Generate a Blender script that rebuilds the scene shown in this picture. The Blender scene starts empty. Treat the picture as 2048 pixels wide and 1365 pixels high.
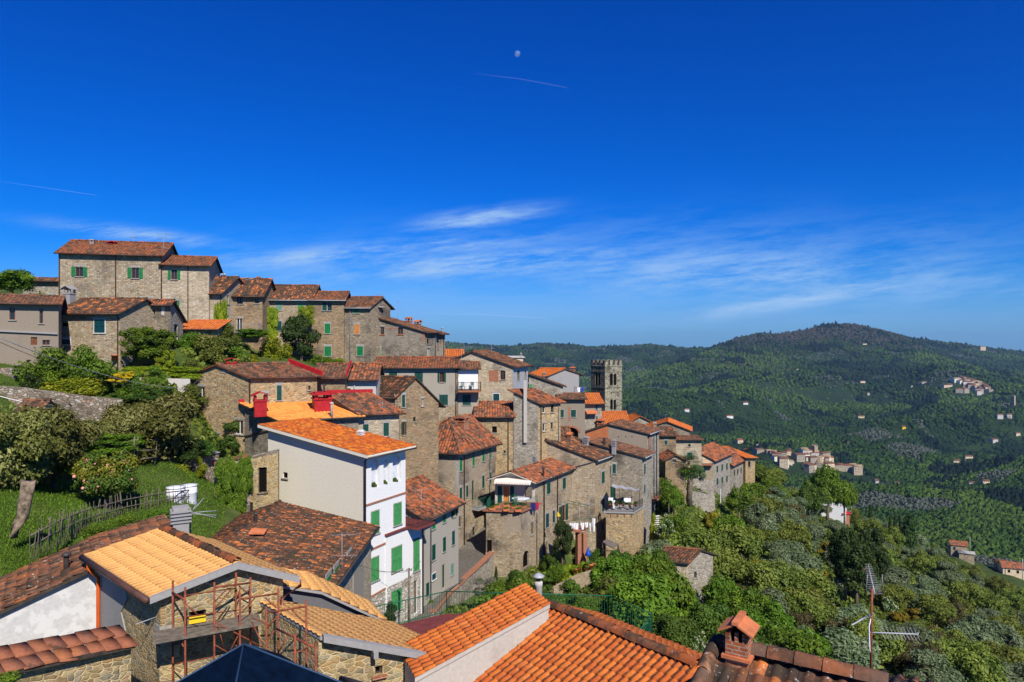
import bpy, math, random
import numpy as np
from mathutils import Vector, Matrix, noise
from mathutils.geometry import tessellate_polygon
R = math.radians
scene = bpy.context.scene
col = scene.collection
# ---------------------------------------------------------------- camera
# X right, Y forward, Z up, metres; the viewpoint is the origin
F, CX, CY = 1365.33, 1024.0, 682.5          # focal length and centre in photograph pixels
cam_d = bpy.data.cameras.new('camera'); cam = bpy.data.objects.new('camera', cam_d); col.objects.link(cam)
cam_d.lens = 24; cam_d.sensor_width = 36; cam_d.clip_start = 0.1; cam_d.clip_end = 60000
cam.location = (0, 0, 0); cam.rotation_euler = (R(90), 0, 0)
scene.camera = cam
# ---------------------------------------------------------------- sun and sky
SUN_AZ, SUN_EL = 24, 43                      # degrees right of straight behind the viewpoint
to_sun = Vector((math.sin(R(SUN_AZ)) * math.cos(R(SUN_EL)), -math.cos(R(SUN_AZ)) * math.cos(R(SUN_EL)), math.sin(R(SUN_EL))))
sd = bpy.data.lights.new('sun', 'SUN'); so = bpy.data.objects.new('sun', sd); col.objects.link(so)
sd.energy = 4.9; sd.angle = R(0.5); sd.color = (1.0, 0.94, 0.84)
so.rotation_euler = to_sun.to_track_quat('Z', 'Y').to_euler()
scene.view_settings.view_transform = 'Standard'; scene.view_settings.look = 'None'
scene.view_settings.gamma = 1; scene.view_settings.exposure = 0.35
scene.cycles.max_bounces = 4; scene.cycles.volume_bounces = 0; scene.cycles.transparent_max_bounces = 8
scene.cycles.use_denoising = True

class NT:
    """small node-tree helper"""
    def __init__(s, nt): s.nt = nt; nt.nodes.clear()
    def n(s, t, ins=None, **kw):
        nd = s.nt.nodes.new(t)
        for k, v in kw.items(): setattr(nd, k, v)
        for k, v in (ins or {}).items():
            if hasattr(v, 'is_linked') or v.__class__.__name__.startswith('NodeSocket'): s.nt.links.new(v, nd.inputs[k])
            else: nd.inputs[k].default_value = v
        return nd
    def math(s, op, a, b=0.0, c=None, clamp=False):
        ins = {0: a, 1: b}
        if c is not None: ins[2] = c
        return s.n('ShaderNodeMath', ins, operation=op, use_clamp=clamp).outputs[0]
    def mix(s, f, a, b, mode='MIX'):
        return s.n('ShaderNodeMix', {0: f, 6: a, 7: b}, data_type='RGBA', blend_type=mode).outputs[2]
    def ramp(s, f, stops, interp='LINEAR'):
        nd = s.n('ShaderNodeValToRGB', {0: f}); cr = nd.color_ramp; cr.interpolation = interp
        while len(cr.elements) > 1: cr.elements.remove(cr.elements[-1])
        for i, (p, c) in enumerate(stops):
            e = cr.elements[0] if i == 0 else cr.elements.new(p)
            e.position = p; e.color = tuple(c) + (1,) if len(c) == 3 else c
        return nd.outputs[0]
    def noise(s, vec, scale, detail=3, rough=.55, out=0):
        return s.n('ShaderNodeTexNoise', {'Vector': vec, 'Scale': scale, 'Detail': detail, 'Roughness': rough}).outputs[out]
    def smooth(s, v, a, b):
        return s.n('ShaderNodeMapRange', {0: v, 1: a, 2: b}, interpolation_type='SMOOTHSTEP').outputs[0]

def c4(c): return tuple(c) + (1,)
# world: clear spring sky with a few cirrus streaks
world = bpy.data.worlds.new('World'); scene.world = world; world.use_nodes = True
w = NT(world.node_tree)
sky = w.n('ShaderNodeTexSky', sky_type='NISHITA', sun_disc=False, sun_elevation=R(SUN_EL), sun_rotation=R(180 - SUN_AZ),
          altitude=300, air_density=1.0, dust_density=0.25, ozone_density=2.2)
tc = w.n('ShaderNodeTexCoord')
sep = w.n('ShaderNodeSeparateXYZ', {0: tc.outputs['Generated']})
dy = w.math('MAXIMUM', sep.outputs[1], 0.05)
az = w.math('DIVIDE', sep.outputs[0], dy); el = w.math('DIVIDE', sep.outputs[2], dy)
# a deeper, polarised blue: each channel of the sky gets its own contrast
sc_ = w.n('ShaderNodeSeparateColor', {0: w.n('ShaderNodeHueSaturation', {'Saturation': 1.25, 'Color': sky.outputs[0]}).outputs[0]})
ch = [w.math('MULTIPLY', w.math('POWER', w.math('MULTIPLY', sc_.outputs[i], k * .1), p), g) for i, (k, p, g) in enumerate(((.55, 3.2, 22.0), (.92, 1.14, 4.35), (1.12, 1.02, 8.5)))]
ch[0] = w.math('MINIMUM', ch[0], w.math('MULTIPLY', ch[1], .33))
lowp = w.math('MULTIPLY', w.math('SUBTRACT', 1.0, w.smooth(el, .0, .16)), .30)
tuned = w.n('ShaderNodeCombineColor', {0: ch[0], 1: ch[1], 2: ch[2]}).outputs[0]
def blob(a0, e0, sa, se, tilt):
    """elongated gaussian patch of the sky where cirrus may form"""
    da = w.math('SUBTRACT', az, a0); de = w.math('SUBTRACT', w.math('SUBTRACT', el, e0), w.math('MULTIPLY', da, tilt))
    q = w.math('ADD', w.math('POWER', w.math('ABSOLUTE', w.math('DIVIDE', da, sa)), 2), w.math('POWER', w.math('ABSOLUTE', w.math('DIVIDE', de, se)), 2))
    return w.math('EXPONENT', w.math('MULTIPLY', q, -1))
msk = None
for b in [(-.05, .180, .085, .013, .13), (-.22, .128, .26, .016, .08), (.36, .098, .40, .042, -.02), (.44, .066, .20, .016, .16), (-.05, .112, .30, .020, .05), (-.54, .155, .12, .010, -.12), (.25, .11, .6, .06, .02)]:
    v = blob(*b)
    if b[0] == .25: v = w.math('MULTIPLY', v, .38)
    if b[0] == .36: v = w.math('MULTIPLY', v, .8)
    msk = v if msk is None else w.math('MAXIMUM', msk, v)
cv = w.n('ShaderNodeCombineXYZ', {0: w.math('MULTIPLY', az, 2.4), 1: w.math('ADD', w.math('MULTIPLY', el, 15), w.math('MULTIPLY', az, -1.6)), 2: 0.3}).outputs[0]
cn = w.noise(cv, 2.3, 10, .70); cn2 = w.noise(cv, 11, 6, .7)
cl = w.math('MULTIPLY', w.smooth(w.math('ADD', cn, w.math('MULTIPLY', cn2, .3)), .46, .86), msk)
cl = w.math('MULTIPLY', cl, 1.05, clamp=True)
tuned = w.mix(lowp, tuned, (2.2, 4.1, 6.9, 1))      # paler air along the horizon
skyc = w.mix(cl, tuned, (2.9, 4.6, 7.2, 1))
bg = w.n('ShaderNodeBackground', {'Color': skyc, 'Strength': 0.1})
wo = w.n('ShaderNodeOutputWorld', {0: bg.outputs[0]})

# ---------------------------------------------------------------- materials
M = {}
def newmat(name):
    m = bpy.data.materials.new(name); m.use_nodes = True; M[name] = m
    return m, NT(m.node_tree)
def fin(t, color, rough=.9, bump=None, bstr=.4, bdist=.02, spec=.25, metal=0, extra=None):
    ins = {'Base Color': color, 'Roughness': rough, 'Specular IOR Level': spec, 'Metallic': metal}
    if bump is not None:
        ins['Normal'] = t.n('ShaderNodeBump', {'Height': bump, 'Strength': bstr, 'Distance': bdist}).outputs[0]
    ins.update(extra or {})
    b = t.n('ShaderNodeBsdfPrincipled', ins)
    t.n('ShaderNodeOutputMaterial', {0: b.outputs[0]})
def plain(name, c, rough=.7, var=.25, scale=3, metal=0, spec=.3):
    m, t = newmat(name)
    g = t.n('ShaderNodeNewGeometry')
    nz = t.noise(g.outputs['Position'], scale, 4)
    dark = tuple(x * (1 - var) for x in c); lite = tuple(min(1, x * (1 + var)) for x in c)
    fin(t, t.ramp(nz, [(.3, dark), (.7, lite)]), rough, nz, .15, .01, spec, metal)
    return m
def stone(name, cols, mortar, sx=.36, sy=.19, stain=.35, mort=.05, dirt=(.05, .045, .04), bstr=.7, patch=None, wob_=.16, rand=.82, mn=.22):
    m, t = newmat(name)
    uv = t.n('ShaderNodeUVMap', uv_map='uv').outputs[0]
    dn = t.noise(uv, 2.5, 2, .5, 1)
    wob = t.n('ShaderNodeVectorMath', {0: uv, 1: t.n('ShaderNodeVectorMath', {0: t.n('ShaderNodeVectorMath', {0: dn, 1: (.5, .5, .5)}, operation='SUBTRACT').outputs[0], 'Scale': wob_}, operation='SCALE').outputs[0]}, operation='ADD').outputs[0]
    mp = t.n('ShaderNodeMapping', {'Vector': wob, 'Scale': (1.3 / sx, 1.3 / sy, 1)}).outputs[0]
    vo = t.n('ShaderNodeTexVoronoi', {'Vector': mp, 'Scale': 1.0, 'Randomness': rand}, voronoi_dimensions='2D')
    ve = t.n('ShaderNodeTexVoronoi', {'Vector': mp, 'Scale': 1.0, 'Randomness': rand}, voronoi_dimensions='2D', feature='DISTANCE_TO_EDGE').outputs['Distance']
    rnd = t.n('ShaderNodeSeparateColor', {0: vo.outputs['Color']}).outputs[0]
    k = len(cols) - 1
    c = t.ramp(rnd, [(i / k, x) for i, x in enumerate(cols)])
    fine = t.noise(uv, 14, 4, .6)
    c = t.mix(.7, c, t.ramp(fine, [(.25, (.55, .55, .55)), (.75, (1.3, 1.28, 1.25))]), 'MULTIPLY')
    mf = t.smooth(t.math('ADD', ve, t.math('MULTIPLY', t.math('SUBTRACT', t.noise(uv, 5, 3), .5), mn)), mort, mort + .08)
    c = t.mix(mf, c4(mortar), c)
    big = t.noise(uv, .35, 5, .6)
    if patch: c = t.mix(t.math('MULTIPLY', t.smooth(t.noise(uv, .22, 4, .55), .52, .62), .85), c, c4(patch))
    c = t.mix(t.math('MULTIPLY', t.smooth(big, .47, .72), stain * 1.6, clamp=True), c, c4(dirt))
    fin(t, c, .95, t.math('ADD', t.smooth(ve, 0, .16), t.math('MULTIPLY', fine, .5)), bstr, .05, .12)
    return m
def stucco(name, c, stain=.3, dirt=(.18, .15, .12), spots=None, sc=.5):
    m, t = newmat(name)
    uv = t.n('ShaderNodeUVMap', uv_map='uv').outputs[0]
    n1 = t.noise(uv, sc, 6, .65); n2 = t.noise(uv, 9, 4)
    st = t.n('ShaderNodeMapping', {'Vector': uv, 'Scale': (2.2, .25, 1)}).outputs[0]
    n3 = t.noise(st, 1.0, 4, .6)
    cc = t.mix(.45, c4(c), t.ramp(n2, [(.3, (.75, .75, .75)), (.7, (1.15, 1.15, 1.15))]), 'MULTIPLY')
    if spots: cc = t.mix(t.smooth(t.noise(uv, 2.2, 5, .6), .47, .56), cc, c4(spots))
    cc = t.mix(t.math('MULTIPLY', t.smooth(t.math('ADD', t.math('MULTIPLY', n1, .6), t.math('MULTIPLY', n3, .4)), .48, .78), stain, clamp=True), cc, c4(dirt))
    fin(t, cc, .92, n2, .25, .01, .15)
    return m
def tilemat(name, cols, moss=.3, mosscol=(.035, .030, .022), lichen=.06, pan=.75, clump=.5):
    m, t = newmat(name)
    uv = t.n('ShaderNodeUVMap', uv_map='uv').outputs[0]
    g = t.n('ShaderNodeNewGeometry').outputs['Position']
    fl = t.n('ShaderNodeVectorMath', {0: uv}, operation='FLOOR').outputs[0]
    wn = t.n('ShaderNodeTexWhiteNoise', {'Vector': fl}, noise_dimensions='2D')
    sepc = t.n('ShaderNodeSeparateColor', {0: wn.outputs['Color']})
    big = t.noise(g, .55, 4, .6)
    rv = t.math('ADD', t.math('MULTIPLY', wn.outputs['Value'], 1 - clump), t.math('MULTIPLY', t.smooth(big, .28, .72), clump))
    k = len(cols) - 1
    c = t.ramp(rv, [(i / k, x) for i, x in enumerate(cols)])
    c = t.mix(.5, c, t.ramp(t.noise(g, 16, 4, .65), [(.25, (.5, .5, .5)), (.75, (1.35, 1.3, 1.25))]), 'MULTIPLY')
    mo = t.math('ADD', t.math('MULTIPLY', t.noise(g, 2.6, 5, .68), .62), t.math('MULTIPLY', t.math('ADD', t.math('MULTIPLY', sepc.outputs[1], .4), t.math('MULTIPLY', big, .6)), .5))
    c = t.mix(t.math('MULTIPLY', t.smooth(mo, .78 - moss * .62, .90 - moss * .55), .88), c, c4(mosscol))
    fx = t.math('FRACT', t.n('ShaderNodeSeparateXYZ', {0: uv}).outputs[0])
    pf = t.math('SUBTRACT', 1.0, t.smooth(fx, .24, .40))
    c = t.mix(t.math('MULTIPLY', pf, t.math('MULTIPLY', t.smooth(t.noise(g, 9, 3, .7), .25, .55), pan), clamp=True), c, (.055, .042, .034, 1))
    li = t.noise(g, 7, 3, .7)
    c = t.mix(t.math('MULTIPLY', t.smooth(li, .70 - lichen, .76 - lichen), .7), c, (.42, .40, .34, 1))
    ly = t.noise(g, 5.1, 3, .7)
    c = t.mix(t.math('MULTIPLY', t.smooth(ly, .735 - lichen, .79 - lichen), .65), c, (.42, .25, .03, 1))
    fin(t, c, .9, t.noise(g, 22, 3), .3, .01, .15)
    return m
def leafmat(name, cols, trans=.25, flower=None, fl=.0):
    m, t = newmat(name)
    at = t.n('ShaderNodeAttribute', attribute_name='tint').outputs['Fac']
    oi = t.n('ShaderNodeObjectInfo').outputs['Random']
    k = len(cols) - 1
    c = t.ramp(at, [(i / k, x) for i, x in enumerate(cols)])
    c = t.n('ShaderNodeHueSaturation', {'Hue': t.math('ADD', .485, t.math('MULTIPLY', oi, .03)), 'Value': t.math('ADD', .8, t.math('MULTIPLY', oi, .4)), 'Color': c}).outputs[0]
    if flower: c = t.mix(t.math('GREATER_THAN', at, 1.5), c, c4(flower))
    b = t.n('ShaderNodeBsdfPrincipled', {'Base Color': c, 'Roughness': .6, 'Specular IOR Level': .25})
    tr = t.n('ShaderNodeBsdfTranslucent', {'Color': t.mix(1.0, c, (1.3, 1.25, .5, 1), 'MULTIPLY')})
    mx = t.n('ShaderNodeMixShader', {0: trans, 1: b.outputs[0], 2: tr.outputs[0]})
    t.n('ShaderNodeOutputMaterial', {0: mx.outputs[0]})
    return m

TAN = [(.21, .155, .09), (.34, .26, .155), (.43, .34, .215), (.26, .22, .165), (.52, .44, .31), (.34, .21, .11), (.46, .40, .30), (.29, .24, .165)]
stone('stone_tan', TAN, (.36, .28, .185), .36, .16, .22)
stone('stone_gold', [(.26, .165, .07), (.40, .27, .125), (.50, .37, .19), (.33, .27, .165), (.23, .17, .10), (.44, .25, .105), (.56, .45, .28)], (.46, .36, .22), .40, .19, .2)
stone('stone_grey', [(.15, .12, .085), (.24, .195, .13), (.32, .26, .175), (.19, .17, .135), (.40, .33, .23), (.26, .165, .09)], (.29, .235, .17), .36, .16, .42)
stone('stone_beige', [(.30, .24, .155), (.44, .36, .24), (.52, .44, .31), (.35, .29, .21), (.60, .52, .40), (.40, .29, .17)], (.44, .37, .26), .42, .18, .3, wob_=.2)
stone('stone_ashlar', TAN, (.31, .26, .19), .30, .20, .35, .04, rand=.6)
stone('stone_worn', TAN, (.33, .27, .19), .34, .15, .5, patch=(.33, .27, .20), wob_=.22)
stone('stone_brown', [(.19, .13, .07), (.30, .21, .115), (.37, .26, .14), (.22, .17, .11), (.44, .33, .2), (.33, .165, .08)], (.27, .205, .135), .38, .17, .38, rand=.95)
stone('stone_greyworn', [(.15, .125, .095), (.25, .21, .15), (.33, .28, .2), (.19, .17, .14), (.41, .35, .26)], (.28, .24, .18), .33, .18, .5, patch=(.27, .235, .185), rand=.95, wob_=.22)
stone('stone_patchy', TAN, (.36, .30, .21), .40, .19, .45, patch=(.40, .32, .22))
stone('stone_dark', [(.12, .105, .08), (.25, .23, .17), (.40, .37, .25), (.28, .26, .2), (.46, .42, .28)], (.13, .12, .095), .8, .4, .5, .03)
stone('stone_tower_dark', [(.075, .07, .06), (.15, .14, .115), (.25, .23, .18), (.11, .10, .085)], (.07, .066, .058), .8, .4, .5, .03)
stone('stone_pale', [(.25, .22, .17), (.36, .32, .25), (.44, .40, .33), (.20, .175, .13), (.52, .49, .42)], (.30, .26, .20), .36, .2, .3)
stone('stone_rubble', [(.14, .11, .08), (.25, .205, .145), (.34, .285, .215), (.20, .17, .13), (.50, .46, .40), (.32, .19, .13)], (.15, .12, .085), .42, .22, .42, wob_=.3, rand=1.0)
stone('stone_near', [(.22, .17, .08), (.34, .26, .125), (.46, .36, .19), (.29, .26, .18), (.17, .145, .09), (.40, .25, .10), (.25, .215, .15)], (.52, .39, .21), .27, .145, .3, .04, bstr=.5, wob_=.26, rand=1.0, mn=.45)
stone('stone_white', [(.55, .52, .46), (.62, .60, .55), (.42, .38, .30), (.30, .25, .18), (.7, .68, .64)], (.30, .26, .2), .45, .24, .1)
def bricks(name, c1, c2, mo, w, h, ms=.012):
    m, t = newmat(name); uv = t.n('ShaderNodeUVMap', uv_map='uv').outputs[0]
    br = t.n('ShaderNodeTexBrick', {'Vector': uv, 'Color1': c4(c1), 'Color2': c4(c2), 'Mortar': c4(mo), 'Scale': 1.0, 'Mortar Size': ms, 'Brick Width': w, 'Row Height': h, 'Bias': 0.0})
    c = t.mix(.6, br.outputs[0], t.ramp(t.noise(uv, 7, 4, .65), [(.25, (.5, .48, .46)), (.75, (1.35, 1.3, 1.25))]), 'MULTIPLY')
    fin(t, c, .92, t.math('SUBTRACT', t.noise(uv, 14, 3), br.outputs[1]), .5, .02, .12)
bricks('brick', (.40, .115, .045), (.27, .075, .032), (.34, .27, .2), .25, .075)
bricks('brick_hollow', (.46, .15, .055), (.36, .11, .04), (.28, .19, .13), .33, .25, .015)
stucco('stucco_white', (.72, .72, .70), .12, (.42, .40, .36))
stucco('stucco_cream', (.71, .66, .535), .2, (.52, .48, .40), spots=None, sc=.3)
stucco('stucco_grey', (.33, .295, .235), .5, (.17, .14, .105))
stucco('stucco_street', (.37, .335, .275), .55, (.21, .175, .13))
stucco('stucco_fresh', (.50, .49, .48), .1, (.4, .4, .4), spots=(.58, .575, .565))
stucco('cement', (.29, .28, .27), .4, (.13, .12, .11))
stucco('cement_smooth', (.125, .125, .13), .2, (.09, .09, .09))
stucco('cement_pale', (.47, .44, .39), .4, (.2, .17, .13))
stucco('stucco_beige', (.62, .50, .34), .2, (.4, .3, .2))
stucco('stucco_brown', (.25, .205, .155), .4, (.13, .11, .085))
OLD = [(.085, .055, .040), (.16, .072, .040), (.29, .095, .036), (.13, .080, .055), (.21, .075, .035), (.33, .17, .095)]
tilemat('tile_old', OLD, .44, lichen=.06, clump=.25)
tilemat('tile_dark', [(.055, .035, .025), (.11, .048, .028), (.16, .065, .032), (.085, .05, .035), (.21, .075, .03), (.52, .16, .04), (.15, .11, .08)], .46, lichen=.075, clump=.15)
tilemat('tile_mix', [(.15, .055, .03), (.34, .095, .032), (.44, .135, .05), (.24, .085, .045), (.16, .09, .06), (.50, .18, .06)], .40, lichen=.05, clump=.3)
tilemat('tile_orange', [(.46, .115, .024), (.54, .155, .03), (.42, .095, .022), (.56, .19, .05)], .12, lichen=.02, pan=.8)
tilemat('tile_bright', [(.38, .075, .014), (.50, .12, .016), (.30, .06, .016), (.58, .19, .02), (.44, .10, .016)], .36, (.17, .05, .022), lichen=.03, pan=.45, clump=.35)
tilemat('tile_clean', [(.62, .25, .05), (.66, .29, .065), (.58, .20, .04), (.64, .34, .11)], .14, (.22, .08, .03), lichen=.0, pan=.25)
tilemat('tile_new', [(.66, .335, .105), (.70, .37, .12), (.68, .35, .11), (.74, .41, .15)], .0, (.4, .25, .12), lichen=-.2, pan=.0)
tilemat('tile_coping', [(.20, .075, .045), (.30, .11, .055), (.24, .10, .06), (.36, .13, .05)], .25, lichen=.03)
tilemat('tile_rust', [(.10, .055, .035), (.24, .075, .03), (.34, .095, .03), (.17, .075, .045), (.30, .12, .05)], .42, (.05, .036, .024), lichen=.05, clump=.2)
plain('pave_street', (.12, .108, .088), .9, .45, 5)
plain('dark_metal', (.05, .04, .035), .5, .3, 4)
plain('brown_pipe', (.075, .035, .025), .5, .3, 4)
plain('copper_pipe', (.16, .055, .03), .4, .3, 4)
plain('orange_pipe', (.62, .10, .015), .45, .1)
plain('zinc', (.32, .33, .34), .45, .2, 4)
plain('aerial_metal', (.26, .26, .27), .4, .2)
plain('rust', (.20, .05, .022), .7, .45, 7)
plain('red_paint', (.36, .012, .015), .5, .25, 4)
plain('black_iron', (.018, .018, .02), .5, .3)
plain('green_iron', (.012, .10, .055), .5, .3)
plain('shutter_bright', (.004, .155, .038), .5, .15)
plain('shutter_dark', (.002, .050, .032), .5, .2)
plain('shutter_light', (.055, .255, .075), .55, .15)
plain('shutter_teal', (.003, .045, .055), .5, .2)
plain('shutter_pale', (.12, .25, .18), .6, .2)
plain('wood_brown', (.16, .055, .02), .6, .3, 5)
plain('wood_orange', (.50, .20, .04), .55, .25, 5)
plain('wood_grey', (.145, .12, .09), .85, .4, 6)
plain('wood_dark', (.05, .037, .028), .8, .4, 6)
plain('white_frame', (.68, .66, .61), .5, .1)
plain('grey_stone', (.30, .28, .25), .9, .25, 5)
plain('white_cloth', (.75, .75, .76), .8, .06)
plain('white_plastic', (.62, .63, .67), .45, .15, 2)
plain('awning_cloth', (.74, .66, .57), .8, .06)
plain('grey_cloth', (.32, .33, .36), .8, .15)
plain('blue_cloth', (.008, .06, .42), .6, .2)
plain('yellow_cloth', (.72, .50, .02), .7, .1)
plain('red_cloth', (.42, .015, .06), .8, .2)
plain('navy_cloth', (.01, .025, .11), .8, .3)
plain('terracotta', (.48, .15, .06), .85, .2, 5)
plain('patio_tile', (.30, .11, .06), .8, .25, 5)
plain('maroon_tile', (.15, .035, .03), .7, .2, 3)
plain('tarp', (.0012, .0055, .017), .9, .4, 9, 0, .04)
plain('tarp_seam', (.02, .05, .10), .6, .2)
plain('bark', (.13, .095, .065), .95, .4, 8)
plain('bark_pale', (.20, .15, .10), .95, .75, 5)
plain('panel_blue', (.01, .014, .04), .15, .2)
plain('bell_bronze', (.16, .13, .06), .4, .2, metal=1)
plain('bark_grey', (.16, .145, .125), .95, .35, 6)
m, t = newmat('glass'); fin(t, (.018, .022, .03, 1), .08, spec=.5)
m, t = newmat('void'); fin(t, (.008, .007, .006, 1), 1, spec=0)  # near-black paint standing in for the unlit inside of openings
m, t = newmat('moon_veiled')  # pale blue and mostly see-through, painting the daylight veil over the moon
nz = t.noise(t.n('ShaderNodeTexCoord').outputs['Object'], .05, 3)
b = t.n('ShaderNodeBsdfDiffuse', {0: t.ramp(nz, [(.35, (.25, .36, .5)), (.65, (.55, .68, .8))])})
t.n('ShaderNodeOutputMaterial', {0: t.n('ShaderNodeMixShader', {0: .74, 1: b.outputs[0], 2: t.n('ShaderNodeBsdfTransparent').outputs[0]}).outputs[0]})
m, t = newmat('contrail')
b = t.n('ShaderNodeBsdfDiffuse', {0: (.9, .9, .95, 1)})
t.n('ShaderNodeOutputMaterial', {0: t.n('ShaderNodeMixShader', {0: .93, 1: b.outputs[0], 2: t.n('ShaderNodeBsdfTransparent').outputs[0]}).outputs[0]})
leafmat('leaf_green', [(.022, .055, .008), (.055, .115, .012), (.11, .175, .02)])
leafmat('leaf_bright', [(.035, .085, .006), (.09, .165, .010), (.17, .26, .016)])
leafmat('leaf_lime', [(.08, .135, .005), (.18, .24, .008), (.32, .34, .012)])
leafmat('leaf_dark', [(.012, .030, .006), (.030, .058, .010), (.065, .10, .018)])
leafmat('leaf_olive', [(.070, .105, .046), (.135, .178, .085), (.24, .285, .155)], .3)
leafmat('leaf_medlar', [(.045, .050, .008), (.13, .135, .024), (.36, .34, .12)], .25)
leafmat('leaf_scrub', [(.044, .074, .010), (.115, .152, .020), (.22, .255, .04)])
leafmat('leaf_broom', [(.10, .12, .012), (.20, .17, .012), (.34, .25, .012)])
leafmat('leaf_camellia', [(.018, .060, .008), (.07, .105, .010), (.24, .17, .012)], .15, (.75, .30, .28))
leafmat('leaf_yellow', [(.42, .33, .01), (.60, .45, .012), (.70, .55, .03)])
leafmat('leaf_brown', [(.06, .055, .022), (.10, .085, .03), (.14, .12, .045)])
leafmat('leaf_acacia', [(.04, .10, .014), (.08, .15, .02), (.12, .2, .03)], .25, (.7, .66, .5))
leafmat('leaf_wisteria', [(.07, .09, .03), (.12, .14, .05), (.17, .16, .10)], .2, (.30, .22, .42))
# ---------------------------------------------------------------- geometry helpers
rng = np.random.default_rng(7); random.seed(7)
def P(px, py, Y): return Vector(((px - CX) / F * Y, Y, -(py - CY) / F * Y))
def XY(px, Y): return Vector(((px - CX) / F * Y, Y))
def cross_ray(B, ang, px):
    """where the line from B at ang (degrees) meets the vertical plane of sight through px"""
    k = (px - CX) / F; d = Vector((math.cos(R(ang)), math.sin(R(ang))))
    t = (k * B.y - B.x) / (d.x - k * d.y)
    return B + d * t
K0 = (0, 0, 1.0)
K1 = (0, 440, .24913); K2 = (350, 520, .29297); K3 = (700, 620, .29297); K4 = (350, 680, .27834); K5 = (850, 820, .29297)
K6 = (400, 960, .29674); K7 = (0, 980, .29297); K8 = (1150, 700, .29297); K9 = (800, 1100, .31641); KG = (0, 740, .24913)
KT = (960, 920, .17578); KW = (500, 860, .27842); KC = (1280, 820, .14656); KS = (330, 1100, .19412)
def kx(K, x): return K[0] + K[2] * x
def ky(K, y): return K[1] + K[2] * y

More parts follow.
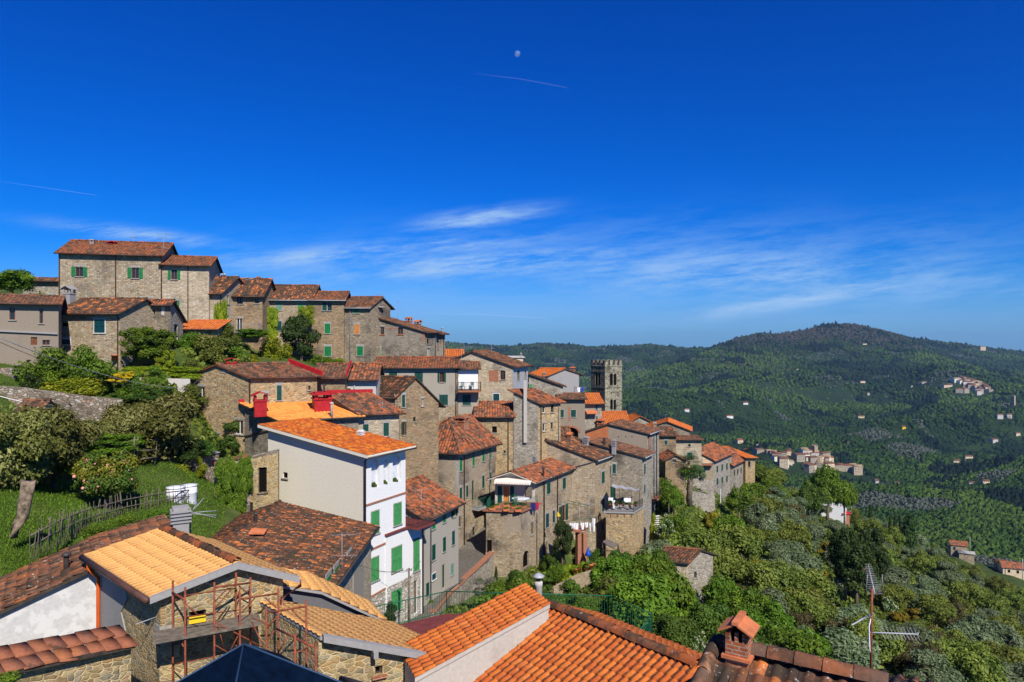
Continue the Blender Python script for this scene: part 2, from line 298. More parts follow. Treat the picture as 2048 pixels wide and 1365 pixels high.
class MB:
    def __init__(s): s.v = []; s.f = []; s.uv = []; s.n = 0; s.smooth = []
    def add(s, vs, fs, uvs=None, smooth=False):
        b = s.n; s.v += [tuple(x) for x in vs]; s.n += len(vs)
        for i, f in enumerate(fs):
            s.f.append([b + j for j in f]); s.smooth.append(smooth)
            if uvs: s.uv.append([uvs[j] for j in f])
            else:
                p = [vs[j] for j in f]; a = [abs(x) for x in ((Vector(p[1]) - Vector(p[0])).cross(Vector(p[2]) - Vector(p[0])))]
                ax = a.index(max(a)); s.uv.append([(q[1], q[2]) if ax == 0 else (q[0], q[2]) if ax == 1 else (q[0], q[1]) for q in p])
        return s
    def quad(s, a, b, c, d): return s.add([a, b, c, d], [(0, 1, 2, 3)])
    def obox(s, o, ax, ay, az_):
        """box from corner o and three edge vectors"""
        o = Vector(o); v = [o, o + ax, o + ax + ay, o + ay]; v += [p + az_ for p in v]
        return s.add(v, [(3, 2, 1, 0), (4, 5, 6, 7), (0, 1, 5, 4), (1, 2, 6, 5), (2, 3, 7, 6), (3, 0, 4, 7)])
    def box(s, c, sx, sy, sz, rz=0):
        """box standing on c"""
        ca, sa = math.cos(rz), math.sin(rz); ax = Vector((ca * sx, sa * sx, 0)); ay = Vector((-sa * sy, ca * sy, 0))
        return s.obox(Vector(c) - ax / 2 - ay / 2, ax, ay, Vector((0, 0, sz)))
    def tube(s, pts, r, n=6, cap=True):
        pts = [Vector(p) for p in pts]; rings = []; rs = r if isinstance(r, (list, tuple)) else [r] * len(pts)
        for i, p in enumerate(pts):
            d = (pts[min(i + 1, len(pts) - 1)] - pts[max(i - 1, 0)]).normalized()
            u = d.cross(Vector((0, 0, 1)) if abs(d.z) < .9 else Vector((1, 0, 0))).normalized(); v = d.cross(u)
            rings.append([p + (u * math.cos(2 * math.pi * k / n) + v * math.sin(2 * math.pi * k / n)) * rs[i] for k in range(n)])
        vs = [q for r_ in rings for q in r_]; fs = []
        for i in range(len(pts) - 1):
            for k in range(n): fs.append((i * n + k, i * n + (k + 1) % n, (i + 1) * n + (k + 1) % n, (i + 1) * n + k))
        if cap: fs += [tuple(range(n))[::-1], tuple((len(pts) - 1) * n + k for k in range(n))]
        return s.add(vs, fs, smooth=True)
    def lathe(s, c, prof, n=12):
        """prof: (radius, z) pairs around the vertical through c"""
        c = Vector(c); vs = [c + Vector((r * math.cos(2 * math.pi * k / n), r * math.sin(2 * math.pi * k / n), z)) for r, z in prof for k in range(n)]
        fs = [(i * n + k, i * n + (k + 1) % n, (i + 1) * n + (k + 1) % n, (i + 1) * n + k) for i in range(len(prof) - 1) for k in range(n)]
        fs += [tuple(range(n))[::-1], tuple((len(prof) - 1) * n + k for k in range(n))]
        return s.add(vs, fs, smooth=True)
    def prism(s, pts, off):
        """solid: polygon pts pushed along off"""
        pts = [Vector(p) for p in pts]; n = len(pts); off = Vector(off)
        s.add(pts + [p + off for p in pts], [tuple(range(n))[::-1], tuple(range(n, 2 * n))] + [(i, (i + 1) % n, n + (i + 1) % n, n + i) for i in range(n)])
        return s
    def sheet(s, pts, nu, nv, fn=None):
        """subdivided quad pts (4 corners), optional displacement fn(u, v) -> vector"""
        a, b, c, d = [Vector(p) for p in pts]; vs = []
        for j in range(nv + 1):
            for i in range(nu + 1):
                u, v = i / nu, j / nv; p = (a * (1 - u) + b * u) * (1 - v) + (d * (1 - u) + c * u) * v
                vs.append(p + (fn(u, v) if fn else Vector()))
        return s.add(vs, [(j * (nu + 1) + i, j * (nu + 1) + i + 1, (j + 1) * (nu + 1) + i + 1, (j + 1) * (nu + 1) + i) for j in range(nv) for i in range(nu)], smooth=True)
    def build(s, name, mat, parent=None, smooth=None):
        me = bpy.data.meshes.new(name); o = bpy.data.objects.new(name, me)
        og = origin(parent) if parent is not None else Vector()
        me.from_pydata([(x - og.x, y - og.y, z - og.z) for x, y, z in s.v], [], s.f)
        l = me.uv_layers.new(name='uv')
        l.data.foreach_set('uv', np.array([c for f in s.uv for c in f], dtype=np.float32).ravel())
        me.polygons.foreach_set('use_smooth', np.array([b if smooth is None else smooth for b in s.smooth], dtype=bool))
        me.materials.append(M[mat]); me.update(); col.objects.link(o)
        if parent is not None: o.parent = parent
        return o
ORG = {}
def origin(p):
    while p.parent is not None: p = p.parent
    return ORG[p.name]
def setp(o, label, cat, group=None, kind=None):
    if label: o['label'] = label
    if cat: o['category'] = cat
    if group: o['group'] = group
    if kind: o['kind'] = kind
    return o
def thing(name, label, cat, loc, group=None):
    o = bpy.data.objects.new(name, None); o.empty_display_size = .2; col.objects.link(o); o.location = loc; ORG[o.name] = Vector(loc)
    return setp(o, label, cat, group)
def single(mb, name, mat, label, cat, group=None, kind=None):
    """a thing that is one mesh, origin at its base centre"""
    vs = np.array(mb.v); c = Vector((vs[:, 0].mean(), vs[:, 1].mean(), vs[:, 2].min()))
    mb.v = [(x - c.x, y - c.y, z - c.z) for x, y, z in mb.v]
    o = mb.build(name, mat); o.location = c; ORG[o.name] = c
    return setp(o, label, cat, group, kind)
def clone(root, loc, rz=0, scale=(1, 1, 1), label=None, group=None):
    r = root.copy(); col.objects.link(r); r.location = loc; r.rotation_euler = (0, 0, rz); r.scale = scale; ORG[r.name] = Vector(loc)
    if label: r['label'] = label
    if group: r['group'] = group
    for ch in list(root.children):
        c = ch.copy(); col.objects.link(c); c.parent = r
        for g in list(ch.children):
            d = g.copy(); col.objects.link(d); d.parent = c
    return r
class NM:
    """numpy mesh accumulator (quads/tris as arrays)"""
    def __init__(s): s.v = []; s.q = []; s.uv = []; s.t = []; s.n = 0
    def add(s, v, q, uv=None, t=None):
        s.v.append(v); s.q.append(q + s.n); s.n += len(v)
        s.uv.append(uv if uv is not None else v[:, :2]); s.t.append(t if t is not None else np.zeros(len(v)))
    def build(s, name, mats, parent=None, tint=False, smooth=False):
        v = np.concatenate(s.v).astype(np.float64); q = np.concatenate(s.q); uv = np.concatenate(s.uv); k = q.shape[1]
        if parent is not None: v = v - np.array(origin(parent))
        me = bpy.data.meshes.new(name); me.vertices.add(len(v)); me.vertices.foreach_set('co', v.astype(np.float32).ravel())
        me.loops.add(q.size); me.loops.foreach_set('vertex_index', q.astype(np.int32).ravel())
        me.polygons.add(len(q)); me.polygons.foreach_set('loop_start', np.arange(0, q.size, k, dtype=np.int32))
        l = me.uv_layers.new(name='uv'); l.data.foreach_set('uv', uv[q.ravel()].astype(np.float32).ravel())
        if tint:
            a = me.attributes.new('tint', 'FLOAT', 'POINT'); a.data.foreach_set('value', np.concatenate(s.t).astype(np.float32))
        if smooth: me.polygons.foreach_set('use_smooth', np.ones(len(q), dtype=bool))
        for m in (mats if isinstance(mats, list) else [mats]): me.materials.append(M[m])
        me.update(calc_edges=True); me.validate()
        o = bpy.data.objects.new(name, me); col.objects.link(o)
        if parent is not None: o.parent = parent
        return o

# ---------------------------------------------------------------- roof tiles
def tiles(nm, poly, ev, pitch=.22, row=.36, seg=4, amp=.055, jit=1.0, lift=.03, uvo=None, pan=.27):
    """barrel tiles over the planar polygon poly; ev is the direction of the courses (along the eave)"""
    p = [np.array(x) for x in poly]; n = np.cross(p[1] - p[0], p[2] - p[0]); n /= np.linalg.norm(n)
    if n[2] < 0: n = -n
    e = np.array(ev); e -= n * e.dot(n); e /= np.linalg.norm(e); s = np.cross(n, e)
    if s[2] < 0: s = -s; e = -e
    o = p[0]; skew = len(p) == 4 and np.linalg.norm((p[1] - p[0]) - (p[2] - p[3])) < .05
    if skew:      # courses and columns follow the edges of a slanting roof
        lo, hi, ot = (p[0], p[1], p[3]) if p[0][2] < p[1][2] else (p[1], p[0], p[2])
        o = lo; s = (hi - lo) / np.linalg.norm(hi - lo); e = (ot - lo) / np.linalg.norm(ot - lo)
        if np.cross(e, s).dot(n) < 0: o = ot; e = -e
        k_ = e.dot(s); det = 1 - k_ * k_
        loc = np.array([[((x - o).dot(e) - k_ * (x - o).dot(s)) / det, ((x - o).dot(s) - k_ * (x - o).dot(e)) / det] for x in p])
    else: loc = np.array([[(x - o).dot(e), (x - o).dot(s)] for x in p])
    u0, v0 = loc.min(0); u1, v1 = loc.max(0)
    nc = max(2, int(round((u1 - u0) / pitch))); nr = max(2, int(round((v1 - v0) / row))); pu = (u1 - u0) / nc; pv = (v1 - v0) / nr
    J, I = np.meshgrid(np.arange(nr), np.arange(nc), indexing='ij'); I = I.ravel(); J = J.ravel()
    cu = u0 + (I + .5) * pu; cv = v0 + (J + .5) * pv
    ins = np.ones(len(I), bool); m = len(loc)
    area = sum(loc[i][0] * loc[(i + 1) % m][1] - loc[(i + 1) % m][0] * loc[i][1] for i in range(m))
    for i in range(m):
        a, b = loc[i], loc[(i + 1) % m]; d = (b - a) if area > 0 else (a - b)
        ins &= (d[0] * (cv - a[1]) - d[1] * (cu - a[0])) > -1e-3 * max(1, np.linalg.norm(d)) 
    I = I[ins]; J = J[ins]; N = len(I)
    if not N: return
    r = rng
    # profile across one tile: flat pan then raised cover
    xs = np.concatenate([[0, pan], pan + (1 - pan) * (np.arange(1, seg + 1) / seg)]); hs = np.concatenate([[0, 0], np.sin(np.pi * np.arange(1, seg + 1) / seg)]) * amp
    hs[-1] = 0
    K = len(xs)
    dh = r.normal(0, .007 * jit, N); dv = r.normal(0, .035 * jit, N); sk = r.normal(0, .02 * jit, N); dt = r.normal(0, .006 * jit, N)
    U = u0 + (I[:, None] + xs[None]) * pu
    vlo = (v0 + J * pv + dv * pv)[:, None] + 0 * U; vhi = (v0 + (J + 1.12) * pv)[:, None] + 0 * U
    hl = hs[None] + lift + dh[:, None] + dt[:, None] * (xs[None] - .5) * 4; hh = hs[None] * .92 + 0 * U
    A = o + U[..., None] * e + vlo[..., None] * s + hl[..., None] * n
    B = o + (U + sk[:, None] * pu)[..., None] * e + vhi[..., None] * s + hh[..., None] * n
    C = o + U[..., None] * e + (vlo)[..., None] * s + (hl * 0 - .02)[..., None] * n      # lower lip
    V = np.stack([C, A, B], 1).reshape(-1, 3)
    base = (np.arange(N) * 3 * K)[:, None]; k = np.arange(K - 1)[None]
    q = np.concatenate([np.stack([base + rr * K + k, base + rr * K + k + 1, base + (rr + 1) * K + k + 1, base + (rr + 1) * K + k], -1).reshape(-1, 4) for rr in (0, 1)])
    off = uvo if uvo is not None else r.integers(0, 900, 2)
    fu = I[:, None] + .05 + .9 * xs[None] + off[0]; fv = np.stack([J + .05, J + .1, J + .95], 1) + off[1]
    uv = np.stack([np.repeat(fu[:, None], 3, 1), np.repeat(fv[:, :, None], K, 2)], -1).reshape(-1, 2)
    nm.add(V, q, uv)
def ridge_caps(nm, a, b, r=.13, step=.4):
    """row of half-round tiles from a to b"""
    a = np.array(a); b = np.array(b); L = np.linalg.norm(b - a); d = (b - a) / L; sd_ = np.cross(d, [0, 0, 1]); sd_ /= np.linalg.norm(sd_); up = np.cross(sd_, d)
    n = max(1, int(L / step)); st = L / n; th = np.linspace(0, np.pi, 6)
    for i in range(n):
        o = rng.normal(0, .01, 3); R0, R1 = r * 1.08, r * .92
        A = a + d * (i * st) + o + (np.cos(th)[:, None] * sd_ + np.sin(th)[:, None] * up) * R0
        B = a + d * ((i + 1.1) * st) + o + (np.cos(th)[:, None] * sd_ + np.sin(th)[:, None] * up) * R1
        k = np.arange(5); q = np.stack([k, k + 1, k + 7, k + 6], -1)
        c = rng.integers(0, 9000); uv = np.full((12, 2), c + .5)
        nm.add(np.concatenate([A, B]), q, uv)

# ---------------------------------------------------------------- houses
SH = {'g': 'shutter_bright', 'd': 'shutter_dark', 'l': 'shutter_light', 't': 'shutter_teal', 'p': 'shutter_pale', 'b': 'wood_brown', 'o': 'wood_orange', 'w': 'white_frame', 'y': 'wood_grey', 'k': 'black_iron'}
class House:
    """Prism house.  A, B, C: left end, near corner and right end of the two walls seen (2-D points);
    gable 'L' or 'R' says on which wall the roof profile shows; prof: [(t, z)] along that wall from left to right."""
    def __init__(s, name, label, A, B, C, gable, prof, base, wall='stone_tan', tile='tile_old', eo=.45, vo=.3, lod=1, cat='house', hip=0, fascia='wood_dark',
                 gut=True, flat=False, thick=.1, amp=None, caps=True, walls=None, D=None, group=None, pitch=None, row=None, jit=None):
        s.A, s.B, s.C = A, B, C; s.D = D if D is not None else A + C - B; s.base = base; s.wall = wall
        s.root = thing(name, label, cat, (B.x, B.y, base), group)
        s.gable = gable; s.prof = prof; s.slopes = []; s.holes = {'L': [], 'R': []}; s.patches = []; s.uvo = (random.uniform(0, 50), random.uniform(0, 50))
        s.wallmats = walls or {}
        g0, g1 = (A, B) if gable == 'L' else (B, C); s.g0, s.g1 = g0, g1
        E = (s.C - B) if gable == 'L' else (A - B); s.E = E
        ctr = (A + B + s.C + s.D) / 4
        def out(a, b):
            d = (b - a).normalized(); n = Vector((d.y, -d.x)); return n if n.dot((a + b) / 2 - ctr) > 0 else -n
        s.faces = {'L': (A, B, out(A, B)), 'R': (B, s.C, out(B, s.C)), 'C': (s.C, s.D, out(s.C, s.D)), 'D': (s.D, A, out(s.D, A))}
        z0, z1 = prof[0][1], prof[-1][1]; full = lambda L: [(t * L, z) for t, z in prof]
        if hip: full = lambda L: [(0, z0), (L, z1)]
        s.top = {}
        if gable == 'L':
            s.top['L'] = full((B - A).length); s.top['R'] = [(0, z1), ((s.C - B).length, z1)]
            s.top['C'] = [((1 - t) * (s.D - s.C).length, z) for t, z in reversed(prof)]; s.top['D'] = [(0, z0), ((A - s.D).length, z0)]
        else:
            s.top['R'] = full((s.C - B).length); s.top['L'] = [(0, z0), ((B - A).length, z0)]
            s.top['C'] = [(0, z1), ((s.D - s.C).length, z1)]; s.top['D'] = [((1 - t) * (A - s.D).length, z) for t, z in reversed(prof)]
        # roof ---------------------------------------------------
        nm = NM(); sl = MB(); d1 = g1 - g0; L1 = d1.length; eh = E.normalized()
        LOD = {0: (.235, .40, 6, .06, .8), 1: (.30, .40, 4, .07, 1.1), 2: (.32, .5, 3, .07, 1.1)}[lod]
        pt, rw, sg, am, jt = LOD; pt = pitch or pt; rw = row or rw; am = amp or am; jt = jit if jit is not None else jt
        def pt3(t, z, e): q = g0 + d1 * t + eh * e; return Vector((q.x, q.y, z))
        EL = E.length; up = Vector((0, 0, thick))
        for i in range(len(prof) - 1):
            (ta, za), (tb, zb) = prof[i], prof[i + 1]; sa = (zb - za) / (tb - ta); o = eo / L1
            if i == 0: za -= sa * o if (not hip) else abs(sa) * o; ta -= o
            if i == len(prof) - 2: zb += sa * o; tb += o
            e0, e1 = -vo, EL + vo
            quad = [pt3(ta, za, e0), pt3(tb, zb, e0), pt3(tb, zb, e1), pt3(ta, za, e1)]
            if hip and len(prof) == 3:
                h0 = hip - 0.0
                quad = [pt3(ta, za, -eo), pt3(tb, zb, h0), pt3(tb, zb, e1), pt3(ta, za, e1)] if i == 0 else [pt3(ta, za, h0), pt3(tb, zb, -eo), pt3(tb, zb, e1), pt3(ta, za, e1)]
            s.slopes.append(quad)
            sl.prism(quad, up)
            if not flat:
                tiles(nm, [q + up * 1.05 for q in quad], (E.x, E.y, 0), pt, rw, sg, am, jt)
        if hip:
            (ta, za), (tm, zm), (tb, zb) = prof; o = eo / L1; sa = (zm - za) / (tm - ta)
            tri = [pt3(ta - o, za - abs(sa) * o, -eo), pt3(tb + o, zb - abs(sa) * o, -eo), pt3(tm, zm, hip)]
            s.slopes.append(tri); sl.prism(tri, up); tiles(nm, [q + up * 1.05 for q in tri], (d1.x, d1.y, 0), pt, rw, sg, am, jt)
            if caps:
                for q in tri[:2]: ridge_caps(nm, q + up * 1.6, tri[2] + up * 1.6)
        if not flat:
            if caps:
                for i in range(1, len(prof) - 1):
                    t, z = prof[i]
                    if z >= prof[i - 1][1] and z >= prof[i + 1][1]:
                        ridge_caps(nm, pt3(t, z + thick + .03, (hip or -vo)), pt3(t, z + thick + .03, EL + vo))
            s.roof = nm.build('roof', tile, s.root); sl.build('eave_board', fascia, s.roof)
        else: s.roof = sl.build('roof', tile, s.root)
        if gut:
            for i, sgn in ((0, -1), (len(prof) - 1, 1)):
                t, z = prof[i]
                nb = prof[1] if i == 0 else prof[-2]
                if nb[1] <= z + .02: continue
                o = eo / L1; t2 = t + sgn * o; z2 = z - (nb[1] - z) / abs(nb[0] - t) * o
                a = pt3(t2 + sgn * .05 / L1, z2 + .03, -vo); b = pt3(t2 + sgn * .05 / L1, z2 + .03, EL + vo)
                MB().tube([a, b], .065, 6).build('gutter', 'brown_pipe' if gut is True else gut, s.roof)
    # pixel -> wall
    def on(s, face, px):
        a, b, n = s.faces[face]; k = (px - CX) / F; d = (b - a).normalized()
        u = (k * a.y - a.x) / (d.x - k * d.y); q = a + d * u
        return u, q.y
    def uz(s, face, px, py):
        u, Y = s.on(face, px); return u, -(py - CY) / F * Y
    def w3(s, face, u, z, out=0.0):
        a, b, n = s.faces[face]; q = a + (b - a).normalized() * u + n * out; return Vector((q.x, q.y, z))
    def nrm(s, face): n = s.faces[face][2]; return Vector((n.x, n.y, 0))
    def dirv(s, face): a, b, n = s.faces[face]; d = (b - a).normalized(); return Vector((d.x, d.y, 0))
    def win(s, K, face, x0, y0, x1, y1, kind='S', c='d', frame='grey_stone', arch=False, sill=True, label=None):
        u0, Y0 = s.on(face, kx(K, x0)); u1, Y1 = s.on(face, kx(K, x1)); Y = (Y0 + Y1) / 2
        z1 = -(ky(K, y0) - CY) / F * Y; z0 = -(ky(K, y1) - CY) / F * Y
        s.window(face, u0, z0, u1, z1, kind, c, frame, arch, sill, label)
    def window(s, face, u0, z0, u1, z1, kind='S', c='d', frame='grey_stone', arch=False, sill=True, label=None):
        """S closed shutters, O open shutters, D glazed, B dark hole, G door, P pale blind"""
        L = (s.faces[face][1] - s.faces[face][0]).length
        u0 = max(.06, u0); u1 = min(L - .06, u1)
        if u1 - u0 < .12 or z1 - z0 < .12: return
        n = s.nrm(face); d = s.dirv(face); wd, ht = u1 - u0, z1 - z0; up = Vector((0, 0, 1)); p = lambda u, z, o=0.: s.w3(face, u, z, o)
        fr = MB(); nm_ = 'door' if kind == 'G' else 'window'
        if kind in 'ODBPG':
            r = wd / 2
            outl = [(u0, z0), (u1, z0)] + ([(u0 + r + r * math.cos(t), z1 - r + r * math.sin(t)) for t in [math.pi * i / 8 for i in range(9)]] if arch else [(u1, z1), (u0, z1)])
            dep = .3 if kind in 'P' else .2
            s.holes[face].append((outl, dep))
            ft = .05
            # frame set back in the reveal
            for a_, b_ in (((u0, z0), (u0 + ft, z1)), ((u1 - ft, z0), (u1, z1)), ((u0 + ft, z1 - ft), (u1 - ft, z1)), ((u0 + ft, z0), (u1 - ft, z0 + ft))):
                if arch: continue
                fr.obox(p(a_[0], a_[1], -dep + .05), d * (b_[0] - a_[0]), n * .05, up * (b_[1] - a_[1]))
            if kind in 'OD' and wd > .45 and not arch: fr.obox(p((u0 + u1) / 2 - .035, z0 + ft, -dep + .055), d * .07, n * .045, up * (ht - 2 * ft))
            if arch or kind == 'B': fr.obox(p(u0, z0, -dep + .04), d * wd, n * .05, up * .05)
            fm = {'O': 'wood_brown', 'D': 'wood_brown', 'B': 'wood_dark', 'P': 'grey_stone', 'G': SH[c]}[kind]
            if kind == 'D' and c in SH: fm = SH[c]
            f = fr.build(nm_, fm, s.root)
            pane = MB().quad(p(u0, z0, -dep + .02), p(u1, z0, -dep + .02), p(u1, z1, -dep + .02), p(u0, z1, -dep + .02))
            if kind == 'G':
                pn = MB()
                for i in range(2):
                    a = u0 + ft + i * (wd - 2 * ft) / 2; w_ = (wd - 2 * ft) / 2 - .015
                    pn.obox(p(a, z0, -dep + .04), d * w_, n * .03, up * (ht - ft))
                    pn.obox(p(a + w_ * .18, z0 + ht * .12, -dep + .07), d * w_ * .64, n * .015, up * ht * .3)
                    pn.obox(p(a + w_ * .18, z0 + ht * .52, -dep + .07), d * w_ * .64, n * .015, up * ht * .36)
                pn.build('panel', SH[c], f)
            elif kind == 'P':
                bl = MB(); k = int(ht / .09)
                for i in range(k): bl.obox(p(u0, z0 + i * ht / k, -dep + .02), d * wd, n * .02 + up * -.01, up * (ht / k - .012))
                bl.build('blind', 'white_plastic', f)
            else: pane.build('pane', 'glass' if kind in 'OD' else 'void', f)  # glass where glazed; elsewhere a black sheet painted as the unlit inside
            if kind == 'O':
                for sg in (0, 1):
                    a = u0 - wd / 2 - .02 if sg == 0 else u1 + .02
                    shutter(s, face, a, a + wd / 2, z0, z1, SH[c], f, .02)
        else:
            for a_, b_ in (((u0 - .07, z0), (u0, z1 + .07)), ((u1, z0), (u1 + .07, z1 + .07)), ((u0, z1), (u1, z1 + .07))):
                fr.obox(p(a_[0], a_[1], -.02), d * (b_[0] - a_[0]), n * .04, up * (b_[1] - a_[1]))
            f = fr.build(nm_, frame, s.root)
            k = 1 if wd < .45 else 2
            for i in range(k): shutter(s, face, u0 + i * wd / k + .005, u0 + (i + 1) * wd / k - .005, z0, z1, SH[c], f, .005)
        if sill and kind != 'G': MB().obox(p(u0 - .1, z0 - .07, -.02), d * (wd + .2), n * .12, up * .07).build('sill', frame, f)
        if kind in 'SOD' and s.wall.startswith('stone') and not arch: MB().obox(p(u0 - .16, z1 + .075, -.02), d * (wd + .32), n * .045, up * .17).build('lintel', 'grey_stone', f)
        if label: f['label'] = label
        return f
    def patch(s, K, face, pts, mat, name='plaster_patch', th=.03, out=0.0):
        q = [s.uz(face, kx(K, x), ky(K, y)) for x, y in pts]
        return s.patch_uz(face, q, mat, name, th, out)
    def patch_uz(s, face, q, mat, name='plaster_patch', th=.03, out=0.0): s.patches.append((face, q, mat, name, th, out))
    def build_patch(s, face, q, mat, name, th, out):
        def inside(u, z):
            c = False
            for i in range(len(q)):
                (a, b), (c_, d_) = q[i], q[i - 1]
                if (b > z) != (d_ > z) and u < (c_ - a) * (z - b) / (d_ - b) + a: c = not c
            return c
        hl = [h for h, _ in s.holes.get(face, []) if all(inside(u, z) for u, z in h)]
        mb = MB(); a = [s.w3(face, u, z, out - .01) for u, z in q]; n = s.nrm(face) * (th + .01); k = len(q)
        uv = [(u + s.uvo[0], z) for u, z in q]
        fl = [x for l in [q] + hl for x in l]; tri = tessellate_polygon([[Vector((u, z, 0)) for u, z in l] for l in [q] + hl])
        mb.add([s.w3(face, u, z, out + th) for u, z in fl], [tuple(t) for t in tri], [(u + s.uvo[0], z) for u, z in fl])
        for i in range(k): j = (i + 1) % k; mb.add([a[i], a[j], a[j] + n, a[i] + n], [(0, 1, 2, 3)], [uv[i], uv[j], (uv[j][0], uv[j][1] + .05), (uv[i][0], uv[i][1] + .05)])
        return mb.build(name, mat, s.root)
    def pipe(s, K, face, x, y0=None, y1=None, mat='brown_pipe', r=.05):
        u, Y = s.on(face, kx(K, x)); zt = -(ky(K, y0) - CY) / F * Y if y0 is not None else min(z for _, z in s.top[face]); zb = -(ky(K, y1) - CY) / F * Y if y1 is not None else s.base
        MB().tube([s.w3(face, u, zt - .02, .36), s.w3(face, u, zt - .35, .09), s.w3(face, u, zb, .09)] if y0 is None else [s.w3(face, u, zt, .09), s.w3(face, u, zb, .09)], r, 6).build('downpipe', mat, s.root)
    def roof_at(s, px, py, idx=None):
        d = Vector(((px - CX) / F, 1, -(py - CY) / F)); best = None
        for i, q in enumerate(s.slopes):
            if idx is not None and i != idx: continue
            n = (q[1] - q[0]).cross(q[2] - q[0]).normalized(); dn = d.dot(n)
            if abs(dn) < 1e-6: continue
            t = q[0].dot(n) / dn
            if t <= 0: continue
            p = d * t; c = sum(q, Vector()) / len(q); e = (p - c).length
            if best is None or e < best[0]: best = (e, p)
        return best[1]
    def chimney(s, K, x, yb, yt, wd, kind='brick', idx=None, Y=None, mat=None):
        px, pb, pt_ = kx(K, x), ky(K, yb), ky(K, yt); w_ = wd * K[2]
        p = P(px, pb, Y) if Y else s.roof_at(px, pb, idx)
        W = w_ / F * p.y; H = (pb - pt_) / F * p.y
        chimney_mesh(p - Vector((0, 0, .5)), W, H + .5, kind, math.atan2(s.E.y, s.E.x), mat, s.roof)
    def aerial(s, K, x, yb, yt, idx=None, Y=None, booms=((0.0, 1.2, 0),), dish=None):
        px = kx(K, x); p = P(px, ky(K, yb), Y) if Y else s.roof_at(px, ky(K, yb), idx); H = (ky(K, yb) - ky(K, yt)) / F * p.y
        aerial_mesh(p - Vector((0, 0, .3)), H + .3, booms, s.roof)
    def done(s):
        """walls with real openings"""
        for p_ in s.patches: s.build_patch(*p_)
        mbs = {}
        for f in 'LRCD':
            a, b, n = s.faces[f]; L = (b - a).length; top = s.top[f]
            outer = [(0, s.base), (L, s.base)] + [(u, z) for u, z in reversed(top)]
            if f == 'C' or f == 'D': outer = [(0, s.base), (L, s.base)] + [(u, z) for u, z in reversed(sorted(top))]
            loops = [[Vector((u, z, 0)) for u, z in outer]]; hs = s.holes.get(f, [])
            for h, dep in hs: loops.append([Vector((u, z, 0)) for u, z in h])
            flat_ = [v for l in loops for v in l]
            tri = tessellate_polygon(loops)
            m = s.wallmats.get(f, s.wall); mb = mbs.setdefault(m, MB())
            uo = s.uvo[0] + ord(f) * 7.3
            mb.add([s.w3(f, v.x, v.y) for v in flat_], [tuple(t) for t in tri], [(v.x + uo, v.y + s.uvo[1]) for v in flat_])
            for h, dep in hs:
                for i in range(len(h)):
                    (ua, za), (ub, zb) = h[i], h[(i + 1) % len(h)]
                    mb.add([s.w3(f, ua, za), s.w3(f, ub, zb), s.w3(f, ub, zb, -dep), s.w3(f, ua, za, -dep)], [(0, 1, 2, 3)], [(ua + uo, za), (ub + uo, zb), (ub + uo + .1, zb + dep), (ua + uo + .1, za + dep)])
        for m, mb in mbs.items(): mb.build('wall', m, s.root)
        return s
def shutter(h, face, u0, u1, z0, z1, mat, parent, off):
    mb = MB(); d = h.dirv(face); n = h.nrm(face); up = Vector((0, 0, 1)); p = lambda u, z, o: h.w3(face, u, z, o + off)
    st = min(.06, (u1 - u0) * .18)
    for a, b, za, zb in ((u0, u0 + st, z0, z1), (u1 - st, u1, z0, z1), (u0 + st, u1 - st, z0, z0 + st), (u0 + st, u1 - st, z1 - st, z1), (u0 + st, u1 - st, (z0 + z1) / 2 - st / 2, (z0 + z1) / 2 + st / 2)):
        mb.obox(p(a, za, 0), d * (b - a), n * .045, up * (zb - za))
    k = max(4, min(22, int((z1 - z0) / .075)))
    for i in range(k):
        z = z0 + (i + .1) * (z1 - z0) / k
        mb.obox(p(u0 + st, z, .008), d * (u1 - u0 - 2 * st), n * .012 + up * -.0, up * ((z1 - z0) / k * .8) - n * .0 + n * -.006)
    return mb.build('shutter', mat, parent)
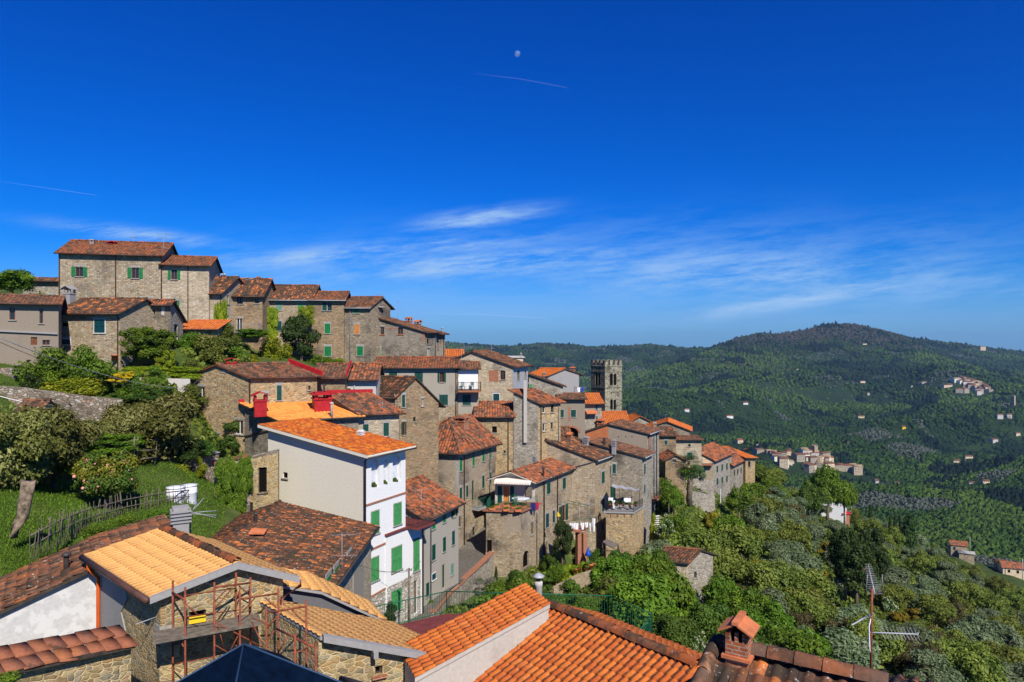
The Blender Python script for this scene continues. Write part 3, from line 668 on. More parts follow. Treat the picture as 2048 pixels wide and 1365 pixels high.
def chimney_mesh(p, W, H, kind, rz, mat, parent):
    mb = MB(); top = None
    if kind == 'flue':
        mb.lathe(p, [(W / 2, 0), (W / 2, H * .86), (W / 2, H * .86 + .01)], 10)
        mb.lathe(p + Vector((0, 0, H * .9)), [(W * .85, 0), (W * .85, H * .03 + .03), (W * .3, H * .1)], 10)
        c = mb.build('chimney', mat or 'dark_metal', parent)
    elif kind == 'stack':
        mb.box(p, W * .8, W * .8, H * .55, rz)
        for i in range(4): mb.box(p + Vector((0, 0, H * (.55 + i * .11))), W, W, H * .045, rz); mb.box(p + Vector((0, 0, H * (.595 + i * .11))), W * .7, W * .7, H * .065, rz)
        c = mb.build('chimney', mat or 'cement', parent)
    elif kind == 'double':
        mb.box(p, W, W * .5, H * .35, rz)
        for sg in (-1, 1): mb.lathe(p + Vector((sg * W * .26, 0, H * .35)), [(W * .2, 0), (W * .2, H * .45), (W * .26, H * .46), (W * .26, H * .65)], 10)
        c = mb.build('chimney', mat or 'zinc', parent)
    else:
        mb.box(p, W * .84, W * .84, H * .62, rz); mb.box(p + Vector((0, 0, H * .62)), W * .95, W * .95, H * .06, rz)
        for sx in (-1, 1):
            for sy in (-1, 1):
                o = Matrix.Rotation(rz, 3, 'Z') @ Vector((sx * W * .34, sy * W * .34, 0)); mb.box(p + o + Vector((0, 0, H * .68)), W * .16, W * .16, H * .18, rz)
        c = mb.build('chimney', mat or ('brick' if kind in ('brick', 'tiled') else 'stone_tan' if kind == 'stone' else 'cement'), parent)
        cp = MB()
        if kind == 'tiled':
            ax = Matrix.Rotation(rz, 3, 'Z'); q = lambda x, y, z: p + ax @ Vector((x * W, y * W, 0)) + Vector((0, 0, z * H))
            cp.prism([q(-.62, -.6, .84), q(0, -.6, 1), q(0, .6, 1), q(-.62, .6, .84)], (0, 0, .05)); cp.prism([q(0, -.6, 1), q(.62, -.6, .84), q(.62, .6, .84), q(0, .6, 1)], (0, 0, .05))
        else: cp.box(p + Vector((0, 0, H * .86)), W * 1.12, W * 1.12, H * .07, rz); cp.box(p + Vector((0, 0, H * .93)), W * .8, W * .8, H * .06, rz)
        cp.build('chimney_cap', {'brick': 'terracotta', 'tiled': 'terracotta'}.get(kind, 'cement') if mat is None else mat, c)
    return c
def aerial_mesh(p, H, booms, parent, name='aerial', r=.018):
    mb = MB().tube([p, p + Vector((0, 0, H))], r, 5)
    for dz, L, a in booms:
        d = Vector((math.cos(R(a)), math.sin(R(a)), 0)); s_ = Vector((-d.y, d.x, 0)); b = p + Vector((0, 0, H - .08 + dz)); mb.tube([b - d * L * .4, b + d * L * .6], .012, 4)
        k = 9
        for i in range(k):
            c = b + d * L * (-.38 + i / (k - 1) * .96); w_ = .28 if i else .4; mb.tube([c - s_ * w_, c + s_ * w_], .007, 3)
    return mb.build(name, 'aerial_metal', parent)

def corners(B, ang, pc=None, lc=None, pa=None, la=None, anga=None):
    """B=(px, Y); ang: direction of the right wall; ends by photo column (pc, pa) or length"""
    Bp = XY(*B); anga = ang + 90 if anga is None else anga
    C = cross_ray(Bp, ang, pc) if pc is not None else Bp + Vector((math.cos(R(ang)), math.sin(R(ang)))) * lc
    A = cross_ray(Bp, anga, pa) if pa is not None else Bp + Vector((math.cos(R(anga)), math.sin(R(anga)))) * la
    return A, Bp, C
VAR = [0]
def make(name, label, cor, gable, prof, base, K=K0, **kw):
    """prof in photo coordinates on the gable wall [(x, y)...], or ('e', y_eave_at_B, rise[, frac, dz]) or ('z', [(t, z)])"""
    A, B, C = cor
    g0, g1 = (A, B) if gable == 'L' else (B, C); d = (g1 - g0)
    if prof[0] == 'z': pr = prof[1]
    elif prof[0] == 'e':
        ze = -(ky(K, prof[1]) - CY) / F * B.y; fr = prof[3] if len(prof) > 3 else .5; dz = prof[4] if len(prof) > 4 else 0
        pr = [(0, ze + (dz if gable == 'L' else 0)), (fr, ze + prof[2]), (1, ze + (dz if gable == 'R' else 0))]
        if fr <= 0: pr = [(0, ze + prof[2]), (1, ze)]
        if fr >= 1: pr = [(0, ze), (1, ze + prof[2])]
    else:
        pr = []
        for i, (x, y) in enumerate(prof):
            k = (kx(K, x) - CX) / F; dn = d.normalized(); u = (k * g0.y - g0.x) / (dn.x - k * dn.y); q = g0 + dn * u
            z = -(ky(K, y) - CY) / F * q.y; t = u / d.length
            pr.append([t, z])
        # carry the end slopes to the wall corners
        if len(pr) > 1:
            s0 = (pr[1][1] - pr[0][1]) / (pr[1][0] - pr[0][0]); pr[0] = [0, pr[1][1] - s0 * pr[1][0]]
            s1 = (pr[-1][1] - pr[-2][1]) / (pr[-1][0] - pr[-2][0]); pr[-1] = [1, pr[-2][1] + s1 * (1 - pr[-2][0])]
    VAR[0] += 1
    if kw.get('wall') == 'stone_tan': kw['wall'] = ['stone_tan', 'stone_beige', 'stone_worn', 'stone_ashlar', 'stone_brown'][VAR[0] * 3 % 5]
    if kw.get('wall') == 'stone_grey': kw['wall'] = ['stone_grey', 'stone_greyworn', 'stone_brown'][VAR[0] % 3]
    return House(name, label, A, B, C, gable, [tuple(x) for x in pr], base, **kw)
# ---------------------------------------------------------------- terrain
def cp(px, Y, z=None, py=None): return (px, Y, z if z is not None else -(py - CY) / F * Y)
TP = [cp(*a) for a in [
 (900,60,-22.2),(860,52,-21.4),(950,75,-23.3),(940,66,-22.6),(760,46,-20.5),(690,42,-18.5),(985,95,-24),(930,86,-23),
 (1100,60,-23.4),(1180,62,-23.2),(1040,66,-22.8),(1000,50,-20.5),(950,45,-19.5),(1000,34,-16.5),(800,34,-16.5),(1200,34,-16.5),(1050,20,-13),(700,20,-12),(1024,8,-10.5),(1024,4,-10.4),(500,14,-11.5),(300,15,-11.5),(1500,14,-10.5),(200,5,-9.6),(1800,5,-11),
 (-300,20,-8.0),(30,25,-8.55),(100,30,-8.75),(250,36,-9.45),(360,42,-9.9),(200,38,-9.3),(60,34,-7.8),(150,33,-8.4),(-200,30,-6.5),
 (270,45,-8.3),(350,48,-8.6),(430,57,-10.9),(400,54,-9.8),(450,54,-11.3),(470,52,-11.8),(480,49,-12),(480,45,-11.3),(430,40,-11.2),(300,30,-10.6),(400,33,-11),(560,40,-14),
 (130,47,-8.0),(200,51,-7.3),(60,50,-6.6),(100,56,-3.9),(0,52,-3.6),(130,57.5,-4.0),(320,58,-4.2),(240,62,-2.8),(330,60,-3.3),(50,60,-1.2),(-150,60,0),
 (400,70,-.5),(480,66,-3.4),(590,76,-2.3),(640,76,-3),(780,84,-2.8),(650,84,-3.2),(520,78,-1.5),(200,73,4),(300,80,4.6),(60,73,4.2),(-150,75,5.5),
 (300,95,6),(600,100,2),(800,105,-2),(-200,100,8),
 (620,64,-6.5),(700,62,-10.5),(830,80,-9),(800,66,-14),(800,60,-16),(720,56,-14.5),(990,80,-15.5),(1100,86,-12),(1060,92,-10),(1150,95,-13.5),(1210,160,-18.5),(1180,120,-13),(1280,115,-17),(1340,106,-20),(1340,97.5,-19.8),(1310,101,-20),(1385,107.5,-21.4),(1378,102,-23.2),(1390,97,-25.2),(1420,100,-26),(1360,92,-23.6),(1340,90,-22.6),(1400,112,-22.5),(1370,109,-20.8),(1440,118,-27.5),(1500,126,-29.5),(1540,140,-31),
 (1250,78,-26),(1310,86,-27.5),(1380,68,-26.6),(1300,50,-20.6),(1330,60,-23.5),(1450,72,-28.5),(1200,70,-24.2),(1150,74,-25),(1110,70,-24),
 (1600,90,-34.5),(1600,135,-39),(1620,165,-42),(1680,190,-50.5),(1800,95,-39.5),(1800,170,-54),(1900,95,-43.5),(2048,95,-48),(2048,150,-63),(1945,242,-89),(2025,268,-90),(1920,275,-85.5),(1830,230,-70),(1760,220,-62),
 (1700,60,-28.5),(1500,45,-22.5),(1430,30,-15.5),(2048,60,-36),(2300,60,-41),(2300,150,-72),(2500,270,-110),(1600,25,-14),
 (1560,200,-50),(1500,170,-40),(1450,160,-36),(1620,240,-75),(1400,180,-35),
 (1600,400,-150),(1900,450,-165),(2200,420,-165),(1300,300,-75),(1300,600,-185),(1000,300,-75),(1000,700,-200),(700,300,-30),(400,300,0),(0,300,12),(-300,300,15),(700,800,-150),(300,800,-40),(-200,800,0),(1650,600,-190),(1620,800,-212),
 (200,3000,-30),(-400,3000,-30),(600,3000,-60),(200,1500,-60),(600,1500,-130),
 (2700,800,-190),(2700,2500,-60),(2700,1500,-150),(2500,3500,-80)]]
TP += [cp(a, c, py=b) for a, b, c in [
 (1620,960,1000),(1620,915,1150),(1540,925,1080),(1700,935,1150),(1500,885,1300),(1300,850,1400),(1200,800,1700),(1620,850,1500),(1620,780,1950),(1640,720,2450),(1680,652,3000),
 (1400,765,2050),(1420,702,2850),(1445,690,2980),(1475,679,3040),(1510,672,3040),(1560,671,3020),(1610,666,3000),(1650,653,3000),(1700,650,2990),(1750,662,2960),(1806,675,2930),(1840,698,2650),(1880,722,2350),(1925,750,2000),(1850,683,3500),(1918,690,3500),(1973,699,3500),(2048,707,3500),(2200,712,3500),(2450,718,3500),(1380,717,2600),(1320,739,2350),(1260,765,2100),(1220,786,1900),
 (2048,850,1400),(2048,780,1900),(1940,772,1750),(1880,772,1750),(1940,850,1400),(1900,950,1000),(2048,950,950),(2048,1050,620),(1900,1040,640),(1750,1000,780),(1800,900,1200),(1750,800,1800),(1780,730,2350),(1500,800,1800),(1550,740,2350),
 (890,686,3900),(960,691,3900),(1022,697,3900),(1078,689,3900),(1130,691,3900),(1198,697,3900),(1300,689,3900),(1360,697,3900),(1420,697,3900),(800,690,3950),(1000,775,2500),(1200,745,2900)]]
TP += [cp(a, b, z) for a, b, z in [(1385,3150,-70),(1320,2900,-140),(1260,2600,-185),(1220,2400,-200),(1440,3450,-60),(1870,3000,-75),(1930,2700,-120),(2000,2400,-130),(2100,2300,-130)]]
TP += [cp(a, 4900, z) for a, z in [(-300,-150),(300,-150),(800,-170),(1100,-180),(1400,-200),(1700,-160),(2000,-180),(2400,-200)]]
TP += [cp(a, 8000, -320) for a in (-300, 500, 1200, 1800, 2400)]
TPa = np.array(TP)
def _q(px, Y): return np.stack([np.asarray(px) / 330.0, 2.3 * np.log(np.asarray(Y))], -1)
_Q = _q(TPa[:, 0], TPa[:, 1])
_K = np.sqrt(((_Q[:, None] - _Q[None]) ** 2).sum(-1) + 1e-4); _n = len(TPa)
_A = np.block([[_K + np.eye(_n) * -2e-3, np.ones((_n, 1)), _Q], [np.ones((1, _n)), np.zeros((1, 3))], [_Q.T, np.zeros((2, 3))]])
# work on z / Y^0.5 so that near steps and far mountains weigh alike
_W = np.linalg.solve(_A, np.concatenate([TPa[:, 2] / np.sqrt(TPa[:, 1]), np.zeros(3)]))
def ground_base(px, Y):
    px = np.asarray(px, float); Y = np.asarray(Y, float); q = _q(px, Y)
    k = np.sqrt(((q[..., None, :] - _Q) ** 2).sum(-1) + 1e-4)
    return (k @ _W[:_n] + _W[_n] + q @ _W[_n + 1:]) * np.sqrt(Y)
def vnoise(x, y, f, oct=3, seed=0.0):
    x = np.atleast_1d(x); y = np.atleast_1d(y)
    return np.array([noise.fractal(Vector((a * f, b * f, seed)), 1.0, 2.0, oct) for a, b in zip(x.ravel(), y.ravel())]).reshape(x.shape)
def ground(x, y):
    """terrain height at world x, y (arrays)"""
    x = np.atleast_1d(np.asarray(x, float)); y = np.maximum(np.atleast_1d(np.asarray(y, float)), 3.0)
    px = np.clip(x / y * F + CX, -600, 2700); z = ground_base(px, y)
    far = np.clip((y - 350) / 900, 0, 1)
    if far.max() > 0:
        rid = 1 - 2 * np.abs(vnoise(x, y, 1 / 620., 4, 3.0)); crest = np.clip((2900 - y) / 900, .10, 1)
        z = z + far * (rid - .45) * 46 * crest + far * vnoise(x, y, 1 / 170., 3, 8.) * 9 * crest
    return z
def gz(px, Y): return float(ground((px - CX) / F * Y, Y)[0])
def terrain():
    Ys = np.concatenate([[3.2], np.exp(np.linspace(math.log(5), math.log(9000), 250))]); pxs = np.concatenate([np.linspace(-600, -50, 24), np.linspace(-30, 2080, 210), np.linspace(2100, 2700, 26)])
    PX, YY = np.meshgrid(pxs, Ys); X = (PX - CX) / F * YY
    Z = ground(X, YY)
    nr, nc = X.shape; v = np.stack([X, YY, Z], -1).reshape(-1, 3)
    i = np.arange(nr - 1)[:, None] * nc + np.arange(nc - 1)[None]; q = np.stack([i, i + 1, i + nc + 1, i + nc], -1).reshape(-1, 4)
    nm = NM(); nm.add(v, q); o = nm.build('ground', 'meadow', smooth=True); o['kind'] = 'structure'; o['label'] = 'grassy hillside falling into the wooded valley and rising to the mountain'
m, t = newmat('meadow')
g = t.n('ShaderNodeNewGeometry').outputs['Position']
c = t.ramp(t.noise(g, .35, 6, .65), [(.3, (.032, .048, .012)), (.5, (.058, .088, .018)), (.62, (.09, .11, .03)), (.75, (.14, .115, .06))])
c2 = t.ramp(t.noise(g, .012, 8, .7), [(.3, (.008, .020, .009)), (.55, (.018, .036, .012)), (.75, (.035, .052, .016))])
dist = t.n('ShaderNodeVectorMath', {0: g}, operation='LENGTH').outputs['Value']
c = t.mix(t.smooth(dist, 200, 500), c, c2)
fin(t, c, .95, t.noise(g, 3, 4), .5, .08, .1)

# ---------------------------------------------------------------- plants
def leaf_cloud(clumps, n, size, asp=1.6, up=.35, seed=0, inner=.35, tintbias=0.0):
    """n leaf quads on the skins of ellipsoid clumps [(centre, radii)]"""
    r = np.random.default_rng(seed); cl = np.array([list(c) + list(q) for c, q in clumps]); w_ = (cl[:, 3] * cl[:, 4] + cl[:, 3] * cl[:, 5] + cl[:, 4] * cl[:, 5]); w_ /= w_.sum()
    i = r.choice(len(cl), n, p=w_); d = r.normal(0, 1, (n, 3)); d /= np.linalg.norm(d, axis=1)[:, None]
    rad = 1 - inner * r.random(n) ** 2 * 1.0 + r.normal(0, .12, n) + (r.random(n) < .07) * r.uniform(.1, .45, n)
    c = cl[i, :3] + d * cl[i, 3:] * rad[:, None]
    keep = np.ones(n, bool)
    for k in range(len(cl)):      # drop leaves buried deep inside another clump
        e = (c - cl[k, :3]) / cl[k, 3:]; keep &= ~(((e ** 2).sum(1) < .36) & (i != k))
    c = c[keep]; d = d[keep]; i = i[keep]; n = len(c)
    nr = d + r.normal(0, .55, (n, 3)); nr[:, 2] += up; nr /= np.linalg.norm(nr, axis=1)[:, None]
    a = np.cross(nr, r.normal(0, 1, (n, 3))); a /= np.linalg.norm(a, axis=1)[:, None]; b = np.cross(nr, a)
    s = size * (r.lognormal(-.08, .38, n) * (.8 + .45 * r.random(len(cl))[i]))[:, None]
    bend = nr * s * .25
    V = np.stack([c - a * s * asp * .5 - bend, c - b * s * .5, c + a * s * asp * .5 - bend, c + b * s * .5], 1).reshape(-1, 3)
    cr = r.random(len(cl)); t = np.clip(.15 + .45 * cr[i] + .4 * r.random(n) + tintbias, 0, 1)
    return V, np.arange(4 * n).reshape(n, 4), np.repeat(t, 4)
def clump_set(kind, seed):
    r = random.Random(seed); out = []
    def C(x, y, z, a, b=None, c=None): out.append(((x, y, z), (a, b or a, c or a)))
    if kind == 'round':
        C(0, 0, .58, .27, .27, .26)
        for k in range(15):
            t = r.uniform(0, 6.28); f = r.uniform(-.5, 1); rr = .34 * math.sqrt(max(0.05, 1 - f * f * .8)); C(rr * math.cos(t), rr * math.sin(t), .58 + f * .28, r.uniform(.11, .19), None, r.uniform(.09, .15))
    elif kind == 'olive':
        for k in range(17):
            t = r.uniform(0, 6.28); rr = r.uniform(.05, .40); z = .35 + r.uniform(0, .5) * (1.15 - rr * 1.3); C(rr * math.cos(t), rr * math.sin(t), z, r.uniform(.10, .17), r.uniform(.10, .17), r.uniform(.08, .14))
    elif kind == 'bush':
        for k in range(16):
            t = r.uniform(0, 6.28); rr = r.uniform(0, .38); C(rr * math.cos(t), rr * math.sin(t), .12 + r.uniform(0, .72) * (1.05 - rr * 1.3), r.uniform(.12, .2), None, r.uniform(.12, .2))
    elif kind == 'cypress':
        for k in range(14):
            z = .05 + k * .066; C(r.uniform(-.06, .06), r.uniform(-.06, .06), z, .36 * (1 - (z * .92) ** 1.8) + .06, None, .09)
    elif kind == 'box':
        for k in range(80): C(r.uniform(-.43, .43), r.uniform(-.4, .4), (k + .5) / 80 * .88 + .06, .12, .12, .10)
    elif kind == 'sprawl':
        for k in range(18):
            t = r.uniform(0, 6.28); rr = r.uniform(.0, .45); C(rr * math.cos(t), rr * math.sin(t), .15 + r.uniform(0, .8) ** 1.3 * (1 - rr), r.uniform(.07, .16), None, r.uniform(.06, .13))
    elif kind == 'oak':
        for k in range(24):
            t = r.uniform(0, 6.28); f = r.uniform(-.8, 1); rr = r.uniform(.15, .36) * math.sqrt(max(.1, 1 - f * f * .7)); C(rr * math.cos(t), rr * math.sin(t), .57 + f * .33, r.uniform(.09, .16), None, r.uniform(.07, .12))
    return out
PROTO = {}
def proto(key, mat, shape, leaves, size, trunk='bark', seeds=(1, 2, 3), flowers=0, up=.35, asp=1.6, forks=4, tr=.03, cz=.5):
    for sdn in seeds:
        h = sum(map(ord, key)) * 7 + sdn; cl = clump_set(shape, h); V, Q, T = leaf_cloud(cl, int(leaves * 1.9), size * .72, asp, up, h)
        nm = NM(); nm.add(V, Q, None, T)
        if flowers:
            c2, q2, t2 = leaf_cloud(cl, flowers, size * 1.1, 1.0, up, h + 1, .1); nm.add(c2 * 1.02 - np.array([0, 0, .01]), q2, None, np.full(len(t2), 2.0))
        for (x, y, z), (a, b, c) in cl:      # opaque core added in each clump, tinted dark as the crown's inner shade
            k = 8; V2 = np.array([[x + a * .52 * math.cos(p) * math.sin(q), y + b * .52 * math.sin(p) * math.sin(q), z + c * .52 * math.cos(q)] for q in (.01, 1, 2.1, 3.13) for p in [2 * math.pi * i / k for i in range(k)]])
            Q2 = np.array([(i * k + j, i * k + (j + 1) % k, (i + 1) * k + (j + 1) % k, (i + 1) * k + j) for i in range(3) for j in range(k)]); nm.add(V2, Q2, None, np.full(len(V2), .12))
        o = nm.build('crown', mat, None, tint=True); col.objects.unlink(o)
        tm = None
        if trunk:
            mb = MB(); r = random.Random(h); base = Vector((r.uniform(-.02, .02), 0, -.12)); j = Vector((r.uniform(-.05, .05), r.uniform(-.05, .05), .28))
            mb.tube([base, (base + j) / 2 + Vector((r.uniform(-.02, .02), 0, 0)), j], [tr * 1.5, tr * 1.1, tr * .9], 7)
            for k in range(forks):
                t = 6.28 * k / forks + r.uniform(-.5, .5); e = Vector((.26 * math.cos(t), .26 * math.sin(t), r.uniform(.55, .75))); mb.tube([j - Vector((0, 0, .03)), (j + e) / 2 + Vector((0, 0, .04)), e], [tr * .7, tr * .5, tr * .2], 5)
            tm = mb.build('trunk', trunk); col.objects.unlink(tm)
        PROTO.setdefault(key, []).append((o.data, tm.data if tm else None))
proto('broadleaf', 'leaf_green', 'round', 5200, .034)
proto('bright', 'leaf_bright', 'round', 5200, .034)
proto('lime', 'leaf_lime', 'bush', 3600, .036, None, (1, 2))
proto('evergreen', 'leaf_dark', 'oak', 6000, .030)
proto('olive', 'leaf_olive', 'olive', 6500, .026, 'bark_grey', (1, 2, 3), asp=2.6)
proto('medlar', 'leaf_medlar', 'round', 15000, .023, 'bark', (1, 2), asp=2.3, up=.5)
proto('broom', 'leaf_broom', 'sprawl', 4600, .026, None, (1, 2), asp=2.4)
proto('bush', 'leaf_green', 'bush', 4200, .036, None, (1, 2))
proto('brightbush', 'leaf_bright', 'bush', 4200, .036, None, (1, 2))
proto('darkbush', 'leaf_dark', 'bush', 4200, .036, None, (1, 2))
proto('sprawl', 'leaf_green', 'sprawl', 4600, .028, None, (1, 2), asp=2.0)
proto('camellia', 'leaf_camellia', 'round', 8000, .030, 'bark', (1,), flowers=170)
proto('yellow', 'leaf_yellow', 'sprawl', 2600, .05, None, (1,))
proto('scrub', 'leaf_scrub', 'round', 5200, .036)
proto('scrubbush', 'leaf_scrub', 'bush', 4200, .038, None, (1, 2))
proto('brown', 'leaf_brown', 'oak', 4200, .024, 'bark_grey', (1, 2))
proto('cypress', 'leaf_dark', 'cypress', 3600, .05, 'bark', (1, 2), forks=2, up=.8)
proto('hedge', 'leaf_lime', 'box', 11000, .030, None, (1,))
proto('vine', 'leaf_bright', 'box', 12000, .034, None, (1, 2))
proto('creeper', 'leaf_lime', 'box', 9000, .045, None, (1, 2))
proto('acacia', 'leaf_acacia', 'sprawl', 4600, .032, 'bark', (1, 2), flowers=900)
proto('wisteria', 'leaf_wisteria', 'sprawl', 4600, .030, None, (1,), flowers=700)
KIND = {'broadleaf': ('broadleaf_tree', 'tree'), 'bright': ('broadleaf_tree', 'tree'), 'lime': ('bush', 'bush'), 'evergreen': ('evergreen_tree', 'tree'), 'olive': ('olive_tree', 'olive tree'), 'medlar': ('medlar_tree', 'tree'), 'broom': ('broom_bush', 'bush'),
        'bush': ('bush', 'bush'), 'brightbush': ('bush', 'bush'), 'darkbush': ('bush', 'bush'), 'sprawl': ('bush', 'bush'), 'scrub': ('broadleaf_tree', 'tree'), 'scrubbush': ('bush', 'bush'), 'camellia': ('camellia_tree', 'tree'), 'yellow': ('flowering_bush', 'bush'), 'brown': ('bare_tree', 'tree'), 'cypress': ('cypress_tree', 'cypress'), 'hedge': ('hedge', 'hedge'), 'vine': ('climbing_vine', 'vine'), 'creeper': ('wall_creeper', 'creeper'), 'acacia': ('elder_tree', 'tree'), 'wisteria': ('wisteria_plant', 'wisteria')}
def plant(kind, loc, wx, wy, h, label, group=None, rz=None, name=None):
    nm_, cat = KIND[kind]; ms, mt = random.choice(PROTO[kind])
    o = thing(name or nm_, label, cat, loc, group); o.rotation_euler.z = rz if rz is not None else random.uniform(0, 6.28); o.scale = (wx, wy, h)
    c = bpy.data.objects.new('foliage' if mt is None else 'crown', ms); col.objects.link(c); c.parent = o
    if mt is not None: t_ = bpy.data.objects.new('trunk', mt); col.objects.link(t_); t_.parent = o
    return o
def plant_px(kind, px, ptop, pbot, wpx, Y, label, group=None, rz=None, dy=None, **kw):
    """plant that fills a box of the photograph at distance Y"""
    p = P(px, pbot, Y); h = (pbot - ptop) / F * Y; w_ = wpx / F * Y
    return plant(kind, p, w_, dy or w_, h, label, group, rz, **kw)
# ---------------------------------------------------------------- the hill town
UP = Vector((0, 0, 1))
def rail(mb, pts, h=.95, step=.13, r=.02, bar=.011):
    pts = [Vector(p) for p in pts]
    for a, b in zip(pts, pts[1:]):
        mb.tube([a + UP * h, b + UP * h], r, 4); mb.tube([a + UP * .08, b + UP * .08], r * .8, 4); L = (b - a).length; n = max(2, int(L / step))
        for i in range(n + 1):
            q = a + (b - a) * (i / n); big = i in (0, n); mb.tube([q, q + UP * h], r if big else bar, 4 if big else 3, False)
    return mb
def slab(h, K, face, x0, x1, y0, y1, outw, mat='cement', name='balcony', railmat=None, rh=.95):
    """balcony on a wall, with a railing as its part"""
    u0, Ya = h.on(face, kx(K, x0)); u1, Yb = h.on(face, kx(K, x1)); Y = (Ya + Yb) / 2; z1 = -(ky(K, y0) - CY) / F * Y; z0 = -(ky(K, y1) - CY) / F * Y
    o = MB().obox(h.w3(face, u0, z0, .0), h.dirv(face) * (u1 - u0), h.nrm(face) * outw, UP * (z1 - z0)).build(name, mat, h.root)
    if railmat: rail(MB(), [h.w3(face, u0 + .04, z1, 0), h.w3(face, u0 + .04, z1, outw - .05), h.w3(face, u1 - .04, z1, outw - .05), h.w3(face, u1 - .04, z1, 0)], rh).build('railing', railmat, o)
    return o, u0, u1, z1
def wins(h, K, rows):
    for f, x0, y0, x1, y1, *rest in rows: h.win(K, f, x0, y0, x1, y1, *rest)

# --- upper row
h = make('stone_house', 'large pale stone house at top left with two open green-shuttered windows', corners((117, 72), 14, pc=324, la=8), 'L', ('e', 505, 1.7), 1, wall='stone_tan', tile='tile_rust', lod=1); BIG = h
wins(h, K1, [('R', 606, 380, 668, 456, 'O', 'g'), ('R', 1056, 386, 1116, 470, 'O', 'g'), ('R', 1130, 635, 1215, 720, 'D', 'g')])
h.pipe(K1, 'R', 930); h.pipe(K1, 'R', 1297); h.pipe(K1, 'R', 478)
h.chimney(K1, 742, 200, 155, 32, 'cement'); h.chimney(K1, 905, 200, 178, 60, 'tiled', mat='red_paint'); h.aerial(K1, 1070, 200, 135, booms=((0, .8, 0),)); h.aerial(K1, 792, 198, 160, booms=((0, 2.2, 5),)); h.done()
C1 = h.C
h = make('stone_house', 'stone house with brown-framed green-shuttered window joined to the top left house', corners((324.5, C1.y + .1), 14, pc=418, la=7), 'L', ('e', 529, 1.2), 1, wall='stone_tan', tile='tile_rust')
wins(h, K1, [('R', 1374, 402, 1422, 480, 'O', 'g'), ('R', 1398, 650, 1425, 745, 'O', 'g')])
h.pipe(K1, 'R', 1510); h.chimney(K1, 1512, 355, 285, 16, 'flue', mat='dark_metal'); h.aerial(K1, 1313, 350, 110, booms=((0, 1.8, 5), (-.5, 1.5, 8), (-1.5, 1.1, 80))); h.done()
h = make('stone_annex', 'low stone annex with one small green window left of the large pale house', corners((46, 75), 12, pc=119, la=5), 'L', ('e', 562, .4), 1, wall='stone_pale', tile='tile_dark')
wins(h, K1, [('R', 386, 602, 424, 657, 'S', 'd')]); h.done()
h = make('rendered_house', 'long grey rendered house at the far left edge with brown window frames', corners((-60, 56), 30, pc=117, la=7), 'L', ('e', 605, .75), -3, wall='stucco_brown', tile='tile_old')
wins(h, K1, [('R', 76, 706, 122, 804, 'D', 'b'), ('R', 317, 713, 346, 832, 'D', 'b'), ('R', 247, 942, 298, 1005, 'G', 'b'), ('R', 340, 965, 400, 1005, 'D', 'b')])
h.patch(K1, 'R', [(-100, 880), (462, 907), (462, 920), (-100, 893)], 'cement', 'ledge', .18); h.done()
h = make('stone_house', 'stone house with large dark green shutter behind the broad garden bush', corners((240, 62), 78, lc=6, pa=112, anga=174), 'R', ('e', 625, 1.3), -4.2, wall='stone_tan', tile='tile_dark')
wins(h, K1, [('L', 758, 800, 842, 908, 'S', 't', 'white_frame'), ('L', 500, 826, 544, 858, 'B', 'b'), ('L', 475, 958, 565, 1002, 'S', 't', 'white_frame')])
h.pipe(K1, 'L', 950); h.chimney(K1, 555, 660, 535, 76, 'tiled', mat='cement'); h.done(); HB4 = h
h = make('stone_house', 'dark stone house behind the clipped green pergola with one small square window', corners((341, 66), 98, lc=3.6, pa=236, anga=178), 'R', ('z', [(0, 3.65), (.1, 3.85), (1, 2.1)]), -4.5, wall='stone_grey', tile='tile_mix', walls={'R': 'stone_pale'})
wins(h, K1, [('L', 1203, 723, 1243, 770, 'B', 'b'), ('L', 1136, 812, 1220, 890, 'S', 't'), ('L', 1012, 1100, 1046, 1165, 'G', 't'), ('R', 1398, 845, 1426, 960, 'D', 't', 'white_frame'), ('R', 1396, 1082, 1424, 1190, 'D', 't', 'white_frame')])
h.patch(K1, 'L', [(1150, 690), (1190, 690), (1180, 760), (1145, 750)], 'cement_pale'); h.patch(K1, 'L', [(1300, 690), (1325, 700), (1318, 770), (1295, 760)], 'cement_pale'); h.done()
h = make('stone_house', 'stone house with plain front wall and creeper at its corner', corners((443, 76), 85, lc=7, pa=371, anga=173), 'R', ('e', 585, 1.9), -1.5, wall='stone_tan', tile='tile_dark')
wins(h, K2, [('R', 356, 245, 366, 302, 'D', 'y'), ('R', 355, 385, 366, 432, 'D', 'w')]); h.pipe(K2, 'L', 313)
h.chimney(K2, 330, 128, 94, 34, 'double'); h.chimney(K2, 422, 135, 108, 16, 'flue', mat='zinc'); h.done()
h = make('stone_house', 'set-back stone house with white balcony door and small dark windows', corners((461, 78.6), 5, pc=525, la=6.5), 'L', ('e', 590, 2.0), -1.5, wall='stone_tan', tile='tile_dark')
wins(h, K2, [('R', 424, 245, 464, 302, 'D', 'k'), ('R', 545, 264, 574, 300, 'D', 'y'), ('R', 420, 402, 459, 485, 'D', 'w')])
h.chimney(K2, 494, 142, 118, 20, 'cement'); h.chimney(K2, 522, 142, 125, 24, 'cement'); h.chimney(K2, 567, 158, 113, 22, 'cement', mat='brick')
slab(h, K2, 'R', 362, 590, 494, 502, 1.1, railmat='aerial_metal'); h.done()
h = make('stone_annex', 'low stone outbuilding with a clean orange tiled lean-to roof', corners((360, 70), 3, pc=434, la=3), 'L', ('e', 658, .8, 0), -1.5, wall='stone_gold', tile='tile_orange')
wins(h, K1, [('R', 1555, 985, 1600, 1000, 'B', 'b')]); h.pipe(K1, 'R', 1690); h.done()
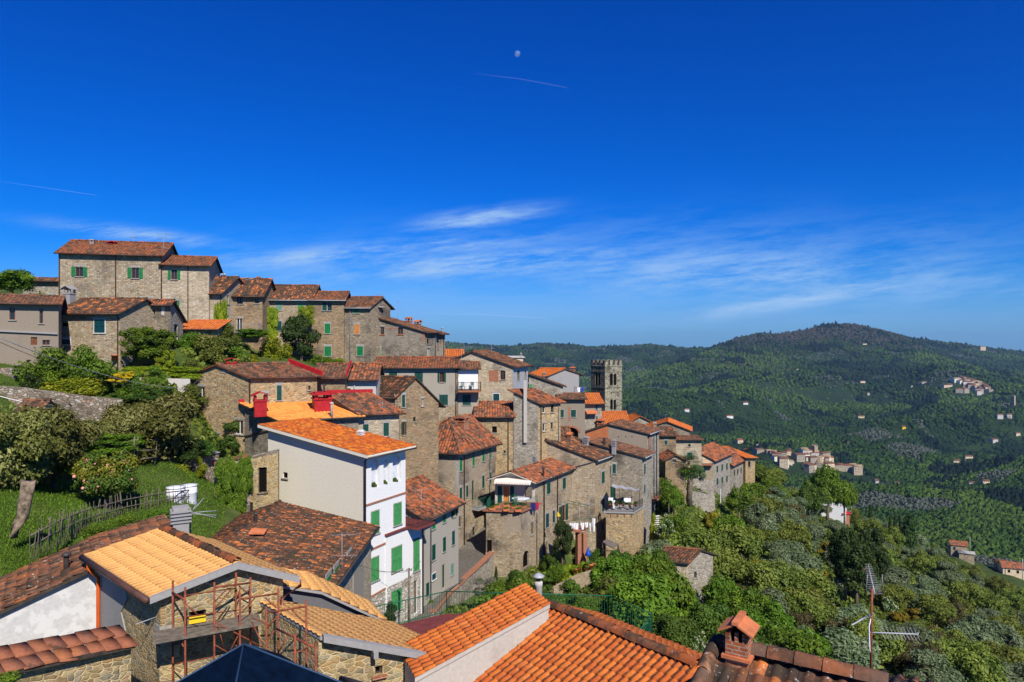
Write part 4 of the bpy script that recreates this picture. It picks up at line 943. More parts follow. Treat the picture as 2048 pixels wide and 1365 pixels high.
h = make('stone_house', 'stone house with pale green half-open shutters between creeper columns', corners((524, 82), 4, pc=622, la=7), 'L', ('e', 598, 1.8), -3, wall='stone_tan', tile='tile_dark', gut='zinc')
wins(h, K2, [('R', 690, 291, 728, 345, 'S', 'p'), ('R', 838, 299, 878, 350, 'S', 'l'), ('R', 686, 419, 727, 485, 'S', 't')]); h.pipe(K2, 'R', 597); h.done()
h = make('stone_house', 'tall grey stone house with three stacked green-shuttered windows', corners((621, 82.3), 6, pc=688, la=6), 'L', ('e', 599.5, 1.05), -4, wall='stone_grey', tile='tile_rust', gut='zinc')
wins(h, K2, [('R', 1006, 290, 1036, 347, 'S', 'd'), ('R', 1042, 292, 1070, 347, 'D', 'd'), ('R', 1022, 436, 1061, 503, 'S', 'g'), ('R', 1020, 591, 1066, 658, 'S', 'g')]); h.done()
h = make('stone_house', 'narrow stone house with orange wooden shutters and a satellite dish on its gable', corners((742, 83), 60, lc=3.6, pa=686, anga=177), 'R', ('e', 613, 1.1), -4, wall='stone_grey', tile='tile_old', gut='zinc')
wins(h, K2, [('L', 1219, 329, 1258, 364, 'S', 'g'), ('L', 1223, 441, 1260, 507, 'S', 'o'), ('L', 1243, 591, 1283, 655, 'S', 'g')]); h.pipe(K2, 'L', 1195, mat='zinc')
p = h.w3('R', 1.6, 4.1, .25); MB().lathe(p, [(.05, 0), (.3, .02), (.42, .12), (.4, .13), (.05, .03)], 12).build('satellite_dish', 'white_plastic', h.root)
h.aerial(K2, 1388, 285, 232, booms=((0, .7, 0),)); h.done()
h = make('stone_house', 'long stone house with sloping roofline, two brown windows and brick chimneys', corners((849, 84), 65, lc=2.8, pa=692, anga=176), 'L', [kxy for kxy in ((1155, 330), (1700, 492))], -6, K2, wall='stone_grey', tile='tile_old')
wins(h, K2, [('L', 1397, 459, 1428, 511, 'D', 'b', 'terracotta'), ('L', 1521, 463, 1556, 508, 'D', 'b', 'terracotta'), ('L', 1360, 600, 1403, 662, 'S', 'l'), ('R', 1722, 605, 1740, 665, 'D', 'w'), ('R', 1720, 540, 1735, 575, 'B', 'b')])
h.patch(K2, 'L', [(1436, 462), (1513, 464), (1513, 472), (1436, 470)], 'brick', 'brick_band', .01); h.patch(K2, 'L', [(1685, 505), (1702, 510), (1702, 560), (1692, 560)], 'brick', 'brick_quoin', .01)
h.chimney(K2, 1596, 452, 390, 40, 'brick', Y=86); h.chimney(K2, 1657, 462, 413, 38, 'tiled', Y=87); h.aerial(K2, 1520, 420, 282, Y=86, booms=((0, .2, 0),)); h.aerial(K2, 1700, 470, 425, Y=87, booms=((0, 1.3, 10), (-.4, 1, 0)))
h.pipe(K2, 'R', 1775, mat='zinc'); h.done()
h = make('stone_house', 'stone house end wall with zinc flue at the end of the upper row', corners((869, 87), 60, pc=890, la=8), 'L', ('e', 668, .9, .5), -6, wall='stone_tan', tile='tile_old')
wins(h, K2, [('R', 1792, 560, 1800, 610, 'D', 'b')]); h.chimney(K2, 1824, 500, 462, 14, 'flue', mat='zinc'); h.pipe(K2, 'R', 1832); h.done()
# --- middle left group
h = make('stone_house', 'big stone gable house with white casement window and red roof flashing', corners((497, 58), 25, pc=634, pa=375, anga=155), 'L', [(60, 283), (320, 184), (605, 300)], -11.2, K4, wall='stone_gold', tile='tile_old', fascia='wood_brown')
wins(h, K4, [('L', 162, 340, 213, 440, 'D', 'w'), ('L', 433, 578, 488, 680, 'D', 'w'), ('L', 292, 682, 314, 738, 'D', 'y'), ('L', 190, 668, 214, 800, 'G', 'w'), ('R', 732, 328, 766, 436, 'S', 'd'), ('R', 642, 384, 667, 430, 'S', 'd'), ('R', 958, 330, 972, 360, 'B', 'b')])
h.pipe(K4, 'R', 536, mat='dark_metal', r=.07); h.chimney(K4, 405, 185, 132, 80, 'tiled', mat='red_paint', Y=60)
h.patch(K4, 'L', [(345, 215), (362, 215), (362, 240), (345, 240)], 'cement', 'vent', .03)
q = h.slopes[1]; e = Vector((h.E.x, h.E.y, 0)).normalized(); a_, b_ = q[3], q[2]
MB().obox(a_ - e * .25 + UP * .1, e * .16, (b_ - a_), UP * .42).build('flashing', 'red_paint', h.roof); h.done()
h = make('stone_house', 'stone house under a clean light orange roof with two red chimneys', corners((557, 54.5), 26, pc=717, pa=490, anga=140), 'L', [(525, 480), (745, 579)], -16, K4, wall='stone_grey', tile='tile_clean', gut='dark_metal')
h.chimney(K4, 612, 505, 375, 100, 'tiled', mat='red_paint', Y=55.2); h.chimney(K4, 1055, 470, 372, 140, 'cement', mat='red_paint', Y=58); h.chimney(K4, 1072, 400, 318, 14, 'flue', Y=58); h.chimney(K4, 1126, 515, 448, 18, 'flue', mat='cement_pale', Y=56)
h.patch(K4, 'L', [(497, 690), (700, 640), (700, 650), (497, 702)], 'dark_metal', 'pipe_run', .08)
q = h.slopes[0]; MB().obox(q[0] + UP * .12, q[3] - q[0], Vector((.05, .1, 0)), UP * .28).build('flashing', 'red_paint', h.roof); h.done()
h = make('stone_house', 'stone house with dark green shutters and red-brown roof behind the white house', corners((716, 57.5), 18, pc=798, pa=664, anga=138), 'L', [(1130, 410), (1310, 527)], -17, K4, wall='stone_tan', tile='tile_mix')
wins(h, K4, [('R', 1351, 607, 1390, 657, 'S', 'd'), ('R', 1498, 597, 1536, 690, 'S', 'd')]); h.aerial(K4, 1490, 500, 450, booms=((0, 1.2, 30), (-.3, .9, 60)))
q = h.slopes[0]; MB().obox(q[0] + UP * .12, q[3] - q[0], Vector((.05, .1, 0)), UP * .3).build('flashing', 'red_paint', h.roof); h.done()
h = make('stone_house', 'low stone house with dark roof and red flashing behind the crowned red chimney', corners((628, 61.5), 5, pc=690, la=5), 'L', ('e', 754, .95), -9, wall='stone_tan', tile='tile_old')
q = h.slopes[1]; MB().obox(q[3] + UP * .1 - Vector((.2, 0, 0)), Vector((.14, 0, 0)), q[2] - q[3], UP * .35).build('flashing', 'red_paint', h.roof); h.done()
h = make('stone_house', 'low house with mottled orange roof beside a tiny brick window', corners((690, 63.2), 5, pc=752, la=5), 'L', ('e', 757, 1.15), -9, wall='cement_pale', tile='tile_mix')
wins(h, K4, [('R', 1222, 350, 1262, 400, 'D', 'b', 'terracotta')]); h.pipe(K4, 'R', 1290, 325, 372, 'zinc'); h.done()
h = make('stone_house', 'stone gable house with mossy dark roof and slim openings beside tall shutters', corners((795, 66), 30, pc=877, pa=710, anga=166), 'R', [(1600, 388), (1712, 276), (1888, 452)], -17, K4, wall='stone_grey', tile='tile_dark')
wins(h, K4, [('R', 1631, 396, 1652, 484, 'S', 'd'), ('R', 1774, 425, 1786, 478, 'D', 'w'), ('R', 1836, 430, 1842, 470, 'D', 'w'), ('R', 1636, 592, 1652, 684, 'O', 'd'), ('R', 1712, 555, 1728, 588, 'B', 'b')])
h.pipe(K4, 'L', 1588, mat='zinc'); h.pipe(K4, 'R', 1606, mat='copper_pipe'); h.done()
# --- white house
h = make('white_house', 'tall white rendered house with bright orange roof, three arched windows and green shutters', corners((731, 46), 60, pc=811, pa=536, anga=150), 'L', [(539, 858), (727, 911)], -21.5, wall='stucco_white', tile='tile_bright', walls={'L': 'stucco_cream'}, eo=.6, vo=.45, fascia='stucco_cream', thick=.2, gut='dark_metal', lod=0, pitch=.22, row=.3)
WH = h
for x0, y0, x1, y1 in ((872, 208, 931, 415), (959, 212, 1000, 388), (1025, 178, 1085, 373)): h.win(KW, 'R', x0, y0, x1, y1, 'P', 'w', 'stucco_white', True, False)
wins(h, KW, [('R', 871, 585, 925, 748, 'S', 'l'), ('R', 1033, 528, 1085, 682, 'S', 'l'), ('R', 868, 918, 923, 1085, 'S', 'l'), ('L', 236, 306, 270, 348, 'B', 'b'), ('L', 356, 564, 391, 595, 'B', 'b')])
for a in ([(833, 536), (1118, 444), (1118, 457), (833, 550)], [(833, 870), (1118, 742), (1118, 756), (833, 884)], [(828, 1216), (985, 1124), (985, 1137), (828, 1230)]): h.patch(KW, 'R', a, 'copper_pipe' if 0 else 'brick', 'red_band', .05)
h.pipe(KW, 'R', 820, mat='brown_pipe', r=.07)
h.patch(KW, 'R', [(828, 1232), (985, 1139), (985, 1500), (828, 1500)], 'stone_white', 'stone_base', .012)
h.chimney(KW, 795, 62, 0, 46, 'stack', mat='white_frame'); h.done()
B_ = cross_ray(WH.B, 60, 771) + Vector((.87, -.5)) * .12
h = make('white_house_wing', 'lower white wing with green shutters and roof terrace beside the tall white house', corners((771.5, B_.y), 60, pc=846, la=4), 'L', ('e', 1073, .02), -22, wall='stucco_white', tile='maroon_tile', flat=True, eo=.12, vo=.06, gut=False, fascia='maroon_tile', thick=.14)
wins(h, KW, [('R', 1018, 842, 1088, 1012, 'S', 'l'), ('R', 1175, 785, 1214, 1012, 'S', 'l'), ('R', 1016, 1148, 1085, 1300, 'S', 'l'), ('R', 1176, 1085, 1202, 1320, 'G', 'y')])
h.patch(KW, 'R', [(985, 1135), (1225, 1012), (1225, 1500), (985, 1500)], 'stone_white', 'stone_base', .008); h.pipe(KW, 'R', 1236, mat='brown_pipe', r=.06)
a = h.w3('R', 2.4, h.prof[1][1] + .16, .9); d = h.dirv('R'); n = h.nrm('R'); L = (h.C - h.B).length
MB().obox(h.w3('R', 2.3, h.prof[1][1] - .02, .1), d * (L - 2.2), n * .95, UP * .16).build('balcony', 'maroon_tile', h.root)
z = h.prof[1][1] + .16; rail(MB(), [h.w3('R', 2.35, z, .1), h.w3('R', 2.35, z, 1.0), h.w3('R', L - .1, z, 1.0), h.w3('R', L - .1, z, -2.5)], .9, .12).build('railing', 'black_iron', h.root)
h.done()
# --- street row
h = make('street_house', 'grey rendered street house with rows of small green shutters', corners((845, 52.4), 68, pc=917, la=5.5), 'L', ('e', 1037, 1.7, .35), -23.5, wall='stucco_street', tile='tile_mix', eo=.5, gut='dark_metal', lod=1)
wins(h, K6, [('R', 1563, 247, 1584, 330, 'S', 'g'), ('R', 1637, 208, 1655, 285, 'S', 'g'), ('R', 1703, 167, 1722, 248, 'O', 'd'), ('R', 1563, 437, 1584, 540, 'S', 'd'), ('R', 1637, 388, 1654, 482, 'S', 'd'), ('R', 1698, 345, 1714, 437, 'S', 'd'), ('R', 1633, 570, 1652, 730, 'G', 'd'), ('R', 1563, 632, 1586, 672, 'S', 't', 'white_frame'), ('R', 1523, 695, 1541, 785, 'S', 'd'), ('R', 1690, 565, 1706, 640, 'S', 'p')])
h.pipe(K6, 'R', 1550, mat='zinc'); h.aerial(K6, 1492, 250, 60, idx=1, booms=((0, 1.6, 30),)); h.done(); GH = h
h = make('stone_house', 'tall stone house with hipped orange roof at the head of the alley', corners((917, 69), 60, pc=991, pa=808, anga=166), 'L', ('e', 898, 2.55), -24.5, wall='stone_tan', tile='tile_mix', hip=3.1, eo=.6, gut='dark_metal')
wins(h, K3, [('L', 478, 1008, 535, 1090, 'S', 't'), ('R', 748, 1010, 763, 1101, 'S', 'g'), ('R', 835, 970, 848, 1064, 'S', 'g'), ('R', 903, 945, 916, 1035, 'S', 'g'), ('R', 950, 933, 962, 1013, 'S', 'g'),
  ('R', 748, 1215, 762, 1290, 'S', 'd'), ('R', 792, 1200, 804, 1277, 'S', 'd'), ('R', 832, 1165, 846, 1300, 'G', 'd'), ('R', 902, 1133, 915, 1215, 'S', 'd'), ('R', 950, 1112, 962, 1188, 'S', 'd')])
wins(h, K5, [('R', 232, 728, 246, 800, 'D', 'y'), ('R', 325, 800, 340, 890, 'D', 'd'), ('R', 420, 880, 455, 980, 'G', 'd')])
h.pipe(K3, 'R', 776, mat='brown_pipe'); h.pipe(K3, 'R', 950, mat='zinc'); h.chimney(K3, 770, 800, 722, 68, 'stone', mat='brick', Y=73)
slab(h, K5, 'R', 318, 482, 636, 652, .9, railmat='green_iron')
h.patch(K3, 'L', [(742, 950), (712, 950), (726, 1020), (708, 1020), (728, 1100), (712, 1180), (742, 1240)], 'grey_stone', 'quoins', .02); h.done()
# --- centre
h = make('rendered_house', 'long grey rendered house with mossy roof and dark green shutters', corners((751, 78), 4, pc=915, la=6), 'L', ('e', 735, .95), -12, wall='stone_tan', tile='tile_rust', gut='dark_metal')
h.patch_uz('R', [(0.02, -7.3), (9.2, -7.4), (9.2, h.prof[-1][1] - .05), (.02, h.prof[-1][1] - .05)], 'stucco_grey', 'render', .008)
wins(h, K3, [('R', 267, 425, 322, 458, 'S', 'd'), ('R', 441, 424, 497, 497, 'S', 'd'), ('R', 613, 427, 640, 494, 'O', 'd'), ('R', 610, 580, 668, 650, 'S', 'd')]); h.pipe(K3, 'R', 724); h.aerial(K3, 760, 395, 265, Y=78, booms=((0, 1, 5),)); h.done()
h = make('rendered_house', 'narrow house with a white recessed balcony and green plastic chairs', corners((916, 78.8), 5, pc=957, la=5), 'L', ('e', 737, .8), -13, wall='stone_tan', tile='tile_old')
h.patch_uz('R', [(.02, -5.55), (2.3, -5.55), (2.3, h.prof[-1][1] - .05), (.02, h.prof[-1][1] - .05)], 'stucco_white', 'render', .008); h.patch_uz('R', [(.02, -8.4), (2.3, -8.4), (2.3, -5.7), (.02, -5.7)], 'stucco_grey', 'render', .008)
wins(h, K3, [('R', 764, 440, 822, 545, 'G', 'g'), ('R', 769, 580, 824, 650, 'S', 'd')])
bal, bu0, bu1, bz = slab(h, K3, 'R', 737, 893, 547, 558, 1.3, 'brick', railmat='black_iron'); h.done(); HBAL = h
h = make('stone_house', 'stone house with brick-patched gable and grey clad corner in the middle of town', corners((1025, 80.5), 65, pc=1055, pa=903, anga=174), 'L', [(705, 345), (838, 288), (1110, 386)], -17, K3, wall='stone_tan', tile='tile_old', walls={'R': 'stone_gold'})
wins(h, K3, [('L', 1027, 416, 1060, 478, 'D', 'b'), ('L', 978, 573, 1020, 634, 'S', 't', 'white_frame')])
h.patch(K3, 'L', [(945, 415), (1012, 412), (1014, 490), (950, 490)], 'brick', 'brick_patch', .012)
h.patch(K3, 'R', [(1111, 390), (1212, 385), (1212, 545), (1111, 552)], 'zinc', 'cladding', .05); wins(h, K3, [('R', 1140, 415, 1155, 482, 'D', 'y'), ('R', 1190, 415, 1200, 470, 'D', 'y')]); h.aerial(K3, 965, 320, 232, Y=83, booms=((0, 1, 20), (-.5, .8, 60), (-.9, .9, 0))); h.done()
h = make('stone_house', 'lean-to stone block with small tiled roof below the brick-patched gable', corners((952, 77), 2, pc=1026, la=2.7), 'L', ('e', 832, 1.1, 0), -18.5, wall='stone_gold', tile='tile_mix')
wins(h, K3, [('R', 970, 796, 1003, 840, 'B', 'b'), ('R', 985, 915, 1000, 975, 'D', 'y'), ('R', 1048, 960, 1062, 978, 'B', 'b')]); h.pipe(K3, 'R', 1080, mat='dark_metal'); h.done()
h = make('stone_house', 'stone house with golden side wall and tall pale pilaster', corners((1076, 77), 32, pc=1121, pa=1027, anga=170), 'L', [(1115, 560), (1285, 636)], -17.5, K3, wall='stone_pale', tile='tile_mix', walls={'R': 'stone_gold'})
wins(h, K3, [('R', 1314, 656, 1332, 704, 'D', 'w'), ('R', 1371, 648, 1390, 700, 'D', 'y'), ('R', 1315, 775, 1332, 830, 'D', 'w'), ('R', 1370, 770, 1384, 815, 'D', 'y')])
h.patch(K3, 'L', [(1188, 480), (1209, 480), (1209, 905), (1188, 905)], 'cement_pale', 'pilaster', .3); h.pipe(K3, 'R', 1302); h.pipe(K3, 'R', 1422, mat='zinc'); h.done()
h = make('rendered_house', 'grey rendered gable house with orange roof and brick chimney left of the tower', corners((1097, 92), 20, pc=1158, pa=1055, anga=168), 'R', [(1345, 454), (1455, 408), (1580, 449)], -15, K3, wall='cement', tile='tile_orange')
h.chimney(K3, 1520, 425, 388, 36, 'brick', Y=95); h.chimney(K3, 1327, 460, 425, 16, 'cement', Y=92)
bal2, _, _, _ = slab(h, K3, 'R', 1530, 1590, 572, 580, 1.2, railmat='aerial_metal'); h.done()
h = make('stone_outbuilding', 'pale stone wall of a low building with slanting tiled top', corners((1058, 88), 2, pc=1126, la=3), 'R', [(1215, 440), (1450, 522)], -14, K3, wall='stone_pale', tile='tile_old', gut=False)
wins(h, K3, [('R', 1220, 508, 1246, 548, 'S', 'l')]); h.done()
h = make('arch_house', 'brown rendered house with a wide brick arch and two green shutters', corners((1119, 86), 2, pc=1170, la=5), 'L', ('e', 798, .35), -17, wall='stucco_brown', tile='tile_old')
wins(h, K3, [('R', 1436, 682, 1459, 734, 'S', 'd'), ('R', 1508, 683, 1542, 732, 'S', 'd')])
u0, Yq = h.on('R', kx(K3, 1430)); u1, Yq = h.on('R', kx(K3, 1572)); zt = -(ky(K3, 790) - CY) / F * Yq; zs = -(ky(K3, 838) - CY) / F * Yq; uc, rr = (u0 + u1) / 2, (u1 - u0) / 2 - .25
arc = lambda r_, q: [(uc + r_ * math.cos(t), zs + r_ * q * math.sin(t)) for t in [math.pi * i / 12 for i in range(13)]]
h.holes['R'].append(([(uc - rr, -16.8), (uc + rr, -16.8)] + arc(rr, .62), 1.2))
h.patch_uz('R', arc(rr + .3, .66) + arc(rr, .62)[::-1], 'brick', 'arch_ring', .04); MB().quad(h.w3('R', uc - rr, -16.8, -1.2), h.w3('R', uc + rr, -16.8, -1.2), h.w3('R', uc + rr, zs + rr, -1.2), h.w3('R', uc - rr, zs + rr, -1.2)).build('dark_back', 'wood_dark', h.root)  # dark sheet painting the unlit inside of the arch opening
h.patch(K3, 'R', [(1490, 665), (1506, 665), (1506, 760), (1490, 760)], 'brick', 'brick_patch', .012); h.done()
h = make('stone_house', 'small pale house with two stepped orange roofs in front of the tower', corners((1169, 90), 10, pc=1203, la=4), 'L', ('e', 806, .9), -17, wall='stone_pale', tile='tile_orange')
wins(h, K3, [('R', 1676, 645, 1690, 682, 'S', 'd'), ('R', 1680, 728, 1690, 765, 'S', 'd')]); MB().obox(h.w3('R', .1, -8.3 - .95, 0), h.dirv('R') * 1.5, h.nrm('R') * .8 - UP * .3, UP * .1).build('awning_roof', 'terracotta', h.root); h.done()
# --- bell tower
A, B, C = corners((1210, 158), 32, pc=1244, pa=1182, anga=122)
zt = -(ky(K3, 388) - CY) / F * 158
h = House('bell_tower', 'square stone bell tower with battlements and twin arched openings', A, B, C, 'L', [(0, zt), (1, zt)], -32, wall='stone_dark', tile='stone_dark', flat=True, eo=.1, vo=.1, gut=False, thick=.25, cat='bell tower', fascia='stone_dark')
h.wallmats = {'L': 'stone_tower_dark'}  # left face stained darker, its turn from the sun put into the colour too
def bifora(face, xa, xb, y0, y1):
    for x0, x1 in ((xa, (xa * .54 + xb * .46)), (xa * .42 + xb * .58, xb)):
        h.win(K3, face, x0, y0, x1, y1, 'B', 'b', 'stone_dark', True, False)
bifora('R', 1774, 1819, 435, 515); bifora('R', 1776, 1817, 612, 682); bifora('L', 1674, 1707, 433, 516)
for f in 'LRCD':
    L = (h.faces[f][1] - h.faces[f][0]).length; n = 4
    for i in range(n):
        u = .05 + i * (L - .85) / (n - 1); m_ = MB(); m_.obox(h.w3(f, u, zt + .24, -.55), h.dirv(f) * .75, h.nrm(f) * .6, UP * 1.1); m_.prism([h.w3(f, u - .04, zt + 1.34, -.6), h.w3(f, u + .79, zt + 1.34, -.6), h.w3(f, u + .79, zt + 1.34, .1), h.w3(f, u - .04, zt + 1.34, .1)], (0, 0, .1)); m_.build('merlon', h.wallmats.get(f, 'stone_dark'), h.root)
for y in (535, 425): 
    for f in 'LR':
        u, Y = h.on(f, kx(K3, 1700 if f == 'L' else 1800)); z = -(ky(K3, y) - CY) / F * Y; L = (h.faces[f][1] - h.faces[f][0]).length
        MB().obox(h.w3(f, -.03, z, -.02), h.dirv(f) * (L + .06), h.nrm(f) * .1, UP * .18).build('string_course', h.wallmats.get(f, 'stone_dark'), h.root)
for x in (1786, 1806):
    u, Y = h.on('R', kx(K3, x)); MB().lathe(h.w3('R', u, -(ky(K3, 505) - CY) / F * Y, -.9), [(.42, 0), (.3, .25), (.22, .6), (.1, .75)], 12).build('bell', 'bell_bronze', h.root)
h.done()
# --- terrace house and neighbours
h = make('terrace_block', 'square stone block carrying a red tiled terrace by the alley', corners((1042, 66), 60, pc=1078, pa=972, anga=172), 'L', ('z', [(0, -16.55), (1, -16.55)]), -24.5, wall='stone_tan', tile='patio_tile', flat=True, eo=.22, vo=.22, gut=False, thick=.14)
wins(h, KT, [('R', 583, 712, 610, 850, 'D', 'y')]); h.win(KT, 'R', 490, 1035, 556, 1218, 'B', 'b', 'brick', True, False); h.win(KT, 'L', 76, 912, 134, 1060, 'B', 'y')
h.pipe(KT, 'R', 640, 600, 1200, 'black_iron', .03)
z = -16.41; e = [h.w3('L', .1, z, .1), h.w3('L', (h.B - h.A).length + .05, z, .1)]; e2 = h.w3('R', 3.2, z, .1)
rail(MB(), [h.w3('L', .05, z, -2.2), e[0], e[1], e2], .85, .12).build('railing', 'green_iron', h.root); h.done(); TB = h
h = make('terrace_house', 'stone house with cream awning over its terrace and mottled red roof', corners((1070, 69.6), 60, pc=1151, pa=990, anga=170), 'L', [(462, 470), (605, 424), (765, 492)], -24.8, K5, wall='stone_tan', tile='tile_mix', walls={'L': 'cement_pale'}, fascia='cement_pale', vo=.7)
h.chimney(K5, 748, 362, 312, 28, 'stack'); h.chimney(K5, 808, 462, 390, 14, 'flue')
wins(h, KT, [('L', 268, 300, 328, 512, 'G', 'o'), ('R', 760, 265, 797, 388, 'S', 'd'), ('R', 940, 205, 972, 330, 'S', 'd'), ('R', 748, 612, 780, 768, 'S', 't'), ('R', 826, 578, 848, 715, 'S', 't'), ('R', 924, 520, 972, 700, 'O', 'd'), ('R', 750, 935, 768, 1060, 'D', 'y'), ('R', 748, 1190, 780, 1290, 'D', 'y')])
for x0, x1 in ((204, 250), (345, 386)):
    u0, Y0 = h.on('L', kx(KT, x0)); u1, _ = h.on('L', kx(KT, x1)); shutter(h, 'L', u0, u1, -(ky(KT, 520) - CY) / F * Y0, -(ky(KT, 300) - CY) / F * Y0, 'shutter_dark', h.root, .02)
h.patch(KT, 'L', [(525, 305), (596, 305), (596, 415), (525, 415)], 'wood_grey', 'wall_cabinet', .25)
h.pipe(KT, 'R', 722, mat='dark_metal', r=.07); h.pipe(KT, 'R', 876, mat='brown_pipe'); h.done(); TH = h
h = make('stone_house', 'large stone gable house with broad blank plastered front above the garden', corners((1190, 77), 58, pc=1226, pa=1024, anga=173), 'L', [(588, 264), (830, 210), (1192, 352)], -27.5, K5, wall='stone_patchy', tile='tile_dark', walls={'R': 'stone_tan'}, gut='zinc')
wins(h, K5, [('R', 1206, 422, 1224, 500, 'S', 'd'), ('R', 1208, 608, 1222, 694, 'S', 't'), ('R', 1208, 768, 1220, 830, 'D', 'y')]); h.chimney(K5, 990, 210, 155, 34, 'tiled', idx=1); h.chimney(K5, 1098, 245, 180, 40, 'stack', idx=1)
u, Y = h.on('L', 1105); MB().tube([h.w3('L', u, h.w3('L', u, -(ky(K5, 432) - CY) / F * Y).z, .06), h.w3('L', (h.B - h.A).length, -(ky(K5, 352) - CY) / F * 77, .06)], .07, 6).build('downpipe', 'dark_metal', h.root); h.done()
h = make('stone_house', 'dark stone house above a second terrace with grey canopy frame', corners((1284, 80), 62, pc=1303, pa=1185, anga=172), 'L', [(1130, 225), (1495, 326)], -29, K5, wall='stone_grey', tile='tile_old', walls={'R': 'stone_pale'}, gut='zinc')
wins(h, K5, [('L', 1253, 383, 1269, 442, 'S', 'd'), ('L', 1281, 371, 1303, 434, 'S', 'd'), ('R', 1495, 370, 1503, 440, 'S', 'd'), ('R', 1495, 510, 1502, 570, 'S', 't'), ('L', 1250, 525, 1300, 640, 'G', 'd')])
h.chimney(K5, 1290, 275, 200, 30, 'stack'); h.chimney(K5, 1225, 245, 190, 16, 'flue'); h.done(); H24 = h
h = make('terrace_block', 'golden stone block carrying a cluttered iron-railed terrace', corners((1266, 75), 60, pc=1287, pa=1212, anga=174), 'L', ('z', [(0, -18.95), (1, -18.95)]), -28.5, wall='stone_gold', tile='cement', flat=True, eo=.15, vo=.15, gut=False, thick=.16)
z = -18.79; rail(MB(), [h.w3('L', .05, z, -.1), h.w3('L', .05, z, .05), h.w3('L', (h.B - h.A).length + .05, z, .05), h.w3('R', 3.0, z, .05)], .9, .12).build('railing', 'black_iron', h.root)
for i in range(4): MB().obox(h.w3('L', .5 + i * .75, z - .5, 0), h.dirv('L') * .12, h.nrm('L') * .1, UP * .22).build('bracket', 'brick', h.root)
h.done(); TB2 = h
h = make('rendered_house', 'brown rendered gable house with raw orange brick side and red downpipe', corners((1294, 88), 60, pc=1318, pa=1155, anga=173), 'L', [(1040, 172), (1255, 100), (1512, 162)], -29, K5, wall='stucco_brown', tile='tile_old', walls={'R': 'stone_pale'}, gut='zinc')
h.patch(K5, 'L', [(1042, 178), (1252, 108), (1252, 330), (1042, 330)], 'brick_hollow', 'brick_wall', .03)
wins(h, K5, [('R', 1540, 385, 1550, 440, 'D', 'b'), ('R', 1556, 350, 1564, 410, 'D', 'y'), ('R', 1556, 480, 1564, 530, 'D', 'y'), ('R', 1534, 250, 1545, 300, 'D', 'y')])
for x in (1318, 1368, 1410): h.patch(K5, 'L', [(x, 180), (x + 6, 180), (x + 6, 188), (x, 188)], 'void', 'vent', .01)
h.pipe(K5, 'R', 1528, 165, 470, 'copper_pipe', .14); h.pipe(K5, 'R', 1560, mat='zinc'); h.pipe(K5, 'R', 1578, mat='brown_pipe'); h.chimney(K5, 1200, 130, 60, 46, 'brick', Y=90)
slab(h, K5, 'R', 1530, 1590, 600, 612, .7, 'brick', railmat='black_iron'); h.done()
h = make('stone_house', 'stone gable house with orange roof standing clear against the wooded hill', corners((1379, 110), 75, lc=5, pa=1296, anga=178), 'L', [(1520, 122), (1652, 82), (1806, 142)], -23, K5, wall='stone_grey', tile='tile_orange')
h.chimney(K5, 1570, 140, 82, 22, 'stone', Y=109); h.chimney(K5, 1708, 105, 78, 16, 'tiled', Y=112); h.aerial(K5, 1640, 80, 30, Y=112, booms=((0, .8, 0),)); h.done()
h = make('stone_house', 'stone house with green shutters and flat dark roof edge before the orange gable', corners((1311, 106), 2, pc=1352, la=3), 'L', ('e', 871, .7, 0), -23, wall='stone_grey', tile='tile_dark')
wins(h, K5, [('R', 1635, 209, 1655, 238, 'S', 'd'), ('R', 1634, 292, 1652, 320, 'O', 'd')]); h.done()
h = make('stone_house', 'flat-topped stone wing with one square hole beside a long low roof', corners((1352, 107), 2, pc=1403, la=2.8), 'L', ('e', 880, .15, 0), -26, wall='stone_tan', tile='tile_old')
wins(h, K5, [('R', 1797, 235, 1814, 252, 'B', 'b'), ('R', 1790, 292, 1822, 330, 'S', 'd')]); h.done()
h = make('stone_shed', 'little stone shed with orange gable roof left of the palm', corners((1331, 97), 3, pc=1372, la=4), 'R', [(1637, 346), (1710, 312), (1780, 346)], -24, K5, wall='stone_tan', tile='tile_mix')
wins(h, K5, [('R', 1692, 340, 1714, 360, 'D', 'y')]); h.done()
h = make('rendered_house', 'house with cream upper floor, balcony and weathered orange roof near the palm', corners((1427, 112), 55, pc=1463, pa=1393, anga=174), 'L', [(1393, 903), (1427, 921)], -30, wall='stone_tan', tile='tile_mix', gut='dark_metal', walls={'R': 'stone_pale'})
h.patch(K0, 'L', [(1395, 909), (1426, 924), (1426, 928), (1395, 928)], 'stucco_beige', 'render', .03)
wins(h, KC, [('L', 806, 602, 850, 712, 'S', 't'), ('L', 842, 768, 895, 858, 'S', 'd'), ('R', 1043, 764, 1062, 850, 'S', 'd'), ('R', 1110, 745, 1128, 832, 'S', 'd'), ('R', 1175, 730, 1193, 818, 'S', 'd'), ('R', 1043, 935, 1062, 1025, 'S', 'd'), ('R', 1110, 915, 1128, 1005, 'S', 'd'), ('R', 1175, 900, 1193, 985, 'S', 'd')])
slab(h, KC, 'L', 760, 990, 730, 748, .9, 'brick', railmat='black_iron', rh=.8); h.done()
h = make('stone_house', 'long pale stone house with three bare windows beyond the cream upper floor', corners((1463, 119), 55, pc=1493, la=6), 'L', ('e', 930, 1.5), -32, wall='stone_pale', tile='tile_mix')
wins(h, KC, [('R', 1283, 822, 1302, 905, 'B', 'b'), ('R', 1326, 808, 1349, 888, 'B', 'b'), ('R', 1372, 790, 1392, 872, 'B', 'b'), ('R', 1280, 995, 1292, 1060, 'D', 'y')]); h.done()
h = make('stone_house', 'rust-stained stone end block with one dark window and orange roof', corners((1491, 124), 3, pc=1510, la=7, anga=115), 'L', ('e', 916, .9, 0), -33, wall='stone_gold', tile='tile_orange')
